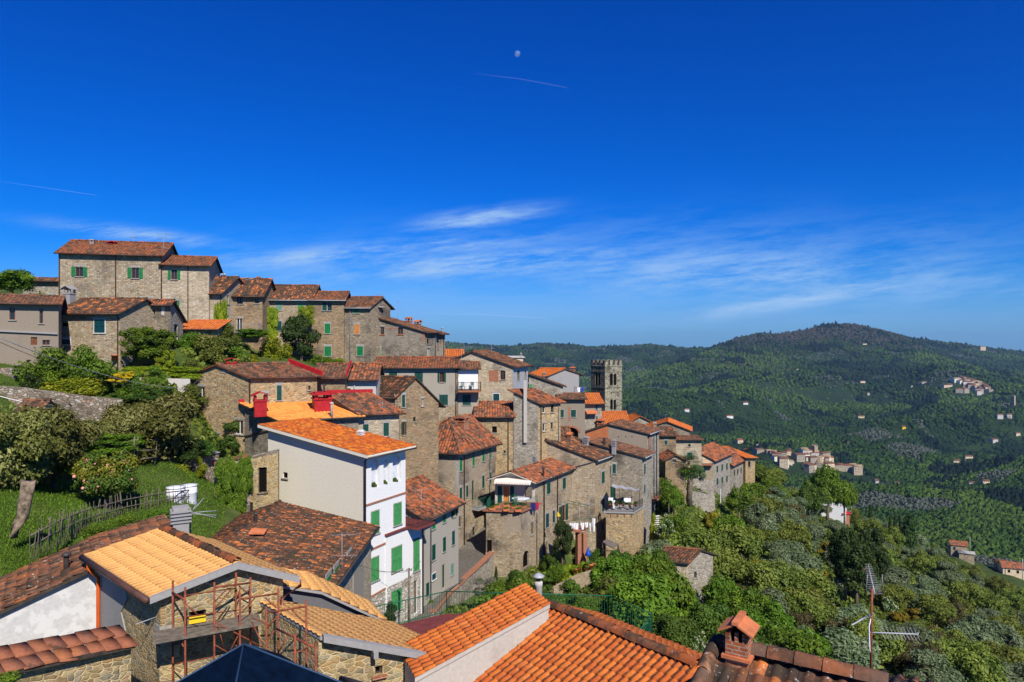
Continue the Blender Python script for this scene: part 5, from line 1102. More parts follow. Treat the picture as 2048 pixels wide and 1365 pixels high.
wins(h, KC, [('R', 1475, 702, 1507, 780, 'D', 'k')]); h.done()
h = make('stone_barn', 'small lone stone barn with grey-pink roof among trees on the slope', corners((1379, 66), 30, pc=1426, pa=1318, anga=164), 'R', [(1805, 1030), (1868, 962), (1962, 992)], -29, K5, wall='stone_tan', tile='tile_old', walls={'R': 'stone_pale'}, gut=False)
wins(h, K5, [('R', 1838, 1105, 1856, 1150, 'D', 'y')]); h.done()
for nm_, lb, bb, cc, ev, rs, tl, wl in (('stone_house', 'orange-roofed house just right of the bell tower foot', (1250, 128), 1303, None, None, 'tile_orange', 'stone_pale'), ('stone_house', 'house showing only an orange roof in front of the bell tower', (1196, 110), 1258, 850, 1.7, 'tile_orange', 'stone_tan'), ('stone_house', 'low house showing only a dark red roof behind the broad stone gable', (1048, 83), 1142, 882, 1.2, 'tile_old', 'stone_tan'), ('stone_house', 'house showing a sliver of orange roof beneath the end of the upper row', (886, 92), 925, 716, .9, 'tile_orange', 'stone_tan')):
    h = make(nm_, lb, corners(bb, 6, pc=cc, la=5), 'R' if ev is None else 'L', [(1250, 852), (1280, 834), (1303, 845)] if ev is None else ('e', ev, rs), -22 if ev is None or ev > 800 else -6, wall=wl, tile=tl); h.done()
h = make('rendered_house', 'cream flat-topped building peeping out behind the brick-patched gable', corners((1010, 100), 4, pc=1046, la=4), 'L', ('e', 716, .1, 0), -10, wall='stucco_beige', tile='cement_pale', flat=True, gut=False, eo=.2); h.chimney(K3, 1168, 325, 292, 14, 'cement', Y=101); h.done()
# ---------------------------------------------------------------- street and garden walls
def strip(name, Lp, Rp, mat, lift, label, nsub=4):
    mb = MB(); vs = []
    for (ya, xa), (yb, xb) in zip(Lp, Rp):
        z = max(float(ground(xa, ya)[0]), float(ground(xb, yb)[0]), float(ground((xa + xb) / 2, (ya + yb) / 2)[0])) + lift
        vs += [(xa, ya, z), (xb, yb, z)]
    fs = [(2 * i, 2 * i + 1, 2 * i + 3, 2 * i + 2) for i in range(len(Lp) - 1)]
    o = mb.add(vs, fs).build(name, mat); o['kind'] = 'structure'; o['label'] = label
    return vs
sv = strip('street', [(44, -8.6), (48, -8.0), (52, -7.3), (56, -6.9), (60, -6.5), (65, -6.0), (69, -5.6), (76, -4.6), (92, -3.2)], [(44, -6.6), (48, -6.3), (52, -5.9), (56, -5.1), (60, -3.9), (65, -2.1), (69, -1.5), (76, -.8), (92, -.4)], 'pave_street', .12, 'narrow paved street running between the stone houses')
def wallseg(name, label, pts, h, thick, mat, cop=None, cat='wall', capw=.12):
    """wall along pts [(px, Y, py of the top)...]; h: height of the face; cop: coping material"""
    q = [P(*a[:1], a[2], a[1]) for a in pts]; t = thing(name, label, cat, q[0] - UP * h); mb = MB(); cb = MB(); uo = random.uniform(0, 40); acc = 0
    for a, b in zip(q, q[1:]):
        d = b - a; n = Vector((d.y, -d.x, 0)).normalized(); L = d.length
        if n.y > 0: n = -n
        k = max(1, int(L / 1.2)); prev = None
        for i in range(k):
            s0, s1 = i / k, (i + 1) / k; j0 = 0 if i == 0 else math.sin(i * 7.3 + acc) * .04; j1 = 0 if i == k - 1 else math.sin((i + 1) * 7.3 + acc) * .04
            p0, p1 = a + d * s0 + UP * j0, a + d * s1 + UP * j1; u0, u1 = uo + acc + L * s0, uo + acc + L * s1
            f = [p0 - UP * (h + j0), p1 - UP * (h + j1), p1, p0]; g_ = [x - n * thick for x in f]
            mb.add(f, [(0, 1, 2, 3)], [(u0, -h), (u1, -h), (u1, 0), (u0, 0)]); mb.add([f[3], f[2], g_[2], g_[3]], [(0, 1, 2, 3)], [(u0, .1), (u1, .1), (u1, .5), (u0, .5)]); mb.add([g_[1], g_[0], g_[3], g_[2]], [(0, 1, 2, 3)], [(u1, -h), (u0, -h), (u0, 0), (u1, 0)])
            if i == 0: mb.add([g_[0], f[0], f[3], g_[3]], [(0, 1, 2, 3)], [(u0, -h), (u0 + thick, -h), (u0 + thick, 0), (u0, 0)])
            if i == k - 1: mb.add([f[1], g_[1], g_[2], f[2]], [(0, 1, 2, 3)], [(u1, -h), (u1 + thick, -h), (u1 + thick, 0), (u1, 0)])
            if cop: cb.prism([p0 + n * capw + UP * .01, p1 + n * capw + UP * .01, p1 - n * (thick + capw) + UP * .01, p0 - n * (thick + capw) + UP * .01], UP * .08)
        acc += L
    mb.build('masonry', mat, t); t['kind'] = 'thing'
    if cop: cb.build('coping', cop, t)
    return t
def zpy(z, Y): return CY - z * F / Y
_g = lambda x, y: float(ground(x, y)[0])
pw = [(5.5, 50), (4.0, 58), (2.1, 66)]
pz = [max(_g(-a, b), _g(-a - 1.2, b)) + 1.3 for a, b in pw]
wallseg('parapet_wall', 'pale stone parapet with red brick coping along the street', [(868, 51.5, 1227), (901, 56.4, 1188), (923, 58.7, 1168), (988, 66.5, 1105)], 3.4, .35, 'stone_pale', 'brick')
wallseg('retaining_wall', 'garden retaining wall topped with flowerpots below the terrace house', [(1108, 61, 1178), (1160, 63, 1151), (1212, 66, 1133), (1275, 70, 1119)], 3.5, .4, 'stone_tan', None)
wallseg('terrace_wall', 'upper pale dry-stone terrace wall beside the palm', [(1372, 104, 962), (1405, 105.5, 957), (1428, 107, 963)], 3.6, .4, 'stone_pale', None)
wallseg('terrace_wall', 'lower pale dry-stone terrace wall under the palm', [(1370, 100, 982), (1400, 100.5, 985), (1430, 101.5, 993)], 3.5, .4, 'stone_pale', None)
wallseg('garden_wall', 'long weathered rubble wall across the upper left garden', [(-60, 51, 772), (40, 51.5, 776), (120, 52, 786), (180, 53, 794), (246, 54.5, 799)], 3.0, .6, 'stone_rubble', None)
wallseg('garden_wall', 'crumbling rubble wall at the far left above the long garden wall', [(-60, 55, 740), (30, 55, 736), (72, 55.5, 752)], 2.2, .5, 'stone_rubble', None)
wallseg('retaining_wall', 'grey cement retaining wall under the clipped yellow-green hedge', [(250, 59, 756), (310, 59.3, 757), (380, 60, 758)], 1.8, .3, 'cement_pale', None)
wallseg('garden_wall', 'stone garden wall overgrown with bright leaves behind the white tanks', [(277, 46.3, 926), (350, 48.5, 916), (438, 52, 906)], 4.0, .5, 'stone_rubble', 'cement')
wallseg('garden_wall', 'ivy-covered stone wall left of the ruined doorway', [(428, 46, 930), (470, 46.5, 920), (500, 47, 914)], 5.0, .5, 'stone_rubble', 'tile_coping')
h = make('ruined_wall', 'ruined stone gable with an empty doorway beside the white house', corners((488, 47), 14, pc=556, la=1.0), 'R', [(500, 870), (672, 828)], -14, K4, wall='stone_near', tile='stone_rubble', flat=True, eo=0, vo=0, gut=False, thick=.12, fascia='stone_rubble', cat='ruin')
h.win(K4, 'R', 600, 917, 660, 1098, 'B', 'b', 'stone_rubble'); h.win(K4, 'R', 440, 1170, 560, 1252, 'G', 'k'); h.done()
h = make('garden_shed', 'little garden shed with faded red roof behind the medlar trees', corners((30, 43), 8, pc=80, la=2.2), 'L', ('e', 824, .5), -10.5, wall='cement', tile='tile_old', gut=False, eo=.15, vo=.1); h.win(KG, 'R', 180, 420, 215, 500, 'D', 'w'); h.win(KG, 'R', 225, 425, 330, 520, 'G', 'b'); h.done()

# --- rustic fence, tanks, stump, pergola
fp = [P(*a) for a in [(60, 1112, 25.5), (112, 1082, 28), (154, 1060, 31), (182, 1049, 33), (249, 1028, 37), (324, 1012, 40), (391, 1003, 43)]]
ft = thing('picket_fence', 'rustic fence of split wooden pickets along the lawn', 'fence', fp[0]); rb = MB(); pk = None; rr = random.Random(4)
rb.tube([p + UP * .75 for p in fp], .035, 5); rb.tube([p + UP * .35 for p in fp], .03, 5); rb.build('rail', 'wood_grey', ft)
pm = []
for v in range(3):
    m_ = MB(); m_.tube([(0, 0, -.3), (.01 * v, .02, .5), (.03 - .02 * v, 0, 1.0 + .06 * v)], [.045, .04, .02], 5); o = m_.build('picket', 'wood_grey'); pm.append(o.data); bpy.data.objects.remove(o)
tot = 0
for a, b in zip(fp, fp[1:]):
    L = (b - a).length; n = int(L / .30)
    for i in range(n):
        o = bpy.data.objects.new('picket', rr.choice(pm)); col.objects.link(o); o.parent = ft; o.location = a + (b - a) * ((i + rr.uniform(-.2, .2)) / n) - fp[0]; o.rotation_euler = (rr.uniform(-.12, .12), rr.uniform(-.12, .12), rr.uniform(0, 6)); s_ = rr.uniform(.42, .75); o.scale = (s_, s_, rr.uniform(.8, 1.15))
for px, pyt, pyb, w_, lab in ((351, 973, 1012, 33, 'white plastic water tank with lid, the left of two'), (379, 969, 1009, 28, 'white plastic water tank partly hidden behind the other')):
    p = P(px, pyb, 42 if px < 360 else 42.8); r_ = w_ / 2 / F * p.y; H = (pyb - pyt) / F * p.y; t = thing('water_tank', lab, 'tank', p)
    MB().lathe(p - UP * .2, [(r_ * .9, 0), (r_ * .95, .2), (r_, H * .72), (r_ * 1.04, H * .74), (r_ * 1.04, H * .8), (r_, H * .82), (r_ * 1.0, H + .1)], 20).build('body', 'white_plastic', t); MB().lathe(p + UP * (H - .1), [(r_ * 1.05, 0), (r_ * 1.05, .08), (r_ * .3, .12)], 20).build('lid', 'white_plastic', t)
mb = MB(); mb.tube([P(26, 1075, 27), P(34, 1052, 27.2), P(46, 1034, 27.3), P(50, 1010, 27.3), P(53, 985, 27.3), P(55, 963, 27.3)], [.13, .16, .20, .22, .21, .26], 13)
r_ = random.Random(3); mb.v = [(x + r_.gauss(0, .025), y + r_.gauss(0, .025), z + r_.gauss(0, .03)) for x, y, z in mb.v]; single(mb, 'tree_stump', 'bark_pale', 'tall pale leaning tree stump standing on the lawn', 'tree stump')
t = thing('pergola', 'rough pole pergola carrying a grape vine by the big medlar', 'pergola', P(271, 932, 44.5))
for px, a, b, Y in ((268, 874, 934, 44.2), (275, 874, 930, 44.6), (312, 880, 926, 46), (233, 888, 912, 45), (205, 893, 915, 44)): MB().tube([P(px - 3, b, Y) - UP * .3, P(px, (a + b) / 2, Y), P(px + 1, a, Y)], [.06, .055, .05], 5).build('post', 'wood_grey', t)
for a, b in (((195, 895, 44), (275, 880, 44.6)), ((232, 888, 45), (318, 878, 46.2)), ((270, 902, 44.3), (318, 900, 46.2)), ((280, 919, 44.6), (316, 914, 46))): MB().tube([P(*a), P(*b)], .04, 5).build('beam', 'wood_grey', t)
def pot(p, r_, lab, plantk='brightbush', hp=.45, mat='terracotta', group=None):
    t = thing('flower_pot', lab, 'flowerpot', p, group)
    MB().lathe(p, [(r_ * .7, 0), (r_, r_ * 1.5), (r_ * 1.1, r_ * 1.5), (r_ * 1.1, r_ * 1.75), (r_ * .9, r_ * 1.75)], 12).build('pot', mat, t)
    if plantk:
        ms = random.choice(PROTO[plantk])[0]; c = bpy.data.objects.new('foliage', ms); col.objects.link(c); c.parent = t; c.location = (0, 0, r_ * 1.6); c.scale = (r_ * 3.2, r_ * 3.2, hp)
    return t
pot(P(256, 921, 44.5), .3, 'terracotta pot standing under the pole pergola', 'brightbush', .4)
pot(P(229, 721, 61.8) , .28, 'terracotta wall pot on the house with the dark green shutter', None)
for i, (x, y, k) in enumerate(((1215, 1255, 'brightbush'), (1265, 1235, None), (1300, 1222, None), (1350, 1215, 'bush'), (1380, 1205, 'brightbush'), (1130, 1275, 'lime'), (1080, 1285, 'lime'))):
    px, py = kx(KT, x), ky(KT, y); Y = 61 + (px - 1108) * .055; pot(P(px, py, Y - .2), .2 if i != 4 else .26, ['terracotta pot with a leafy plant at the middle of the garden wall', 'empty terracotta pot on the garden wall', 'empty terracotta pot on the garden wall', 'terracotta pot with dark foliage near the wooden lean-to', 'largest terracotta pot with bright plant by the wooden lean-to', 'terracotta pot with lime foliage on the left end of the garden wall', 'terracotta pot tucked in lemon leaves, lowest on the garden wall'][i], k, .5, group='flowerpots along the garden wall')
for i, (x, y) in enumerate(((1675, 685), (1720, 625), (1605, 770), (1580, 805), (1548, 835))):
    px, py = kx(K6, x), ky(K6, y); Y = 63 - i * 2.4; p = P(px, py, Y); p.z = _g(p.x, Y) + .1; pot(p, .22, ['terracotta pot by the grey street house door', 'terracotta pot at the far end of the grey street house', 'terracotta pot on the street before the small teal window', 'terracotta pot on the street between two others', 'terracotta pot on the street nearest the white house'][i], 'bush' if i % 2 else 'brightbush', .5, group='flowerpots on the street')

# --- things on the two terraces
z = -16.40; tp = lambda x, y, Y=None: P(kx(KT, x), ky(KT, y), Y)
def on_z(x, z, y): # point on the horizontal plane z seen at crop position
    px, py = kx(KT, x), ky(KT, y); Y = -z * F / (py - CY); return P(px, py, Y)
aw = thing('awning', 'cream fabric awning with scalloped edge over the terrace door', 'awning', TH.w3('L', 0, -15, 0))
L = (TH.B - TH.A).length; ztop = -(ky(KT, 212) - CY) / F * 69.6; zlow = -(ky(KT, 265) - CY) / F * 68.4
MB().sheet([TH.w3('L', .15, ztop, .05), TH.w3('L', L - .25, ztop, .05), TH.w3('L', L - .25, zlow, 1.3), TH.w3('L', .15, zlow, 1.3)], 20, 6).build('canopy', 'awning_cloth', aw)
vb = MB(); n_ = TH.nrm('L')
for i in range(14):
    u0, u1 = .15 + i * (L - .4) / 14, .15 + (i + 1) * (L - .4) / 14; a, b = TH.w3('L', u0, zlow, 1.3), TH.w3('L', u1, zlow, 1.3); m_ = (a + b) / 2
    vb.prism([a, b, b - UP * .12, m_ + (b - a) * .25 - UP * .2, m_ - UP * .22, m_ - (b - a) * .25 - UP * .2, a - UP * .12], n_ * .01)
vb.build('valance', 'awning_cloth', aw)
tb = thing('terrace_table', 'oval white table on the red tiled terrace', 'table', on_z(465, z, 520)); c = origin(tb)
bm = MB(); bm.lathe(c + UP * .68, [(.55, 0), (.6, .03), (.55, .06)], 20); bm.v = [(c.x + (x - c.x) * 1.6, y, q) for x, y, q in bm.v]; bm.build('tabletop', 'white_plastic', tb)
for sx in (-.6, .6):
    for sy in (-.3, .3): MB().tube([c + Vector((sx, sy, 0)), c + Vector((sx * .8, sy * .8, .7))], .025, 5).build('leg', 'green_iron', tb)
def chair(p, rz, lab, mat='green_iron', name='garden_chair', group=None):
    t = thing(name, lab, 'chair', p, group); ax = Matrix.Rotation(rz, 3, 'Z'); q = lambda x, y, zz: p + ax @ Vector((x, y, zz))
    MB().obox(q(-.22, -.22, .42), ax @ Vector((.44, 0, 0)), ax @ Vector((0, .44, 0)), UP * .03).build('seat', mat, t)
    bk = MB()
    for i in range(6): bk.obox(q(-.21 + i * .075, .2, .5), ax @ Vector((.04, 0, 0)), ax @ Vector((0, .03, 0)), UP * .38)
    bk.obox(q(-.22, .2, .86), ax @ Vector((.44, 0, 0)), ax @ Vector((0, .035, 0)), UP * .06); bk.build('backrest', mat, t)
    for sx in (-.2, .2):
        for sy in (-.2, .2): MB().tube([q(sx, sy, 0), q(sx * .95, sy * .95, .44)], .02, 4).build('leg', mat, t)
    return t
chair(on_z(410, z, 490), 2.6, 'green chair behind the oval white terrace table'); chair(on_z(415, z, 545), .4, 'green chair in front of the oval white terrace table')
for i, (x, y) in enumerate(((140, 572), (300, 585), (435, 590), (195, 545), (390, 555), (500, 548), (300, 535))):
    p = on_z(x, z, y); t = thing('planter_box', ['planter box at the left corner of the red terrace', 'planter box mid-front behind the red terrace railing', 'planter box at the right front corner of the red terrace', 'planter box beside the orange terrace door', 'planter box below the oval white table', 'planter box next to the blue-red laundry', 'planter box straight in front of the orange terrace door'][i], 'planter', p, 'planters on the red terrace')
    MB().box(p, .6, .2, .2, .1).build('box', 'terracotta', t); c_ = bpy.data.objects.new('foliage', PROTO['brightbush'][0][0]); col.objects.link(c_); c_.parent = t; c_.location = (0, 0, .17); c_.scale = (.6, .28, .3)
def cloth(name, pts, mat, lab, cat='laundry', nu=8, nv=8, amp=.05, group=None):
    r = random.Random(lab); f0 = r.uniform(5, 9); mb = MB().sheet(pts, nu, nv, lambda u, v: Vector((0, math.sin(u * f0 + v * 2) * amp, math.sin(u * 9 + 1) * amp * .3 * v))); return single(mb, name, mat, lab, cat, group)
def hang(x0, x1, y0, y1, Y, mat, lab, taper=0, group=None):
    a, b = tp(x0, y0, Y), tp(x1, y0, Y); c_, d_ = tp(x1 - taper, y1, Y), tp(x0 + taper, y1, Y); cloth('hanging_cloth', [a, b, c_, d_], mat, lab, group=group)
hang(575, 635, 490, 580, 67.3, 'navy_cloth', 'dark blue cloth hung over the red terrace railing'); hang(630, 672, 488, 572, 67.6, 'red_cloth', 'crimson cloth hung over the red terrace railing', 6)
wl = TH.w3('R', 6.0, -18, 0)
for x0, x1, y0, y1, lab, tq in ((1022, 1066, 722, 785, 'white towel on the washing line, leftmost', 0), (1070, 1120, 720, 822, 'white trousers hanging on the washing line', 4), (1146, 1188, 716, 796, 'white shirt in the middle of the washing line', 8), (1196, 1232, 712, 770, 'small white cloth on the washing line', 4), (1244, 1264, 720, 818, 'narrow white cloth hanging low on the washing line', 2), (1280, 1312, 668, 818, 'long white cloth at the right end of the washing line', 6)):
    hang(x0, x1, y0, y1, 68.3, 'white_cloth', lab, tq, 'laundry on the washing line')
lw = thing('washing_line', 'green clothes-drying rack with poles above the brick pillars', 'drying rack', tp(1120, 790, 68.4))
rk = MB(); [rk.tube([tp(*a, 68.3), tp(*b, 68.3)], .025, 4) for a, b in (((890, 715), (1330, 655)), ((945, 485), (1230, 540)), ((990, 462), (1240, 520)), ((890, 505), (1120, 570)))]; rk.build('line', 'green_iron', lw)
pb = MB(); [pb.tube([tp(*a, 68.4), tp(*b, 68.4)], .03, 5) for a, b in (((1240, 420), (1240, 780)), ((1130, 535), (1130, 760)), ((1165, 505), (1300, 505)))]; pb.build('pole', 'aerial_metal', lw)
pl_ = thing('brick_balcony', 'small tiled terrace on two tall red brick pillars', 'balcony', tp(1150, 1180, 68.5))
MB().prism([tp(900, 790, 70), tp(1060, 812, 68), tp(1130, 830, 68), tp(1225, 790, 69.5), tp(1180, 760, 71.5)], UP * .16).build('slab', 'patio_tile', pl_)
for x in (1120, 1183): MB().box(tp(x, 1185, 68.6) - UP * .5, .45, .45, 18.0 / F * 1000 * .0 + (1185 - 830) * .17578 / F * 68.6 + .5, .5).build('pillar', 'brick', pl_)
um = thing('parasol', 'closed blue parasol standing beside the brick pillars', 'parasol', tp(1230, 1190, 67.5)); p = origin(um); MB().tube([p, p + UP * 1.6], .025, 5).build('pole', 'white_frame', um); MB().lathe(p + UP * .9, [(.34, 0), (.22, .25), (.1, .6), (.02, .8)], 9).build('canopy', 'blue_cloth', um)
cloth('hanging_cloth', [tp(882, 590, 68.8), tp(915, 625, 68.8), tp(918, 645, 68.8), tp(880, 648, 68.8)], 'yellow_cloth', 'yellow cloth bundle hanging beside the dark open shutter')
sh = thing('lean_to', 'grey plank lean-to roof on poles against the golden block', 'shelter', tp(1480, 1150, 68)); rp = [tp(1395, 940, 68.5), tp(1445, 905, 70.5), tp(1578, 968, 69.8), tp(1505, 1012, 67.6)]
MB().prism(rp, UP * .08).build('roof', 'wood_grey', sh)
for a, b, Y in (((1425, 1255), (1432, 960), 67.9), ((1560, 1340), (1570, 975), 68.6), ((1395, 1150), (1395, 945), 68.6), ((1605, 1130), (1575, 980), 69.6)): MB().tube([tp(*a, Y), tp(*b, Y)], .07, 5).build('post', 'wood_dark', sh)
MB().tube([tp(1400, 1030, 68), tp(1510, 1040, 68)], .05, 4).build('beam', 'wood_dark', sh)
cloth('draped_sheet', [tp(1435, 1175, 67.8), tp(1615, 1125, 68.8), tp(1618, 1150, 68.5), tp(1440, 1215, 67.4)], 'white_cloth', 'crumpled pale sheet lying along the garden wall', 'sheet', 16, 4, .08)
# upper terrace with canopy frame
z2 = -18.78; cf = thing('canopy_frame', 'grey cloth canopy on a thin metal frame over the upper terrace', 'canopy', H24.w3('L', 3.2, z2, 1.5))
cpts = [tp(1510, 268, 78.5), tp(1815, 330, 79), tp(1815, 345, 76.5), tp(1500, 305, 76)]; 
MB().sheet(cpts, 12, 6, lambda u, v: Vector((0, 0, -.15 * math.sin(u * 9.4) ** 2))).build('canopy', 'grey_cloth', cf)
for x, yt, yb, Y in ((1590, 330, 560, 76.2), (1720, 345, 570, 76.3), (1815, 345, 530, 77), (1510, 310, 560, 76)): MB().tube([tp(x, yb, Y), tp(x, yt, Y)], .03, 4).build('post', 'dark_metal', cf)
hang(1638, 1718, 435, 482, 76, 'white_cloth', 'white towel over the rail of the upper terrace'); hang(1462, 1515, 430, 470, 75.9, 'white_cloth', 'white cloth on the drying rack of the upper terrace'); hang(1508, 1538, 460, 555, 75.8, 'white_cloth', 'long white cloth hanging at the left of the upper terrace', 3)
for i, (x, y) in enumerate(((1480, 530), (1555, 525), (1630, 528), (1705, 545), (1770, 530))):
    px, py = kx(KT, x), ky(KT, y); pot(P(px, py, 75.7), .16, ['flowerpot at the left end of the upper terrace rail', 'second flowerpot on the upper terrace rail', 'flowerpot under the white towel on the upper terrace', 'flowerpot with yellow flowers on the upper terrace', 'rightmost flowerpot on the upper terrace'][i], 'lime' if i == 3 else 'bush', .45, group='flowerpots on the upper terrace')
p = HBAL.w3('R', .55, bz + .02, .7); chair(p, .3, 'green plastic chair at the left of the white recessed balcony'); chair(HBAL.w3('R', 1.5, bz + .02, .7), -.5, 'green plastic chair at the right of the white recessed balcony')
hang_ = [P(kx(K3, x), ky(K3, y), 90.2) for x, y in ((1552, 530), (1572, 530), (1570, 562), (1553, 562))]; cloth('hanging_cloth', hang_, 'white_cloth', 'white laundry on the balcony left of the tower'); hang_ = [P(kx(K3, x), ky(K3, y), 90.2) for x, y in ((1578, 530), (1596, 528), (1590, 560), (1580, 562))]; cloth('hanging_cloth', hang_, 'blue_cloth', 'blue laundry on the balcony left of the tower')
st = thing('outdoor_stair', 'pale outdoor stair climbing beside the round bush', 'stairs', tp(2010, 960, 78))
for i in range(14): y = 640 + i * 24; MB().obox(tp(1985, y + 8, 78.8 - i * .07), Vector((.7, .15, 0)), Vector((-.05, .3, 0)), UP * .05).build('step', 'white_frame', st)
for x in (1982, 2044): MB().tube([tp(x, 640, 78.9), tp(x, 970, 77.9)], .03, 4).build('stringer', 'dark_metal', st)

# ---------------------------------------------------------------- plants of the garden and town
PP = plant_px
PP('bright', 22, 534, 604, 86, 71, 'leafy tree at the far left beside the stone annex')
PP('medlar', 0, 790, 1060, 190, 34, 'tall medlar tree cut by the left edge of the picture'); PP('medlar', 108, 798, 1020, 175, 37.5, 'medlar tree between the stump and the flowering camellia')
PP('medlar', 312, 782, 985, 205, 48.2, 'broad medlar tree standing before the big stone gable house'); PP('medlar', 248, 800, 965, 120, 47, 'smaller medlar crown left of the broad one over the pergola')
PP('camellia', 212, 895, 1035, 128, 37.5, 'camellia tree dotted with pink flowers beside the lawn')
PP('brightbush', 95, 690, 792, 120, 56.4, 'broad glossy bush in front of the grey rendered house'); PP('brightbush', 175, 684, 796, 110, 56.8, 'broad glossy bush under the large dark green shutter'); PP('lime', 140, 742, 800, 150, 54.5, 'low bush spilling over the long garden wall', dy=3)
PP('darkbush', 60, 745, 790, 60, 54, 'small dark bush on top of the rubble wall'); PP('sprawl', 270, 765, 805, 90, 55.5, 'scruffy shrub behind the chain-link fence above the medlar'); PP('sprawl', 340, 770, 805, 90, 56, 'scruffy shrub at the corner of the big gable house')
PP('hedge', 330, 733, 758, 150, 60.4, 'clipped yellow-green hedge above the cement wall', rz=0, dy=1.2); PP('yellow', 236, 740, 768, 44, 57, 'bush covered in yellow flowers, the larger one'); PP('yellow', 259, 739, 760, 24, 57.5, 'small bush covered in yellow flowers beside the hedge')
PP('vine', 300, 656, 718, 94, 61.4, 'boxy clipped green creeper shading the dark house', rz=0, dy=3.2, name='clipped_arbour'); PP('creeper', 329, 700, 752, 36, 60.6, 'leafy leg of the clipped arbour reaching the hedge', rz=0, dy=1.2)
PP('lime', 300, 925, 968, 48, 46.2, 'bright bush hanging over the garden wall near the pole', dy=1); PP('lime', 350, 916, 972, 62, 47.6, 'bright bush hanging on the garden wall above the left tank', dy=1); PP('lime', 400, 910, 955, 60, 49.2, 'bright bush hanging on the garden wall above the right tank', dy=1)
PP('vine', 462, 918, 1042, 58, 45.6, 'dark ivy sheet covering the stone wall', rz=.1, dy=.9, name='wall_ivy'); PP('vine', 492, 912, 985, 26, 46.6, 'ivy strands reaching the ruined doorway', rz=.1, dy=.6, name='wall_ivy')
PP('vine', 210, 866, 908, 140, 44.6, 'grape vine spread over the pole pergola', rz=0, dy=2.2)
PP('darkbush', 375, 868, 915, 90, 49.5, 'dark bush added as the shadow under the broad medlar by the house door'); PP('bush', 410, 880, 912, 50, 50.5, 'small bush at the foot of the big gable house'); PP('bush', 282, 985, 1022, 50, 40.5, 'dark low bush between the camellia and the tanks'); PP('sprawl', 312, 980, 1010, 34, 41, 'spiky yucca-like tuft left of the white tanks')  # the dark bush is added to stand for shadow under the medlar
for i, (px, a, b, w_, Y) in enumerate(((190, 1048, 1085, 70, 31.5), (250, 1030, 1068, 80, 34.5), (320, 1015, 1050, 80, 37.5), (95, 1100, 1150, 60, 26), (60, 1140, 1180, 60, 24))): PP('brightbush' if i < 3 else 'bush', px, a, b, w_, Y, ['tall grass clump below the fence, left of the roof ridge', 'leafy low shrub below the middle of the picket fence', 'leafy low shrub below the right end of the picket fence', 'leafy shrub at the lower left below the picket fence', 'leafy shrub at the lower left beside the old red roof'][i])
PP('lime', 552, 655, 738, 74, 77, 'rounded yellow-green tree before the upper stone houses'); PP('evergreen', 602, 628, 740, 82, 78.5, 'dark evergreen tree before the tall grey stone house')
PP('creeper', 441, 603, 700, 26, 74.6, 'bright creeper climbing the plain house corner', rz=0, dy=.8); PP('creeper', 534, 615, 678, 42, 81.2, 'bright creeper on the wall left of the dark green shutter', rz=0, dy=.7); PP('creeper', 612, 612, 655, 32, 81.3, 'bright creeper climbing between two upper houses', rz=0, dy=.6)
PP('bush', 395, 684, 742, 74, 70, 'wide bush behind the big gable roof, left part'); PP('brightbush', 455, 680, 742, 84, 70.5, 'wide bush behind the red roof chimney'); PP('lime', 505, 700, 738, 46, 72, 'bright low bush under the dark pergola'); PP('vine', 505, 658, 676, 52, 74, 'green leafy roof over the dark terrace below the white balcony door', rz=0, dy=3)
PP('bush', 370, 660, 690, 22, 69, 'small shrub on the wall of the low outbuilding'); PP('brightbush', 640, 708, 738, 70, 80, 'bushes at the foot of the tall grey stone house'); PP('lime', 680, 714, 738, 50, 81, 'bright weeds at the foot of the zinc pipe')
PP('evergreen', 1125, 1042, 1132, 56, 67.5, 'dark leafy tree beside the red brick pillars'); PP('lime', 1128, 1118, 1168, 52, 64, 'lemon-yellow bush behind the garden wall pots'); PP('lime', 1165, 1120, 1152, 34, 65, 'yellowish citrus bush between the brick pillars and parasol'); PP('bright', 1112, 1125, 1180, 40, 62.5, 'green bush at the left end of the garden wall')
PP('wisteria', 972, 1148, 1200, 72, 55, 'wisteria with mauve flowers against the street parapet'); PP('bush', 1030, 1138, 1186, 60, 58, 'bush at the foot of the square terrace block'); PP('sprawl', 1075, 1142, 1190, 60, 58, 'airy bush right of the wisteria at the terrace block foot'); PP('cypress', 992, 1132, 1165, 9, 60, 'little dark cypress in the garden below the alley')
PP('darkbush', 780, 1200, 1245, 40, 43, 'dark conifer bush behind the green railing near the white house')
PP('lime', 1307, 1020, 1085, 26, 78, 'dense round yellow-green bush at the house corner by the stair'); PP('acacia', 1332, 1025, 1075, 34, 76, 'bush with long white flower sprays beside the stair')
PP('olive', 1354, 920, 962, 44, 101, 'round olive tree left of the palm'); PP('olive', 1396, 924, 966, 34, 105.5, 'round olive tree right of the palm')
lab = ['bright leafy tree left of the lone stone barn', 'bright leafy tree below the lone stone barn', 'tall bright tree touching the barn roof', 'bright leafy tree behind the right end of the green railing', 'bright leafy tree above the far red roof edge', 'bright leafy tree at the foot of the golden terrace block', 'dense tree right of the green railing corner', 'lower bright tree over the brick chimney']
for i, (k, px, a, b, w_, Y) in enumerate((('bright', 1275, 1112, 1215, 96, 56), ('bright', 1345, 1168, 1280, 110, 47), ('bright', 1305, 1090, 1200, 90, 60), ('bright', 1255, 1165, 1260, 90, 47), ('broadleaf', 1350, 1225, 1330, 110, 38), ('broadleaf', 1240, 1098, 1170, 70, 64), ('bright', 1300, 1185, 1290, 100, 43), ('broadleaf', 1420, 1200, 1315, 90, 45))): PP(k, px, a, b, w_, Y, lab[i])
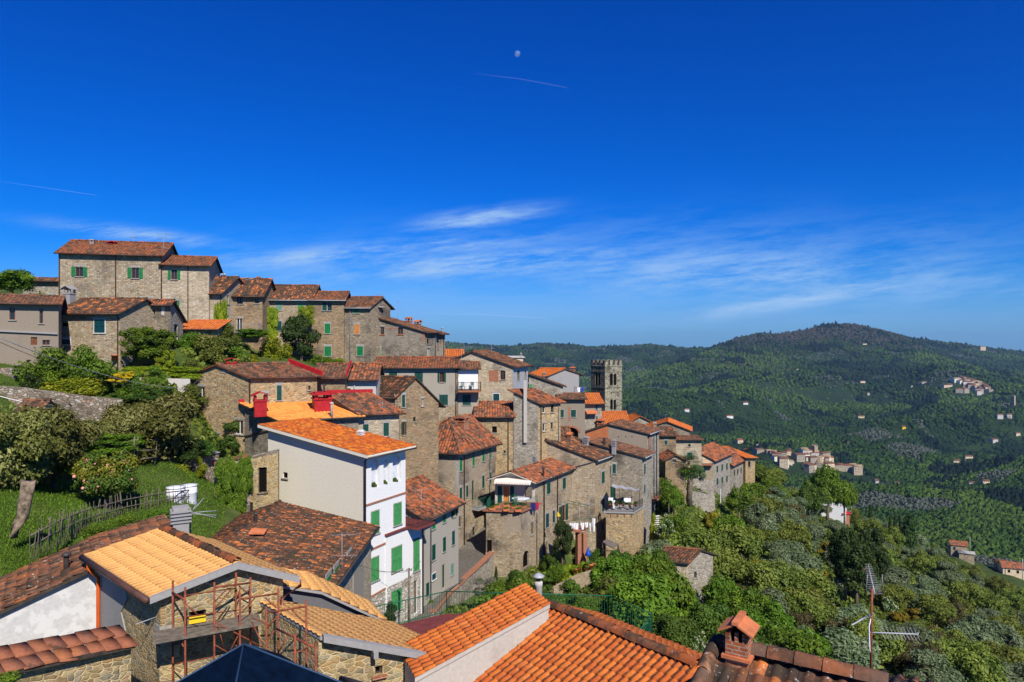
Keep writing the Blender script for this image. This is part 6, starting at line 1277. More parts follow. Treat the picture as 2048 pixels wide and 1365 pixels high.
PP('bush', 1200, 1150, 1195, 70, 57, 'shrub under the pots of the garden wall'); PP('sprawl', 1145, 1160, 1200, 60, 56, 'scrubby bush below the left end of the garden wall'); PP('bush', 1110, 1180, 1225, 80, 50, 'shrub behind the middle of the green railing'); PP('brightbush', 1180, 1190, 1240, 90, 47, 'leafy shrub behind the right half of the green railing')
PP('acacia', 1405, 1258, 1310, 44, 42, 'elder with cream blossom under the barn'); PP('acacia', 1398, 1262, 1320, 34, 34, 'elder with cream blossom left of the brick chimney')
PP('bright', 1338, 958, 1018, 40, 86, 'bright tree on the bank just below the little stone shed'); PP('bright', 1478, 975, 1042, 52, 104, 'bright tree under the pale stone house'); PP('bright', 1545, 950, 1012, 56, 140, 'bright tree on the ridge beyond the rust-stained block'); PP('bright', 1352, 1025, 1085, 50, 80, 'bright tree above the roof of the lone stone barn'); PP('darkbush', 1158, 1082, 1135, 44, 70, 'dark shrub in the shade behind the brick pillars'); PP('bush', 1195, 1096, 1140, 40, 69, 'shrub between the blue parasol and the plank lean-to'); PP('bush', 1100, 1098, 1140, 36, 68, 'shrub at the foot of the terrace house by the dark tree')
for x, y in ((898, 398), (975, 382), (1050, 364)):
    u, Y = WH.on('R', kx(KW, x)); c = bpy.data.objects.new('window_plant', PROTO['bush'][0][0]); col.objects.link(c); c.parent = WH.root; c.location = WH.w3('R', u, -(ky(KW, y + 14) - CY) / F * Y, -.12) - origin(WH.root); c.scale = (.45, .3, .45)
# palm
pp = P(1378, 1004, 97.5); t = thing('palm_tree', 'tall fan palm with shaggy trunk on the terraces', 'palm', pp); H = (1004 - 928) / F * 97.5
mb = MB(); mb.tube([pp - UP * .5, pp + UP * H * .5 + Vector((.1, 0, 0)), pp + UP * H], [.42, .36, .48], 9); mb.v = [(x + random.gauss(0, .05), y + random.gauss(0, .05), q) for x, y, q in mb.v]; mb.build('trunk', 'bark_pale', t)
nm = NM(); rr = np.random.default_rng(5); c0 = np.array(pp + UP * H)
for i in range(46):
    a, e = rr.uniform(0, 6.28), rr.uniform(-1.0, 1.3); d = np.array([math.cos(a) * math.cos(e), math.sin(a) * math.cos(e), math.sin(e)]); L = rr.uniform(1.3, 2.1); hub = c0 + d * L * .5; s_ = np.cross(d, [0, 0, 1]); s_ /= np.linalg.norm(s_) + 1e-6
    for k in range(9):
        th = (k - 4) * .27; q = d * math.cos(th) + s_ * math.sin(th); w_ = np.cross(q, np.cross(s_, d)); w_ = w_ / (np.linalg.norm(w_) + 1e-6) * .05; tip = hub + q * L * .65 + np.array([0, 0, -.16]); nm.add(np.stack([hub - w_ * .3, hub + w_ * .3, tip + w_, tip - w_]), np.array([[0, 1, 2, 3]]), None, np.full(4, rr.random()))
    nm.add(np.stack([c0 - s_ * .03, c0 + s_ * .03, hub + s_ * .02, hub - s_ * .02]), np.array([[0, 1, 2, 3]]), None, np.full(4, .2))
nm.build('crown', 'leaf_green', t, tint=True)
# ---------------------------------------------------------------- foreground roofs and building site
# house being restored: tan roof, rubble gable behind the scaffold
A, B, C = corners((321, 18), 27, pc=566, pa=196, anga=138)
h = make('stone_house', 'stone house under repair with new tan tiles behind the scaffolding', (A, B, C), 'R', [(321, 1192), (468, 1134), (566, 1156)], -13, wall='stone_near', tile='tile_new', lod=0, eo=.32, vo=.22, fascia='cement', thick=.14, gut=False, caps=False, pitch=.225, row=.34, jit=.35, amp=.028)
FH = h
nm = NM(); rp_ = h.prof[1]; g0, g1 = h.g0, h.g1; q = g0 + (g1 - g0) * rp_[0]; e = h.E.normalized(); a = Vector((q.x, q.y, rp_[1] + .17)) - Vector((e.x, e.y, 0)) * .2; b = a + Vector((e.x, e.y, 0)) * (h.E.length + .3)
ridge_caps(nm, a, b, .12, .42); nm.build('ridge', 'tile_rust', h.root)['label'] = 'brown half-round ridge tiles'
for i in (0, 1):
    s_ = h.slopes[i]; lo, hi = (s_[0], s_[1]) if i == 0 else (s_[1], s_[0]); d = (hi - lo); n = h.nrm('R')
    MB().obox(lo + UP * .02 + n * .01, d, n * .12, UP * .17).build('verge_mortar', 'cement', h.root)
# left gutter and pipe
s_ = h.slopes[0]; a, b = s_[0] + UP * .08, s_[3] + UP * .08; o = h.nrm('L') * .06
MB().tube([a + o, b + o], .085, 8).build('gutter', 'brown_pipe', h.root)
c_ = b + (a - b) * .12; w_ = h.w3('L', .35, c_.z - .8, .1); MB().tube([c_ + o, c_ + o - UP * .2, w_ + UP * .25, w_, w_ - UP * 5], .055, 8).build('downpipe', 'orange_pipe', h.root)
s_ = h.slopes[1]; a = s_[1] + UP * .05 + h.dirv('R') * .05; MB().tube([a, a - UP * .15, h.w3('R', (C - B).length - .05, a.z - .45, .14), h.w3('R', (C - B).length - .05, a.z - 1.3, .14), h.w3('R', (C - B).length + .7, a.z - 1.42, .12)], .05, 8).build('downpipe', 'copper_pipe', h.root)
Lw = (h.B - h.A).length
h.patch_uz('L', [(Lw * .02, -13), (Lw * .44, -13), (Lw * .50, -8.4), (Lw * .42, -7.9), (Lw * .52, -7.4), (Lw * .46, h.prof[0][1] - .05), (Lw * .02, h.prof[0][1] - .05)], 'cement', 'plaster_patch', .03)
h.win(K0, 'R', 378, 1222, 412, 1268, 'B', 'o', 'brick', label='small opening half filled with bricks'); u, Y = h.on('R', 395); z_ = -(1252 - CY) / F * Y
MB().obox(h.w3('R', u - .21, z_ - .22, -.12), h.dirv('R') * .42, h.nrm('R') * .1, UP * .24).build('brick_infill', 'brick', h.root); MB().obox(h.w3('R', u - .21, z_ + .05, -.1), h.dirv('R') * .42, h.nrm('R') * .03, UP * .18).build('yellow_board', 'yellow_cloth', h.root)
for i in range(6):
    z_ = -8.0 - i * .55; 
    for f, u0, d_ in (('R', 0, 1), ('L', Lw, -1)): MB().obox(h.w3(f, u0 if d_ > 0 else u0 - (.34 + .12 * (i % 2)), z_, -.02), h.dirv(f) * (.34 + .12 * (i % 2)), h.nrm(f) * .045, UP * .47).build('quoin', 'grey_stone' if i % 3 == 0 else 'stone_near', h.root)
for z_, L_ in ((-7.35, .5), (-9.25, .5)): MB().tube([h.w3('L', Lw - .28, z_, 0), h.w3('L', Lw - .3, z_ - .05, L_)], .012, 5).build('tie_rod', 'zinc', h.root)
h.done()
# plastered house on the left, its old roof falling to the left
B2 = XY(-60, 19.5); C2 = XY(352, 22.6)
h = make('plastered_house', 'house with patchy fresh white plaster and a long old red roof', (B2 + Vector((-.566, .825)) * 3.3, B2, C2), 'R', ('z', [(0, -8.17), (.62, -7.0), (1, -6.62)]), -13, wall='stucco_fresh', tile='tile_old', lod=0, eo=.1, vo=.18, gut=False, fascia='wood_dark', caps=False, pitch=.19, row=.29, amp=.05, jit=1.3)
h.chimney(K7, 453, 578, 425, 34, 'flue', Y=21.6); h.done()
w_ = thing('plaster_strip', None, None, (0, 0, 0)) if False else None
# dark old roof in the middle
h = make('stone_house', 'long low stone house with wide dark lichened roof before the white house', (Vector((-20.6, 33.2)), Vector((-9.2, 33.2)), Vector((-9.2, 44.6))), 'L', ('z', [(0, -12.5), (.47, -10.65), (1, -12.15)]), -18.5, wall='stone_tan', tile='tile_dark', lod=0, eo=.45, vo=.2, gut='dark_metal', jit=1.3, pitch=.175, row=.27, amp=.05)
wins(h, K6, [('R', 905, 590, 932, 680, 'S', 'g'), ('R', 853, 650, 880, 770, 'S', 'g'), ('R', 995, 500, 1015, 570, 'D', 'y')])
h.patch(K6, 'R', [(1030, 470), (1098, 400), (1098, 900), (1030, 900)], 'stucco_grey', 'render', .04)
h.chimney(K7, 1747, 235, 155, 20, 'flue', idx=1); h.chimney(K7, 1770, 330, 270, 90, 'tiled', idx=1); h.aerial(K6, 957, 640, 360, Y=36, booms=((0, 1.6, 10), (-1.1, 1.3, 5))); h.done()
nm = NM(); pl0 = Vector((-15.2, 33.2, -10.5)); MB().obox(Vector((-17.2, 34.0, -11.55)), Vector((.8, 0, 0)), Vector((0, .8, 0)), UP * .01)
# roof above the gap and the lower tan roof
N1 = XY(637, 17.0); d27 = Vector((math.cos(R(27)), math.sin(R(27)))); d136 = Vector((math.cos(R(136)), math.sin(R(136))))
Cc = cross_ray(N1, 27, 948)
h = make('stone_house', 'low stone house with a long new tan roof and rough concrete verge', (N1 + d136 * 3.7, N1, Cc), 'R', [(637, 1278), (948, 1332)], -13.5, wall='stone_near', tile='tile_new', lod=0, eo=.02, vo=.12, fascia='cement', thick=.1, gut=False, caps=False, pitch=.225, row=.34, jit=.35, amp=.028)
s_ = h.slopes[0]; n = h.nrm('R'); MB().obox(s_[0] + UP * .0 - n * .02 + h.dirv('R') * .05, (s_[1] - s_[0]) * .985, n * .2, UP * .16).build('verge_beam', 'cement', h.root)
for t in (.3, .62): a = s_[0] + (s_[1] - s_[0]) * t; MB().obox(a - UP * .16 + n * .0, h.dirv('R') * .12, n * .26, UP * .16).build('bracket', 'cement', h.root)
a = s_[1] + UP * .02; MB().tube([a + h.dirv('R') * .03 - n * .3, a + h.dirv('R') * .03 + n * .25], .07, 8).build('gutter', 'dark_metal', h.root); MB().tube([a + n * .05, a + n * .05 - UP * .2, h.w3('R', (h.C - h.B).length - .05, a.z - .35, .1), h.w3('R', (h.C - h.B).length - .05, a.z - 4, .1)], .045, 6).build('downpipe', 'dark_metal', h.root)
h.win(K6, 'R', 1180, 1255, 1230, 1315, 'B', 'b', 'brick', label='brick-framed vent hole'); h.done()
A2 = cross_ray(XY(556, 20.4), 27, 556); C3 = cross_ray(A2, 24, 766)
h = make('grey_wall_house', 'smooth grey end wall under a strip of new tan tiles', (A2 + Vector((-.5, .866)) * 1.5, A2, C3), 'R', [(556, 1172), (640, 1185), (766, 1243)], -13, wall='cement_smooth', tile='tile_new', lod=0, eo=.05, vo=.2, fascia='cement', thick=.08, gut=False, caps=False, pitch=.25, row=.36, jit=.25, cat='building'); h.done()
# tile-capped garden wall bottom left
cw = thing('coped_wall', 'low rubble wall capped with overlapping red tiles at the bottom left', 'wall', P(130, 1365, 15.5)); cw['kind'] = 'thing'
wa, wb = P(-40, 1352, 14.2), P(262, 1288, 16.9); d = (wb - wa); n = Vector((d.y, -d.x, 0)).normalized()
mb = MB(); L = d.length
mb.add([wa - UP * 4, wb - UP * 4, wb, wa], [(0, 1, 2, 3)], [(0, 0), (L, 0), (L, 4), (0, 4)]); mb.build('masonry', 'stone_near', cw)
MB().obox(wa + n * .2 - UP * .06, d, -n * .55, UP * .1).build('dark_underlay', 'wood_dark', cw)  # dark slab added so the gaps between coping tiles look dark
nm = NM(); dn = np.array(d.normalized()); nn = np.array(n); rr = np.random.default_rng(11)
for row in range(2):
    nt_ = int(L / .34)
    for i in range(nt_):
        s0 = (i + rr.uniform(-.08, .08)) * L / nt_; w = .40; a = np.array(wa) + dn * s0 + nn * (.22 - row * .34 + rr.normal(0, .02)) + np.array([0, 0, .05 + row * .16 + rr.normal(0, .012)]); v_ = -nn * .40 + np.array([0, 0, .16]); tl = rr.normal(0, .03)
        top = [a, a + dn * w + np.array([0, 0, tl]), a + dn * w * .93 + v_, a + dn * w * .07 + v_]; bot = [x - np.array([0, 0, .035]) for x in top]
        nm.add(np.array(top + bot), np.array([[0, 1, 2, 3], [4, 5, 1, 0], [5, 6, 2, 1], [7, 4, 0, 3], [6, 7, 3, 2]]), np.full((8, 2), rr.integers(0, 5000) + .5))
nm.build('coping', 'tile_coping', cw)
# concrete chimney with slabs, and the antenna behind it
p = P(361, 1068, 23.3); t = thing('slab_chimney', 'grey concrete chimney with stacked slabs above the tan roof', 'chimney', p - UP * .6); W = 30 / F * 23.3; mb = MB(); mb.box(p - UP * .6, W * .95, W * .95, .6 + .42, R(30)); mb.build('shaft', 'cement', t)
for i in range(4): MB().box(p + UP * (.42 + i * .115), W * 1.25, W * 1.15, .055, R(30)).build('slab', 'cement', t); MB().box(p + UP * (.475 + i * .115), W * .9, W * .9, .06, R(30)).build('spacer', 'cement', t)
MB().box(p + UP * .88, W * 1.0, W * .8, .06, R(30)).build('slab', 'cement', t)
def yagi(mb, a, b, n=9, w0=.30, w1=.2, up=None):
    a, b = Vector(a), Vector(b); d = (b - a).normalized(); s_ = d.cross(up if up is not None else UP).normalized(); mb.tube([a, b], .014, 5)
    for i in range(n): c = a + (b - a) * ((i + .3) / n); w = w0 + (w1 - w0) * i / n; mb.tube([c - s_ * w, c + s_ * w], .008, 4)
    return mb
t = thing('aerial', 'bent television aerial with folded arms beside the slab chimney', 'aerial', P(381, 1060, 24)); MB().tube([P(381, 1068, 24), P(380, 1015, 24)], .025, 6).build('mast', 'aerial_metal', t)
ar = MB(); [ar.tube([P(*a, 24), P(*b, 24.4)], .016, 5) for a, b in (((380, 1026), (433, 1022)), ((380, 1028), (433, 1031)), ((380, 1024), (432, 1036)), ((383, 1025), (408, 996)), ((386, 1020), (395, 1004)))]; ar.build('boom', 'aerial_metal', t)
# ---- scaffold in front of the gable
sc = thing('scaffold', 'rust-brown tubular scaffold with plank deck before the stone gable', 'scaffold', FH.w3('R', 0, -12, 1))
def on_plane(px, py, off): # point seen at px, py on the plane parallel to the gable, off metres in front
    a, b, n = FH.faces['R']; d = (b - a).normalized(); o = a + n * off; k = (px - CX) / F; u = (k * o.y - o.x) / (d.x - k * d.y); q = o + d * u; return Vector((q.x, q.y, -(py - CY) / F * q.y))
KSs = lambda x, y, off: on_plane(kx(KS, x), ky(KS, y), off)
r0 = .026
for x0, y0, x1, y1, off in ((80, 318, 55, 1330, .35), (208, 388, 185, 1330, 1.05), (508, 335, 490, 1330, 1.05), (732, 235, 720, 1330, .35), (880, 285, 870, 1000, .4), (772, 445, 760, 1000, 1.05)):
    a = KSs(x0, y0, off); b = Vector((a.x, a.y, a.z - 5.2 if off > .5 else a.z - 5.4)); MB().tube([a, b], r0, 7).build('standard', 'rust', sc)
def br(*s, name='brace', r=.017):
    for a, b in s: MB().tube([KSs(*a), KSs(*b)], r, 5).build(name, 'rust', sc)
br(((75, 440, .35), (208, 515, 1.05)), ((508, 385, 1.05), (880, 340, .4)), ((772, 505, 1.05), (1170, 450, .6)), name='ledger', r=.026)
br(((208, 470, 1.05), (508, 425, 1.05)), ((508, 425, 1.05), (735, 395, .35)), ((208, 695, 1.05), (508, 650, 1.05)), ((508, 650, 1.05), (735, 625, .35)), ((75, 1180, .35), (190, 1160, 1.05)), ((200, 1160, 1.05), (490, 1105, 1.05)), name='ledger')
br(((215, 560, 1.05), (350, 680, 1.05)), ((90, 560, .35), (125, 490, .5)), ((160, 470, .8), (195, 560, 1.0)), ((510, 540, 1.05), (650, 390, .9)), ((520, 600, 1.05), (680, 410, .8)), ((515, 745, 1.05), (1000, 1000, 1.05)), ((540, 760, 1.05), (610, 1020, 1.05)), ((515, 980, 1.05), (650, 1060, 1.05)), ((750, 890, 1.05), (660, 1060, 1.05)), ((735, 520, .35), (780, 380, .5)), ((760, 370, .5), (865, 460, .4)), ((790, 650, 1.05), (925, 500, .8)), ((150, 890, .7), (190, 1000, 1.05)), ((80, 960, .35), (115, 885, .6)))
dk = [KSs(70, 830, .36), KSs(195, 905, 1.12), KSs(840, 800, 1.12), KSs(735, 722, .36)]; z_ = sum(p.z for p in dk) / 4
dk = [Vector((p.x, p.y, z_)) for p in dk]; a = FH.w3('R', -.15, z_, .36); dd = FH.dirv('R'); nn_ = FH.nrm('R')
for i in range(3): MB().obox(a + nn_ * (i * .26), dd * 2.55, nn_ * .25, UP * .045).build('plank', 'wood_grey', sc)
# second bay, lower right, against the tan roof's high edge
sc2 = thing('scaffold', 'lower rust-brown scaffold bay along the scalloped tan tile edge', 'scaffold', P(600, 1365, 15.8))
Yb = 16.3
def s2(x, y, dY=0): return P(kx(KS, x), ky(KS, y), Yb + dY)
for x, y, dY in ((1168, 390, 1.3), (1045, 590, 0), (1455, 520, .2), (1555, 950, -.8), (1340, 870, -.9)): a = s2(x, y, dY); MB().tube([a, a - UP * 4.5], r0, 7).build('standard', 'rust', sc2)
def br2(*s, r=.017, name='brace'):
    for a, b in s: MB().tube([s2(*a), s2(*b)], r, 5).build(name, 'rust', sc2)
br2(((1045, 650, 0), (1455, 580, .2)), ((1150, 815, .6), (1555, 1015, -.8)), r=.026, name='ledger')
br2(((890, 700, 1), (1100, 780, 1)), ((1050, 810, 0), (1200, 640, .1)), ((1310, 625, .2), (1440, 750, .2)), ((1030, 490, 1.2), (1150, 600, 1.2)), ((1180, 1040, 0), (1260, 890, 0)), ((895, 745, 1), (1010, 990, .6)), ((1060, 930, 0), (1130, 830, .2)), ((1460, 1010, -.5), (1530, 1140, -.8)), ((1330, 870, -.9), (1345, 960, -.9)), ((1300, 1080, -.8), (1450, 1020, -.5)))
# ---- dark blue canopy at the bottom
cn_ = thing('garden_parasol', 'dark blue square parasol seen from above at the bottom edge', 'parasol', Vector((-2.6, 7.6, -7)))
ap = P(487, 1290, 8.0); zc = ap.z - 1.0
cr_ = [Vector((ap.x - 1.9, ap.y - .45, zc)), Vector((ap.x + .45, ap.y - 2.1, zc)), Vector((ap.x + 2.15, ap.y + .25, zc)), Vector((ap.x - .2, ap.y + 1.9, zc))]
for i in range(4):
    a, b = cr_[i], cr_[(i + 1) % 4]; nrm_ = (b - a).cross(ap - a).normalized()
    MB().sheet([a, b, ap + (b - ap) * .02, ap + (a - ap) * .02], 14, 14, lambda u, v: nrm_ * (-.09 * math.sin(math.pi * u) * math.sin(math.pi * min(1, v + .15)) + .012 * math.sin(u * 21 + v * 8) * (1 - v))).build('canvas', 'tarp', cn_)
    MB().tube([a + UP * .01, (a + ap) / 2 + UP * .012, ap + UP * .01], .012, 5).build('seam', 'tarp_seam', cn_)
MB().tube([ap - UP * 3.4, ap - UP * .06], .03, 6).build('pole', 'aerial_metal', cn_)
t = thing('pipe_end', 'dull steel pole lying at the edge of the blue parasol', 'pole', P(700, 1360, 9)); MB().tube([P(682, 1358, 9.3), P(765, 1382, 8.6)], .04, 8).build('pole_tube', 'dark_metal', t)
# ---- orange roofs right of centre
d221 = Vector((math.cos(R(221)), math.sin(R(221)))); d131 = Vector((math.cos(R(131)), math.sin(R(131))))
def free_roof(nm_, tile, poly, ev, lod, jit, **kw):
    q = NM(); tiles(q, poly, ev, kw.get('pitch', .25), kw.get('row', .36), 6, .06, jit); return q
Rn, Rf = Vector((4.37, 17.0, -8.13)), Vector((1.08, 20.75, -8.13))
h = House('tiled_house', 'house with big orange ribbed roof and brown ridge at the bottom centre', Vector((Rn.x, Rn.y)) + d221 * 5 + Vector((-d131.x, -d131.y)) * .2, Vector((Rn.x, Rn.y)) - d221 * 2.3 - d131 * .2, Vector((Rn.x, Rn.y)) - d221 * 2.3 + d131 * 5.2, 'L', [(0, -9.75), (5 / 7.3, -8.13), (1, -9.05)], -13, wall='cement_pale', tile='tile_orange', lod=0, eo=.25, vo=.15, gut=False, caps=False, pitch=.215, row=.31, jit=.6, amp=.05)
nm = NM(); ridge_caps(nm, Rn - Vector((d131.x, d131.y, 0)) * .3 + UP * .17, Rf + UP * .17, .15, .42); nm.build('ridge', 'tile_rust', h.root); h.done()
Hn, Hf = P(1097, 1209, 20.0), P(1048, 1168, 21.65); Hf.z = Hn.z; dH = (Hf - Hn); dH2 = Vector((dH.x, dH.y))
h = House('tiled_house', 'smaller orange ribbed roof with white side wall above the big orange roof', Vector((Hn.x, Hn.y)) + d221 * 4.6, Vector((Hn.x, Hn.y)), Vector((Hf.x, Hf.y)), 'L', [(0, Hn.z - .75), (1, Hn.z - .1)], -13, wall='cement_pale', tile='tile_orange', lod=0, eo=.03, vo=.05, gut=False, caps=False, pitch=.215, row=.31, jit=.6, amp=.05, fascia='cement_pale', D=Vector((Hf.x, Hf.y)) + d221 * 4.6); h.done()
p = P(1077, 1205, 21.9); t = thing('flue_chimney', 'pale round flue with a metal cowl beside the orange roof', 'chimney', p - UP * 1.2); r_ = 7.5 / F * 21.9
MB().lathe(p - UP * 1.2, [(r_, 0), (r_, 1.72), (r_ * 1.1, 1.74), (r_ * 1.1, 1.86), (r_ * .8, 1.88)], 14).build('shaft', 'cement_pale', t); MB().lathe(p + UP * .68, [(r_ * .6, 0), (r_ * .6, .14)], 10).build('neck', 'dark_metal', t); MB().lathe(p + UP * .82, [(r_ * 1.6, 0), (r_ * 1.6, .03), (r_ * .4, .12)], 14).build('cowl', 'zinc', t)
# ---- brick-paved terrace with green railing
tz = -13.25; tpts = [(728, 31), (893, 33.2), (1225, 32.6), (1304, 30.4)]; q = [XY(a, b) for a, b in tpts]
t = thing('roof_terrace', 'dark red tiled terrace bordered by a green railing', 'terrace', (q[1].x, q[1].y, -17)); pl = [Vector((v.x, v.y, tz)) for v in q] + [Vector((5.2, 25.5, tz)), Vector((-4.5, 25.0, tz))]
MB().prism([v - UP * 4 for v in pl], UP * 4).build('floor', 'maroon_tile', t)
pts = [Vector((v.x, v.y, tz)) for v in q]; rail(MB(), [pts[0] + (pts[0] - pts[1]) * .02, *pts, Vector((5.3, 28.6, tz))], 1.08, .125, .025, .010).build('railing', 'green_iron', t)
# ---- old roof with brick chimney bottom right
ra, rb = P(1432, 1297, 13.0), P(1770, 1375, 11.5); rb.z = ra.z; dr = Vector((rb.x - ra.x, rb.y - ra.y)); rL = dr.length; dr.normalize(); pr_ = Vector((dr.y, -dr.x)); 
A_ = Vector((ra.x, ra.y)) - pr_ * 2.2; B_ = Vector((ra.x, ra.y)) + pr_ * 4.2
h = House('old_house', 'house with very old lichened roof and brick chimney at the bottom right', A_, B_, B_ + dr * (rL + 1.5), 'L', [(0, ra.z - .85), (2.2 / 6.4, ra.z - .12), (1, ra.z - 1.35)], -12, wall='stone_tan', tile='tile_dark', lod=0, eo=.3, vo=.1, gut=False, caps=False, pitch=.27, row=.38, jit=1.6)
nm = NM(); ridge_caps(nm, ra + UP * .12, rb + UP * .12, .16, .42); ridge_caps(nm, h.slopes[1][1] + UP * .13, ra + UP * .13, .13, .42); nm.build('ridge', 'tile_old', h.root); h.done()
p = P(1478, 1306, 12.6); W = 43 / F * 12.6; t = thing('brick_chimney', 'red brick chimney with tiled hood at the bottom right', 'chimney', p - UP * .4); rz = math.atan2(dr.y, dr.x)
ax = Matrix.Rotation(rz, 3, 'Z'); qv = lambda x, y, z_: p + ax @ Vector((x * W, y * W, 0)) + UP * z_
sh_ = MB(); s4 = [qv(-.5, -.5, -.4), qv(.5, -.5, -.4), qv(.5, .5, -.4), qv(-.5, .5, -.4)]
for i in range(4): a, b = s4[i], s4[(i + 1) % 4]; sh_.add([a, b, b + UP * .66, a + UP * .66], [(0, 1, 2, 3)], [(i * W, 0), (i * W + W, 0), (i * W + W, .66), (i * W, .66)])
sh_.add([v + UP * .66 for v in s4], [(0, 1, 2, 3)]); sh_.build('shaft', 'brick', t)
for i in range(4):
    for s_ in ((0, .24), (.42, .58), (.76, 1)):
        a, b = s4[i], s4[(i + 1) % 4]; n = (b - a).cross(UP).normalized(); MB().obox(a + (b - a) * s_[0] + UP * .66, (b - a) * (s_[1] - s_[0]), -n * .07, UP * .17).build('pier', 'brick', t)
MB().box(qv(0, 0, .26), W * .6, W * .6, .16, rz).build('dark_core', 'void', t)  # near-black block filling the space between the piers
hd = MB(); hd.prism([qv(-.78, -.75, .43), qv(0, -.75, .60), qv(0, .75, .60), qv(-.78, .75, .43)], UP * .035); hd.prism([qv(0, -.75, .60), qv(.78, -.75, .43), qv(.78, .75, .43), qv(0, .75, .60)], UP * .035); hd.build('hood', 'terracotta', t); MB().obox(qv(-.14, -.8, .61), ax @ Vector((.28 * W, 0, 0)), ax @ Vector((0, 1.6 * W, 0)), UP * .06).build('hood_ridge', 'terracotta', t)
MB().box(qv(0, 0, -.05), W * 1.3, W * 1.3, .06, rz).build('base_tiles', 'terracotta', t)
# ---- television mast on the right
YM = 12.2; mp = lambda x, y, d=0: P(1400 + x * .31641, 1000 + y * .31641, YM + d)
t = thing('tv_mast', 'tall rusty television mast with three aerials on the old roof', 'aerial', mp(1080, 1160)); MB().tube([mp(1078, 1170), mp(1087, 560)], .019, 6).build('mast', 'rust', t)
yb_ = MB(); a, b = mp(1105, 595), mp(1062, 412, .6); yb_.tube([a, b], .012, 5)
for i in range(17): c = a + (b - a) * (i / 16); w_ = .10 + .022 * (16 - i) * .35; yb_.tube([c - Vector((w_ * .62, 0, 0)), c + Vector((w_ * .62, 0, 0))], .0035, 4)
for sx in (-1, 1): yb_.tube([a + Vector((sx * .16, 0, 0)), a + Vector((sx * .13, 0, .35))], .006, 4)
yb_.build('upper_aerial', 'aerial_metal', t)
la = MB(); la.tube([mp(958, 793, -.3), mp(1095, 716, .2)], .014, 6); [la.tube([mp(1010 + i * 18, 745 - i * 6, .1), mp(1030 + i * 18, 765 - i * 9, -.2)], .005, 3) for i in range(5)]; la.build('side_aerial', 'zinc', t)
ya = MB(); ya.tube([mp(1068, 838), mp(1378, 850)], .014, 5)
for i in range(11): c = mp(1150 + i * 22, 841 + i * .9); ya.tube([c - Vector((0, .1, .07)), c + Vector((0, .1, .07))], .006, 3)
ya.tube([mp(1378, 838), mp(1378, 862)], .01, 4); ya.build('lower_aerial', 'zinc', t)
cbm = MB(); cbm.tube([mp(1088, 720), mp(1068, 800), mp(1072, 930), mp(1083, 1000), mp(1075, 1160)], .012, 5); cbm.build('cable', 'white_cloth', t)
# ---- street pole and cables
t = thing('utility_pole', 'thin wooden utility pole by the green street door of the white house', 'pole', P(818, 1228, 46.5)); MB().tube([P(818, 1262, 46.5), P(818, 1137, 46.5)], .07, 7).build('shaft', 'wood_grey', t); ins = MB(); [ins.box(P(818 + i * 3 - 4, 1142, 46.5), .05, .05, .14) for i in range(4)]; ins.build('insulator', 'dark_metal', t)
def cable(a, b, sag, lab, r=.012, n=14, mat='dark_metal'):
    a, b = Vector(a), Vector(b); pts = [a + (b - a) * (i / n) - UP * sag * 4 * (i / n) * (1 - i / n) for i in range(n + 1)]; return single(MB().tube(pts, r, 4), 'cable', mat, lab, 'cable')
cable(P(-20, 668, 30), P(375, 777, 57), .6, 'pale cable slanting across the upper left garden', .018, mat='zinc'); cable(P(-20, 676, 30), P(375, 779, 57), .8, 'second cable just under the pale one at upper left', .014)
cable(P(818, 1140, 46.5), P(727, 1140, 46.2), .15, 'thin cable from the utility pole to the white house corner', .014); cable(P(818, 1143, 46.5), P(700, 1122, 40), .3, 'thin cable sagging from the utility pole to the dark roof', .012); cable(P(818, 1142, 46.5), P(845, 1118, 52), .05, 'short cable from the utility pole to the street house', .012)
cable(P(-10, 790, 46), P(100, 812, 47), .1, 'white pipe running along the long rubble wall', .03, mat='white_frame')
cable(P(1380, 930, 104), P(1760, 1220, 70), 1.5, 'cable crossing the olive slope on the right', .014); cable(P(1790, 1072, 180), P(2060, 1140, 260), 2, 'cable running from the pole over the far olive terrace', .03)
# leaves bottom left
PP('brightbush', 10, 1346, 1420, 110, 13.2, 'bright bush under the tile-capped wall at the bottom left corner')
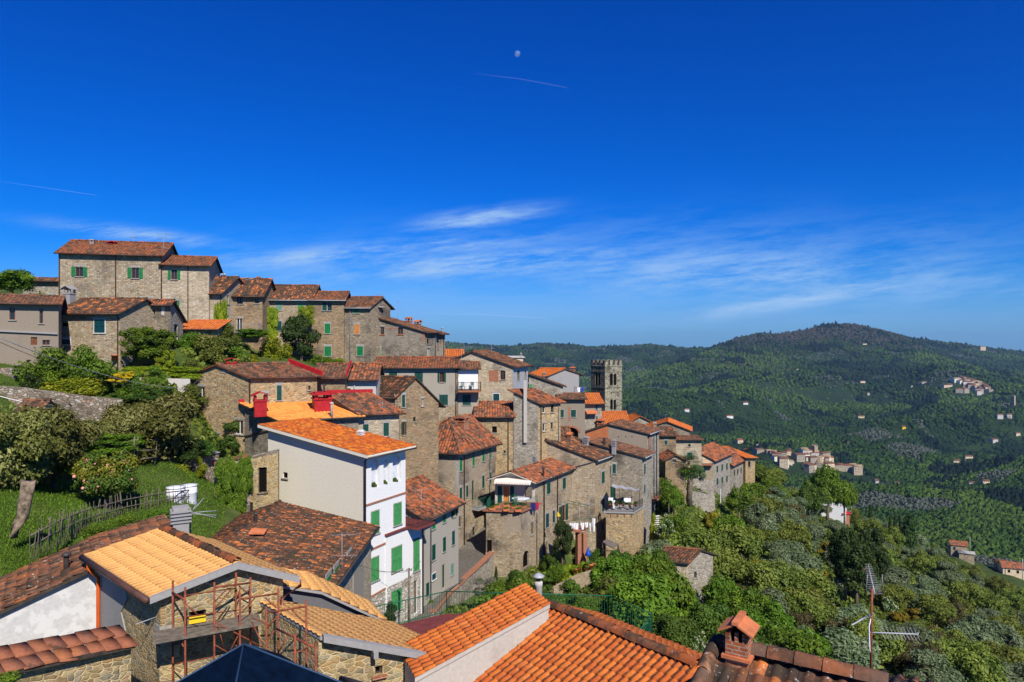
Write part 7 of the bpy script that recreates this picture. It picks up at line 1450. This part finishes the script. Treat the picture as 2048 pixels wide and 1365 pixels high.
# ---------------------------------------------------------------- the slope on the right
def small_house(name, lab, px, py, Y, w, d, hgt, rise, rz, wall, tile, win=0, group=None, cat='house', lod=2, deep=3.0):
    """simple gabled house: base centre at px, py; used where a house is a few pixels wide"""
    c = P(px, py, Y); t = thing(name, lab, cat, c, group); ax = Matrix.Rotation(rz, 3, 'Z'); q = lambda x, y, z: c + ax @ Vector((x, y, 0)) + UP * z
    mb = MB(); a = [(-w / 2, -d / 2), (w / 2, -d / 2), (w / 2, d / 2), (-w / 2, d / 2)]
    for i in range(4):
        (x0, y0), (x1, y1) = a[i], a[(i + 1) % 4]; L = math.hypot(x1 - x0, y1 - y0); u = random.uniform(0, 30)
        if i % 2: mb.add([q(x0, y0, -deep), q(x1, y1, -deep), q(x1, y1, hgt), q((x0 + x1) / 2, (y0 + y1) / 2, hgt + rise), q(x0, y0, hgt)], [(0, 1, 2, 3, 4)], [(u, -deep), (u + L, -deep), (u + L, hgt), (u + L / 2, hgt + rise), (u, hgt)])
        else: mb.add([q(x0, y0, -deep), q(x1, y1, -deep), q(x1, y1, hgt), q(x0, y0, hgt)], [(0, 1, 2, 3)], [(u, -deep), (u + L, -deep), (u + L, hgt), (u, hgt)])
    mb.build('wall', wall, t); o = .35; k = 1 + 2 * o / d
    ql = [[q(-w / 2 - o, -d / 2 - o, hgt - rise * 2 * o / d), q(w / 2 + o, -d / 2 - o, hgt - rise * 2 * o / d), q(w / 2 + o, 0, hgt + rise), q(-w / 2 - o, 0, hgt + rise)], [q(w / 2 + o, d / 2 + o, hgt - rise * 2 * o / d), q(-w / 2 - o, d / 2 + o, hgt - rise * 2 * o / d), q(-w / 2 - o, 0, hgt + rise), q(w / 2 + o, 0, hgt + rise)]]
    nm = NM()
    for s_ in ql:
        if lod == 2: v = np.array([list(p + UP * .12) for p in s_]); nm.add(np.concatenate([v, v - np.array([0, 0, .14])]), np.array([[0, 1, 2, 3], [4, 5, 1, 0], [5, 6, 2, 1], [7, 4, 0, 3]]), np.array([[0, 0], [w * 3, 0], [w * 3, d * 1.5], [0, d * 1.5]] * 2) + random.randint(0, 99))
        else:
            tiles(nm, [p + UP * .1 for p in s_], ax @ Vector((1, 0, 0)), .3, .45, 3, .06, 1)
    nm.build('roof', tile, t)
    for f in range(win):
        x = -w / 2 + w * (f % 3 + .7) / 3.4; z = hgt * (.62 if f < 3 else .2)
        MB().obox(q(x - .4, -d / 2 - .03, z - .5), ax @ Vector((.8, 0, 0)), ax @ Vector((0, .06, 0)), UP * 1.1).build('window', random.choice(['void', 'shutter_dark', 'void']), t)
    return t
small_house('white_house', 'small white house with red porch among trees on the slope', 1668, 1032, 185, 5.2, 6, 4.2, 1.3, R(62), 'stucco_white', 'tile_orange', 0, lod=1)
small_house('porch', 'little red porch roof beside the small white house', 1687, 1033, 183, 1.8, 2.5, 1.0, .3, R(10), 'brick', 'red_paint', cat='porch')
small_house('stone_barn', 'stone barn with tiled roof at the top of the olive terrace', 1916, 1107, 272, 5.5, 5, 3.8, 1.2, R(-25), 'stone_tan', 'tile_mix', 1, lod=1); small_house('shed', 'low grey-roofed shed leaning against the terrace barn', 1932, 1113, 268, 5, 3, 1.6, .5, R(-25), 'stone_tan', 'cement', cat='shed')
small_house('farmhouse', 'beige farmhouse with red roof at the right edge above the olives', 2030, 1150, 262, 9.5, 6, 3.2, 1.6, R(-20), 'stucco_beige', 'tile_mix', 2, lod=1); small_house('shed', 'small red-roofed shed left of the beige farmhouse', 2002, 1130, 268, 4, 3, 1.4, .6, R(-20), 'stone_tan', 'tile_old', cat='shed')
sh = small_house('farmhouse', 'stone farmhouse with blue solar panels on its roof', 1945, 1200, 240, 7.6, 6, 2.6, 1.2, R(-12), 'stone_gold', 'tile_old', 3, lod=1)
c = origin(sh); ax = Matrix.Rotation(R(-12), 3, 'Z'); sl_ = lambda x, t: c + ax @ Vector((x, -3.2 + 3.1 * t, 0)) + UP * (2.6 + 1.2 * t + .18)
for i in range(3): MB().prism([sl_(-.3 + i * 1.05, .25), sl_(.7 + i * 1.05, .25), sl_(.7 + i * 1.05, .8), sl_(-.3 + i * 1.05, .8)], UP * .05).build('solar_panel', 'panel_blue', sh)
MB().box(c + ax @ Vector((-1.6, -1, 0)) + UP * 3, .8, .8, 1.3, R(-12)).build('chimney', 'stucco_beige', sh)
small_house('stone_ruin', 'half-hidden stone ruin with sloping tiled roof among the olives', 1866, 1146, 190, 4.4, 3, 1.2, .8, R(-35), 'stone_tan', 'tile_old', 0, cat='ruin')
for px, yb, yt, Y, lab in ((1792, 1090, 1072, 180, 'white utility pole beside the cypresses'), (1940, 1100, 1074, 265, 'utility pole beside the terrace barn'), (2045, 1155, 1118, 255, 'pale utility pole at the right edge'), (1441, 1080, 978, 108, 'street lamp pole below the pale stone house')): single(MB().tube([P(px, yb, Y) - UP, P(px, yt, Y)], .1, 6), 'utility_pole', 'zinc', lab, 'pole')
# planted individually
PP('evergreen', 1690, 1055, 1185, 82, 92, 'large dark evergreen in the middle of the olive slope, left crown'); PP('evergreen', 1745, 1052, 1180, 84, 94, 'large dark evergreen in the middle of the olive slope, right crown'); PP('evergreen', 1712, 1085, 1200, 100, 89, 'dark evergreen standing in front of the two large dark crowns')
PP('bright', 1655, 928, 1035, 84, 150, 'tall yellow-green oak beside the small white house'); PP('broadleaf', 1625, 960, 1050, 60, 145, 'green tree left of the tall yellow-green oak'); PP('bright', 1690, 955, 1040, 50, 156, 'yellow-green tree right of the tall oak')
for i, (px, a, b, w_, Y) in enumerate(((1780, 1030, 1076, 9, 182), (1790, 1026, 1078, 10, 180), (1800, 1030, 1080, 9, 181))): PP('cypress', px, a, b, w_, Y, ['slim cypress, leftmost of the cypress clump', 'slim cypress in the middle of the cypress clump', 'slim cypress beside the broad conifer'][i])
PP('cypress', 1818, 1025, 1108, 40, 170, 'broad dark conifer standing above the olive terraces'); PP('cypress', 1740, 1008, 1040, 8, 200, 'lone slim cypress below the small white house'); PP('cypress', 1892, 1325, 1372, 16, 66, 'small dark cypress at the lower right among olives')
PP('acacia', 1778, 1185, 1235, 34, 82, 'elder in white blossom beside the television mast'); PP('broom', 1790, 1210, 1275, 80, 74, 'flowering broom just right of the television mast'); PP('broom', 1600, 1090, 1160, 70, 95, 'tall flowering broom left of the large evergreens'); PP('broom', 1640, 1130, 1190, 60, 90, 'flowering broom under the large evergreens'); PP('broom', 1560, 1255, 1345, 110, 46, 'broad flowering broom right of the brick chimney'); PP('broom', 1420, 1015, 1065, 44, 96, 'flowering broom under the pale terrace wall')
# zones of similar plants
rz_ = random.Random(21); placed = []
def ok(x, y, r):
    for a, b, c in placed:
        if (a - x) ** 2 + (b - y) ** 2 < ((c + r) * .62) ** 2: return False
    placed.append((x, y, r)); return True
VIS = []
def zone(n, px0, px1, Y0, Y1, kinds, lab, group, cond=None):
    k = 0; tries = 0
    while k < n and tries < n * 30:
        tries += 1; Y = math.exp(rz_.uniform(math.log(Y0), math.log(Y1))); px = rz_.uniform(px0, px1)
        kd, wlo, whi, hr = rz_.choice(kinds); w_ = rz_.uniform(wlo, whi); x = (px - CX) / F * Y
        z = _g(x, Y); py = zpy(z, Y)
        if cond and not cond(px, Y, py): continue
        if not ok(x, Y, w_ / 2): continue
        plant(kd, Vector((x, Y, z - .2)), w_, w_ * rz_.uniform(.85, 1.15), w_ * hr * rz_.uniform(.85, 1.15), lab[kd] if isinstance(lab, dict) else lab, group[kd] if isinstance(group, dict) else group); k += 1
    return k
def clear(px, Y, py):
    if 1300 < px < 1440 and 55 < Y < 74: return False
    if px < 1335 and 40 < Y < 92: return False
    if 1385 < px < 1520 and 108 < Y < 142: return False
    if px < 1520 and Y > 95: return False
    if px < 1440 and Y > 76: return False
    if 1630 < px < 1710 and 150 < Y < 195: return False
    if 1880 < px and 205 < Y: return False
    if 1640 < px < 1790 and 74 < Y < 98: return False
    if 1300 < px < 1430 and 95 < Y < 130: return False
    return True
LB = lambda s: {'olive': 'silvery grey olive tree ' + s, 'broadleaf': 'rounded mid-green tree ' + s, 'bright': 'fresh bright green tree ' + s, 'broom': 'yellow flowering broom ' + s, 'bush': 'dark green thicket bush ' + s, 'brightbush': 'bright green bush ' + s, 'brown': 'brownish half-bare tree ' + s, 'sprawl': 'straggly green shrub ' + s, 'evergreen': 'dark evergreen ' + s, 'scrub': 'mixed mid-green tree ' + s, 'scrubbush': 'mid-green thicket ' + s}
GB = lambda s: {k: v for k, v in zip(LB('').keys(), [x + s for x in ('olive trees ', 'green trees ', 'bright trees ', 'broom ', 'thicket bushes ', 'bright bushes ', 'bare trees ', 'straggly shrubs ', 'evergreens ', 'mixed trees ', 'thickets ')])}
ol = ('olive', 5.2, 8.2, .9); bl = ('scrub', 4.5, 7.2, 1.0); bt = ('bright', 3.6, 5.6, 1.0); bm_ = ('broom', 3, 5, .8); bs = ('scrubbush', 2.6, 4.6, .85); bb = ('brightbush', 2, 3.4, .8); bn = ('brown', 3.8, 5.6, 1.0); sp = ('sprawl', 2.5, 4, .8); ev = ('evergreen', 4.5, 7, 1.1)
n1 = zone(52, 1335, 1620, 62, 150, [ol, ol, ol, bl, bt, bm_, bn, bl], LB('on the slope between the barn and the pale stone house'), GB('below the pale stone house'), clear)
n2 = zone(70, 1560, 2080, 60, 125, [ol, ol, ol, ol, bl, bl, bm_, bs, bn], LB('on the near slope below the large evergreens'), GB('on the near right slope'), clear)
n3 = zone(75, 1600, 2090, 125, 300, [ol, ol, ol, bl, bs, bl], LB('on the far olive terraces toward the solar-panelled farmhouse'), GB('on the far olive terraces'), lambda px, Y, py: clear(px, Y, py))
n4 = zone(26, 1440, 1760, 30, 62, [bb, bt, bs, bm_, ol, sp], LB('behind the old roof at the bottom right'), GB('behind the bottom right roof'), clear)
n5 = zone(16, 1330, 1460, 74, 90, [bt, bt, bl, bl, bs], LB('on the bank below the palm terraces'), GB('on the bank below the palm'), lambda px, Y, py: not (Y > 82 and px > 1348) and px > 1322 + (Y < 92) * 6)
n6 = zone(22, 1500, 1640, 120, 210, [ol, bl, bl, bs, bt], LB('on the ridge right of the rust-stained end block'), GB('on the ridge beyond the end block'), lambda px, Y, py: px > 1505 and not (1630 < px < 1710))
n7 = zone(18, 930, 1330, 38, 58, [bs, bb, sp, bt], LB('in the garden behind the green railing'), GB('behind the green railing'), lambda px, Y, py: px > 1000 + (Y - 38) * 1.0)
n8 = zone(14, 40, 470, 57, 74, [bs, bb, sp], LB('in the upper garden below the stone houses'), GB('in the upper garden'), lambda px, Y, py: not (90 < px < 365 and Y > 59.5) and not (px < 130 and Y > 56) and py > 690)
print('zones', n1, n2, n3, n4, n5, n6, n7, n8)
# shaggy undergrowth that nobody could count
def undergrowth(name, mat, lab, regs, size, hgt, seed):
    r = np.random.default_rng(seed); nm = NM()
    for px0, px1, Y0, Y1, n, cond in regs:
        Y = np.exp(r.uniform(math.log(Y0), math.log(Y1), n)); px = r.uniform(px0, px1, n); x = (px - CX) / F * Y
        if cond is not None: k = cond(px, Y); x, Y = x[k], Y[k]
        n = len(x); z = ground(x, Y); s = size * r.uniform(.5, 1.5, n) * (Y / 60) ** .35
        a = r.uniform(0, 6.28, n); tl = r.normal(0, .35, (n, 2)); up = np.stack([tl[:, 0], tl[:, 1], np.ones(n)], -1); sd_ = np.stack([np.cos(a), np.sin(a), r.normal(0, .3, n)], -1)
        c = np.stack([x, Y, z + r.uniform(-.05, 1, n) ** 2 * hgt], -1); h_ = hgt * .5 * r.uniform(.5, 1.4, n)
        V = np.stack([c - sd_ * s[:, None] * .5, c + sd_ * s[:, None] * .5, c + sd_ * s[:, None] * .25 + up * h_[:, None], c - sd_ * s[:, None] * .25 + up * h_[:, None]], 1).reshape(-1, 3)
        nm.add(V, np.arange(4 * n).reshape(n, 4), None, np.repeat(r.random(n), 4))
    o = nm.build(name, mat, tint=True); o['kind'] = 'stuff'; o['label'] = lab
undergrowth('grass', 'leaf_bright', 'short sunlit grass of the garden lawn and banks', [(-60, 450, 22, 60, 150000, None)], .035, .15, 3)
undergrowth('undergrowth', 'leaf_scrub', 'tangled undergrowth covering the banks and slope', [(1290, 2120, 42, 130, 60000, lambda p, Y: ~((p < 1440) & (Y > 56) & (Y < 72))), (1480, 2120, 130, 320, 22000, lambda p, Y: ~((p > 1900) & (Y > 245))), (930, 1320, 36, 64, 14000, lambda p, Y: p > 975 + (Y - 36) * .7), (1040, 1290, 58, 72, 9000, None), (880, 1000, 36, 55, 6000, lambda p, Y: p > 868 + (Y - 51) * 8), (60, 500, 58, 78, 9000, lambda p, Y: ~((p > 90) & (p < 365) & (Y > 60)))], .42, .5, 4)
# ---------------------------------------------------------------- wooded mountain, far villages, moon, trails, haze
def forest():
    r = np.random.default_rng(12); NT_ = 130000
    Y = np.exp(r.uniform(math.log(430), math.log(4050), NT_)); px = r.uniform(840, 2140, NT_)
    x = (px - CX) / F * Y; z = ground(x, Y); py = CY - z / Y * F
    # meadows stay open
    me = vnoise(x, Y, 1 / 260., 3, 21.); keep = (me < .9) & (py < 1130) & ((px > 1180) | (Y > 1500)); x, Y, z, px, py = [a[keep] for a in (x, Y, z, px, py)]; n = len(x)
    s = np.clip(2.9 + Y * .0024, 3.8, 11) * r.uniform(.55, 1.35, n); hh = s * r.uniform(.45, .85, n)
    for hx, hy, hr in CLEAR: near = (np.abs(x - hx - (Y - hy) * hx / hy) < hr) & (Y > hy - hr * 2.2) & (Y < hy + hr); s[near] *= .35; hh[near] *= .3
    spec = vnoise(x, Y, 1 / 330., 3, 4.0) + .8 * vnoise(x, Y, 1 / 900., 2, 44.) + r.normal(0, .2, n); alt = np.clip((z + 120) / 170, 0, 1)  # species patches; the broad noise also paints sunlit and shadowed slopes into the tint
    tint = np.clip(.42 + .5 * spec, .05, .72); br = (alt + r.normal(0, .22, n) + .4 * vnoise(x, Y, 1 / 500., 2, 9.)) > .72
    tint[br] = .80 + .14 * r.random(br.sum()); con = (vnoise(x, Y, 1 / 120., 2, 15.) > .36) & (r.random(n) < .8); tint[con] = .02 * r.random(con.sum()); hh[con] *= 1.7
    ov = (vnoise(x, Y, 1 / 150., 2, 33.) > .34) & (alt < .55) & ~con; tint[ov] = .96 + .04 * r.random(ov.sum()); s[ov] *= .7; hh[ov] *= .6
    # lumpy crown: rings of 6
    m = 7; lev = [(-.25, .62), (.18, 1.0), (.62, .78), (.95, .22)]; th = np.arange(m) / m * 2 * np.pi
    base = np.array([[math.cos(t) * q * .5, math.sin(t) * q * .5, zz] for zz, q in lev for t in th]); kq = np.array([(i * m + j, i * m + (j + 1) % m, (i + 1) * m + (j + 1) % m, (i + 1) * m + j) for i in range(3) for j in range(m)])
    rot = r.uniform(0, 6.28, n); ca, sa = np.cos(rot), np.sin(rot)
    B = base[None] * (1 + r.normal(0, .22, (n, len(base), 1)))
    V = np.stack([(B[..., 0] * ca[:, None] - B[..., 1] * sa[:, None]) * s[:, None] + x[:, None], (B[..., 0] * sa[:, None] + B[..., 1] * ca[:, None]) * s[:, None] + Y[:, None], B[..., 2] * hh[:, None] + z[:, None]], -1).reshape(-1, 3)
    Q = (np.arange(n)[:, None, None] * len(base) + kq[None]).reshape(-1, 4)
    nm = NM(); nm.add(V, Q, None, np.repeat(tint, len(base))); o = nm.build('far_forest', 'far_leaf', tint=True); o['kind'] = 'stuff'; o['label'] = 'mixed woods covering the far mountainside'
m, t = newmat('far_leaf')
at = t.n('ShaderNodeAttribute', attribute_name='tint').outputs['Fac']; g = t.n('ShaderNodeNewGeometry').outputs['Position']
c = t.ramp(at, [(0, (.006, .016, .012)), (.15, (.012, .030, .012)), (.4, (.020, .046, .010)), (.6, (.033, .070, .012)), (.72, (.056, .096, .016)), (.8, (.045, .044, .032)), (.94, (.060, .054, .044)), (.97, (.065, .078, .062)), (1, (.085, .10, .082))])
c = t.mix(.8, c, t.ramp(t.noise(g, .35, 4, .7), [(.3, (.45, .45, .45)), (.7, (1.45, 1.45, 1.4))]), 'MULTIPLY')
fin(t, c, .9, None, spec=.1)
CLEAR = []
FW = ['stucco_beige', 'stone_pale', 'stone_beige', 'cement_pale', 'stucco_cream', 'stone_pale']; FT = ['tile_old', 'tile_old', 'tile_rust', 'stone_brown']
def hitY(px, py):
    """distance at which the line of sight meets the far hillside"""
    Ys = np.exp(np.linspace(math.log(480), math.log(3900), 320)); dz = ground((px - CX) / F * Ys, Ys) - (CY - py) / F * Ys; ix = np.where(dz > 0)[0]; Y = float(Ys[ix[0]]) if len(ix) else 2400.0
    CLEAR.append(((px - CX) / F * Y, Y, 14.0)); return Y
def village(pts, Yf, lab, group, scale, seed):
    r = random.Random(seed); pts = pts + [(x + r.uniform(-26, 26), y + r.uniform(-16, 12), w * .75, hh * .9) for x, y, w, hh in pts if r.random() < .8]
    for x, y, w, hh in pts:
        px, py = kx(KF, x), ky(KF, y); Y = hitY(px, py); wm = w * 1.15 * KF[2] / F * Y; hm = hh * 1.5 * KF[2] / F * Y
        small_house('village_house', lab, px, py, Y, wm, wm * r.uniform(.7, 1), hm * .8, hm * .16, r.uniform(-.5, .5), r.choice(FW), r.choice(FT), r.choice([3, 4, 6]), group, deep=14)
KF = (1500, 620, .27846)
v1 = [(385, 1035, 45, 32), (420, 1042, 36, 28), (455, 1060, 50, 30), (525, 1062, 58, 30), (440, 1092, 60, 30), (490, 1100, 44, 34), (540, 1102, 60, 42), (578, 1112, 30, 44), (345, 1080, 62, 36), (400, 1072, 40, 30), (555, 1150, 60, 42), (605, 1150, 40, 28), (645, 1152, 40, 34), (690, 1158, 56, 36), (735, 1148, 40, 32), (772, 1180, 50, 48), (405, 1140, 40, 32), (425, 1165, 50, 44), (130, 1040, 36, 26), (165, 1050, 40, 30), (195, 1072, 56, 36), (245, 1062, 34, 32), (275, 1050, 30, 30), (235, 1128, 52, 52), (180, 1082, 36, 26), (60, 1030, 56, 26), (280, 1112, 40, 24), (500, 1135, 40, 30)]
village(v1, lambda px, py: 1060 + (px - 1540) * .6 - (py - 930) * 3.0, 'pale stone house packed into the tower village below', 'houses of the tower village', 1, 1)
v2 = [(1480, 530, 44, 30), (1508, 505, 36, 22), (1532, 515, 30, 24), (1515, 540, 40, 26), (1550, 530, 34, 26), (1575, 522, 30, 22), (1560, 552, 44, 30), (1595, 540, 36, 28), (1620, 545, 34, 26), (1590, 572, 40, 28), (1640, 560, 36, 28), (1660, 555, 30, 24), (1625, 582, 40, 28), (1665, 580, 36, 30), (1690, 580, 30, 30), (1645, 604, 44, 30), (1535, 598, 44, 28), (1500, 596, 40, 24), (1720, 596, 34, 20), (1550, 572, 34, 24), (1408, 566, 44, 22), (1685, 560, 26, 20)]
village(v2, lambda px, py: 1720 - (py - 770) * 4, 'tiny pale house of the hilltop village', 'houses of the hilltop village', 1, 2)
def ftower(px, pyb, pyt, wpx, Y, lab):
    b = P(px, pyb, Y); H = (pyb - pyt) / F * Y; W = wpx / F * Y; t = thing('far_tower', lab, 'tower', b); MB().box(b - UP * 8, W, W, H + 8, .4).build('shaft', 'stone_tan', t)
    for sx in (-1, 1):
        for sy in (-1, 1): MB().box(b + Vector((sx * W * .35, sy * W * .35, H)), W * .25, W * .25, W * .2, .4).build('merlon', 'stone_tan', t)
    MB().box(b + Vector((-W * .2, -W * .47, H * .66)), W * .16, W * .2, H * .16, .4).build('opening', 'void', t)
ftower(kx(KF, 463), ky(KF, 1056), ky(KF, 975), 9, hitY(kx(KF, 463), ky(KF, 1062)), 'square church tower of the tower village'); ftower(kx(KF, 1894), ky(KF, 680), ky(KF, 618), 4.5, hitY(kx(KF, 1894), ky(KF, 690)), 'slim campanile at the right edge on the far hill')
ones = [('white villa with grey roof under the main ridge woods', 1160, 377, 0, 'stucco_white'), ('white farmhouse on a cleared strip behind the orange gable', 765, 418, 0, 'stucco_white'), ('low white farmhouse below the cleared strip', 1052, 463, 0, 'stucco_white'), ('cream villa standing left above the tower village', 1120, 638, 0, 'stucco_beige'), ('small white house right of the cream villa', 1250, 662, 0, 'stucco_white'), ('pale house just beyond the rust-stained end block', 1168, 700, 0, 'stone_pale'), ('low tiled house beyond the weathered orange roof', 1040, 680, 0, 'stone_tan')]
HY = {0: 1380, 1: 1400, 2: 1250, 3: 640, 4: 700, 5: 520, 6: 480}
for i, (lab, x, y, _, wl) in enumerate(ones):
    px, py = kx(K8, x), ky(K8, y); Y = hitY(px, py); wpx = [10, 9, 13, 13, 7, 12, 14][i]; hp = [6, 5, 5, 9, 6, 7, 5][i]; small_house('farmhouse', lab, px, py, Y, wpx / F * Y, wpx * .7 / F * Y, hp * .75 / F * Y, hp * .3 / F * Y, R([10, -15, 5, 20, 60, 10, 0][i]), wl, 'tile_mix', 3, deep=12)
two = [('white houses pair left of the hilltop village, right one', 1252, 524, 34, 14), ('white house left of the pair by the hilltop village', 1220, 530, 26, 12), ('small red-roofed house under the dark pine clump', 617, 662, 34, 14), ('cream house on the middle terraces of the hill', 797, 775, 46, 20), ('orange-yellow house alone on the green hillside', 1097, 855, 38, 26), ('beige house above the tower village olive grove', 530, 838, 32, 16), ('white house near the far right campanile', 1790, 765, 44, 22), ('beige house right of the white one under the campanile', 1860, 762, 34, 20), ('long white house on the right terraces', 1745, 940, 60, 20), ('beige house near the dark pines at the right', 1918, 895, 36, 18), ('grey house on the lower right terrace', 1565, 1062, 56, 20), ('stone house below the grey terrace house', 1480, 1092, 40, 20), ('white house in the woods right of the tower village', 905, 1244, 36, 32), ('cream hut in the woods below the tower village', 1050, 1250, 38, 18), ('red-roofed cottage low in the right woods', 1690, 1242, 48, 26), ('white cottage left of the red-roofed cottage', 1590, 1246, 36, 16), ('dark red house in the low middle woods', 1245, 1288, 40, 18), ('orange-roofed house high under the pine clump', 820, 248, 34, 8), ('tiny house high on the mountainside', 340, 428, 12, 8), ('orange house on the right ridge line', 1672, 268, 36, 8), ('white hut under the hilltop village road', 1160, 550, 18, 8), ('pale house between trees on the upper slope', 805, 518, 40, 10), ('white hut in a meadow on the upper slope', 850, 602, 16, 10), ('white hut in the olive grove centre', 1002, 914, 14, 8)]
for i, (lab, x, y, w, hh) in enumerate(two):
    px, py = kx(KF, x), ky(KF, y)
    Y = hitY(px, py)
    wm = w * .27846 / F * Y; hm = hh * .27846 / F * Y; small_house('farmhouse', lab, px, py, Y - 6, wm * .9, wm * .6, hm * .6, hm * .3, R((i * 37) % 50 - 25), 'yellow_cloth' if 'orange-yellow' in lab else 'cement_pale' if 'white' in lab else 'stucco_beige', 'tile_old', 3, deep=12)
forest()
# moon and vapour trails
mp_ = P(1035, 108, 20000); t = thing('moon', 'pale gibbous moon high in the blue sky', 'moon', mp_); r_ = 5.6 / F * 20000
me = bpy.data.meshes.new('disc'); import bmesh
bm = bmesh.new(); bmesh.ops.create_uvsphere(bm, u_segments=32, v_segments=20, radius=r_); bm.to_mesh(me); bm.free(); me.materials.append(M['moon_veiled']); me.polygons.foreach_set('use_smooth', [True] * len(me.polygons)); o = bpy.data.objects.new('disc', me); col.objects.link(o); o.parent = t
for pts, w0, lab in ((((945, 147), (1040, 158), (1135, 176)), 1.1, 'thin white vapour trail under the moon'), (((-20, 360), (90, 376), (193, 391)), 1.0, 'thin white vapour trail at the left edge'), (((830, 627), (960, 629), (1090, 637)), 1.6, 'faint vapour trail low above the hills'), (((1470, 515), (1500, 548), (1540, 590)), 1.0, 'short broken vapour trail in the right cirrus')):
    Y = 18000; single(MB().tube([P(*pts[0], Y), P(*pts[1], Y), P(*pts[2], Y)], [w0 * .06 / F * Y, w0 * .35 / F * Y, w0 * .4 / F * Y], 6), 'vapour_trail', 'contrail', lab, 'vapour trail')

# thin blue air: the far hills fade a little
hb = MB(); hb.obox((-12500, -30, -700), Vector((26000, 0, 0)), Vector((0, 9230, 0)), UP * 805)
m, t = newmat('haze_air'); v = t.n('ShaderNodeVolumePrincipled', {'Color': (.42, .70, 1.0, 1), 'Density': .000055, 'Anisotropy': .2}); t.n('ShaderNodeOutputMaterial', {'Volume': v.outputs[0]})
hz = hb.build('haze', 'haze_air'); hz['kind'] = 'stuff'; hz['label'] = 'thin blue air between the town and the mountain'
terrain()
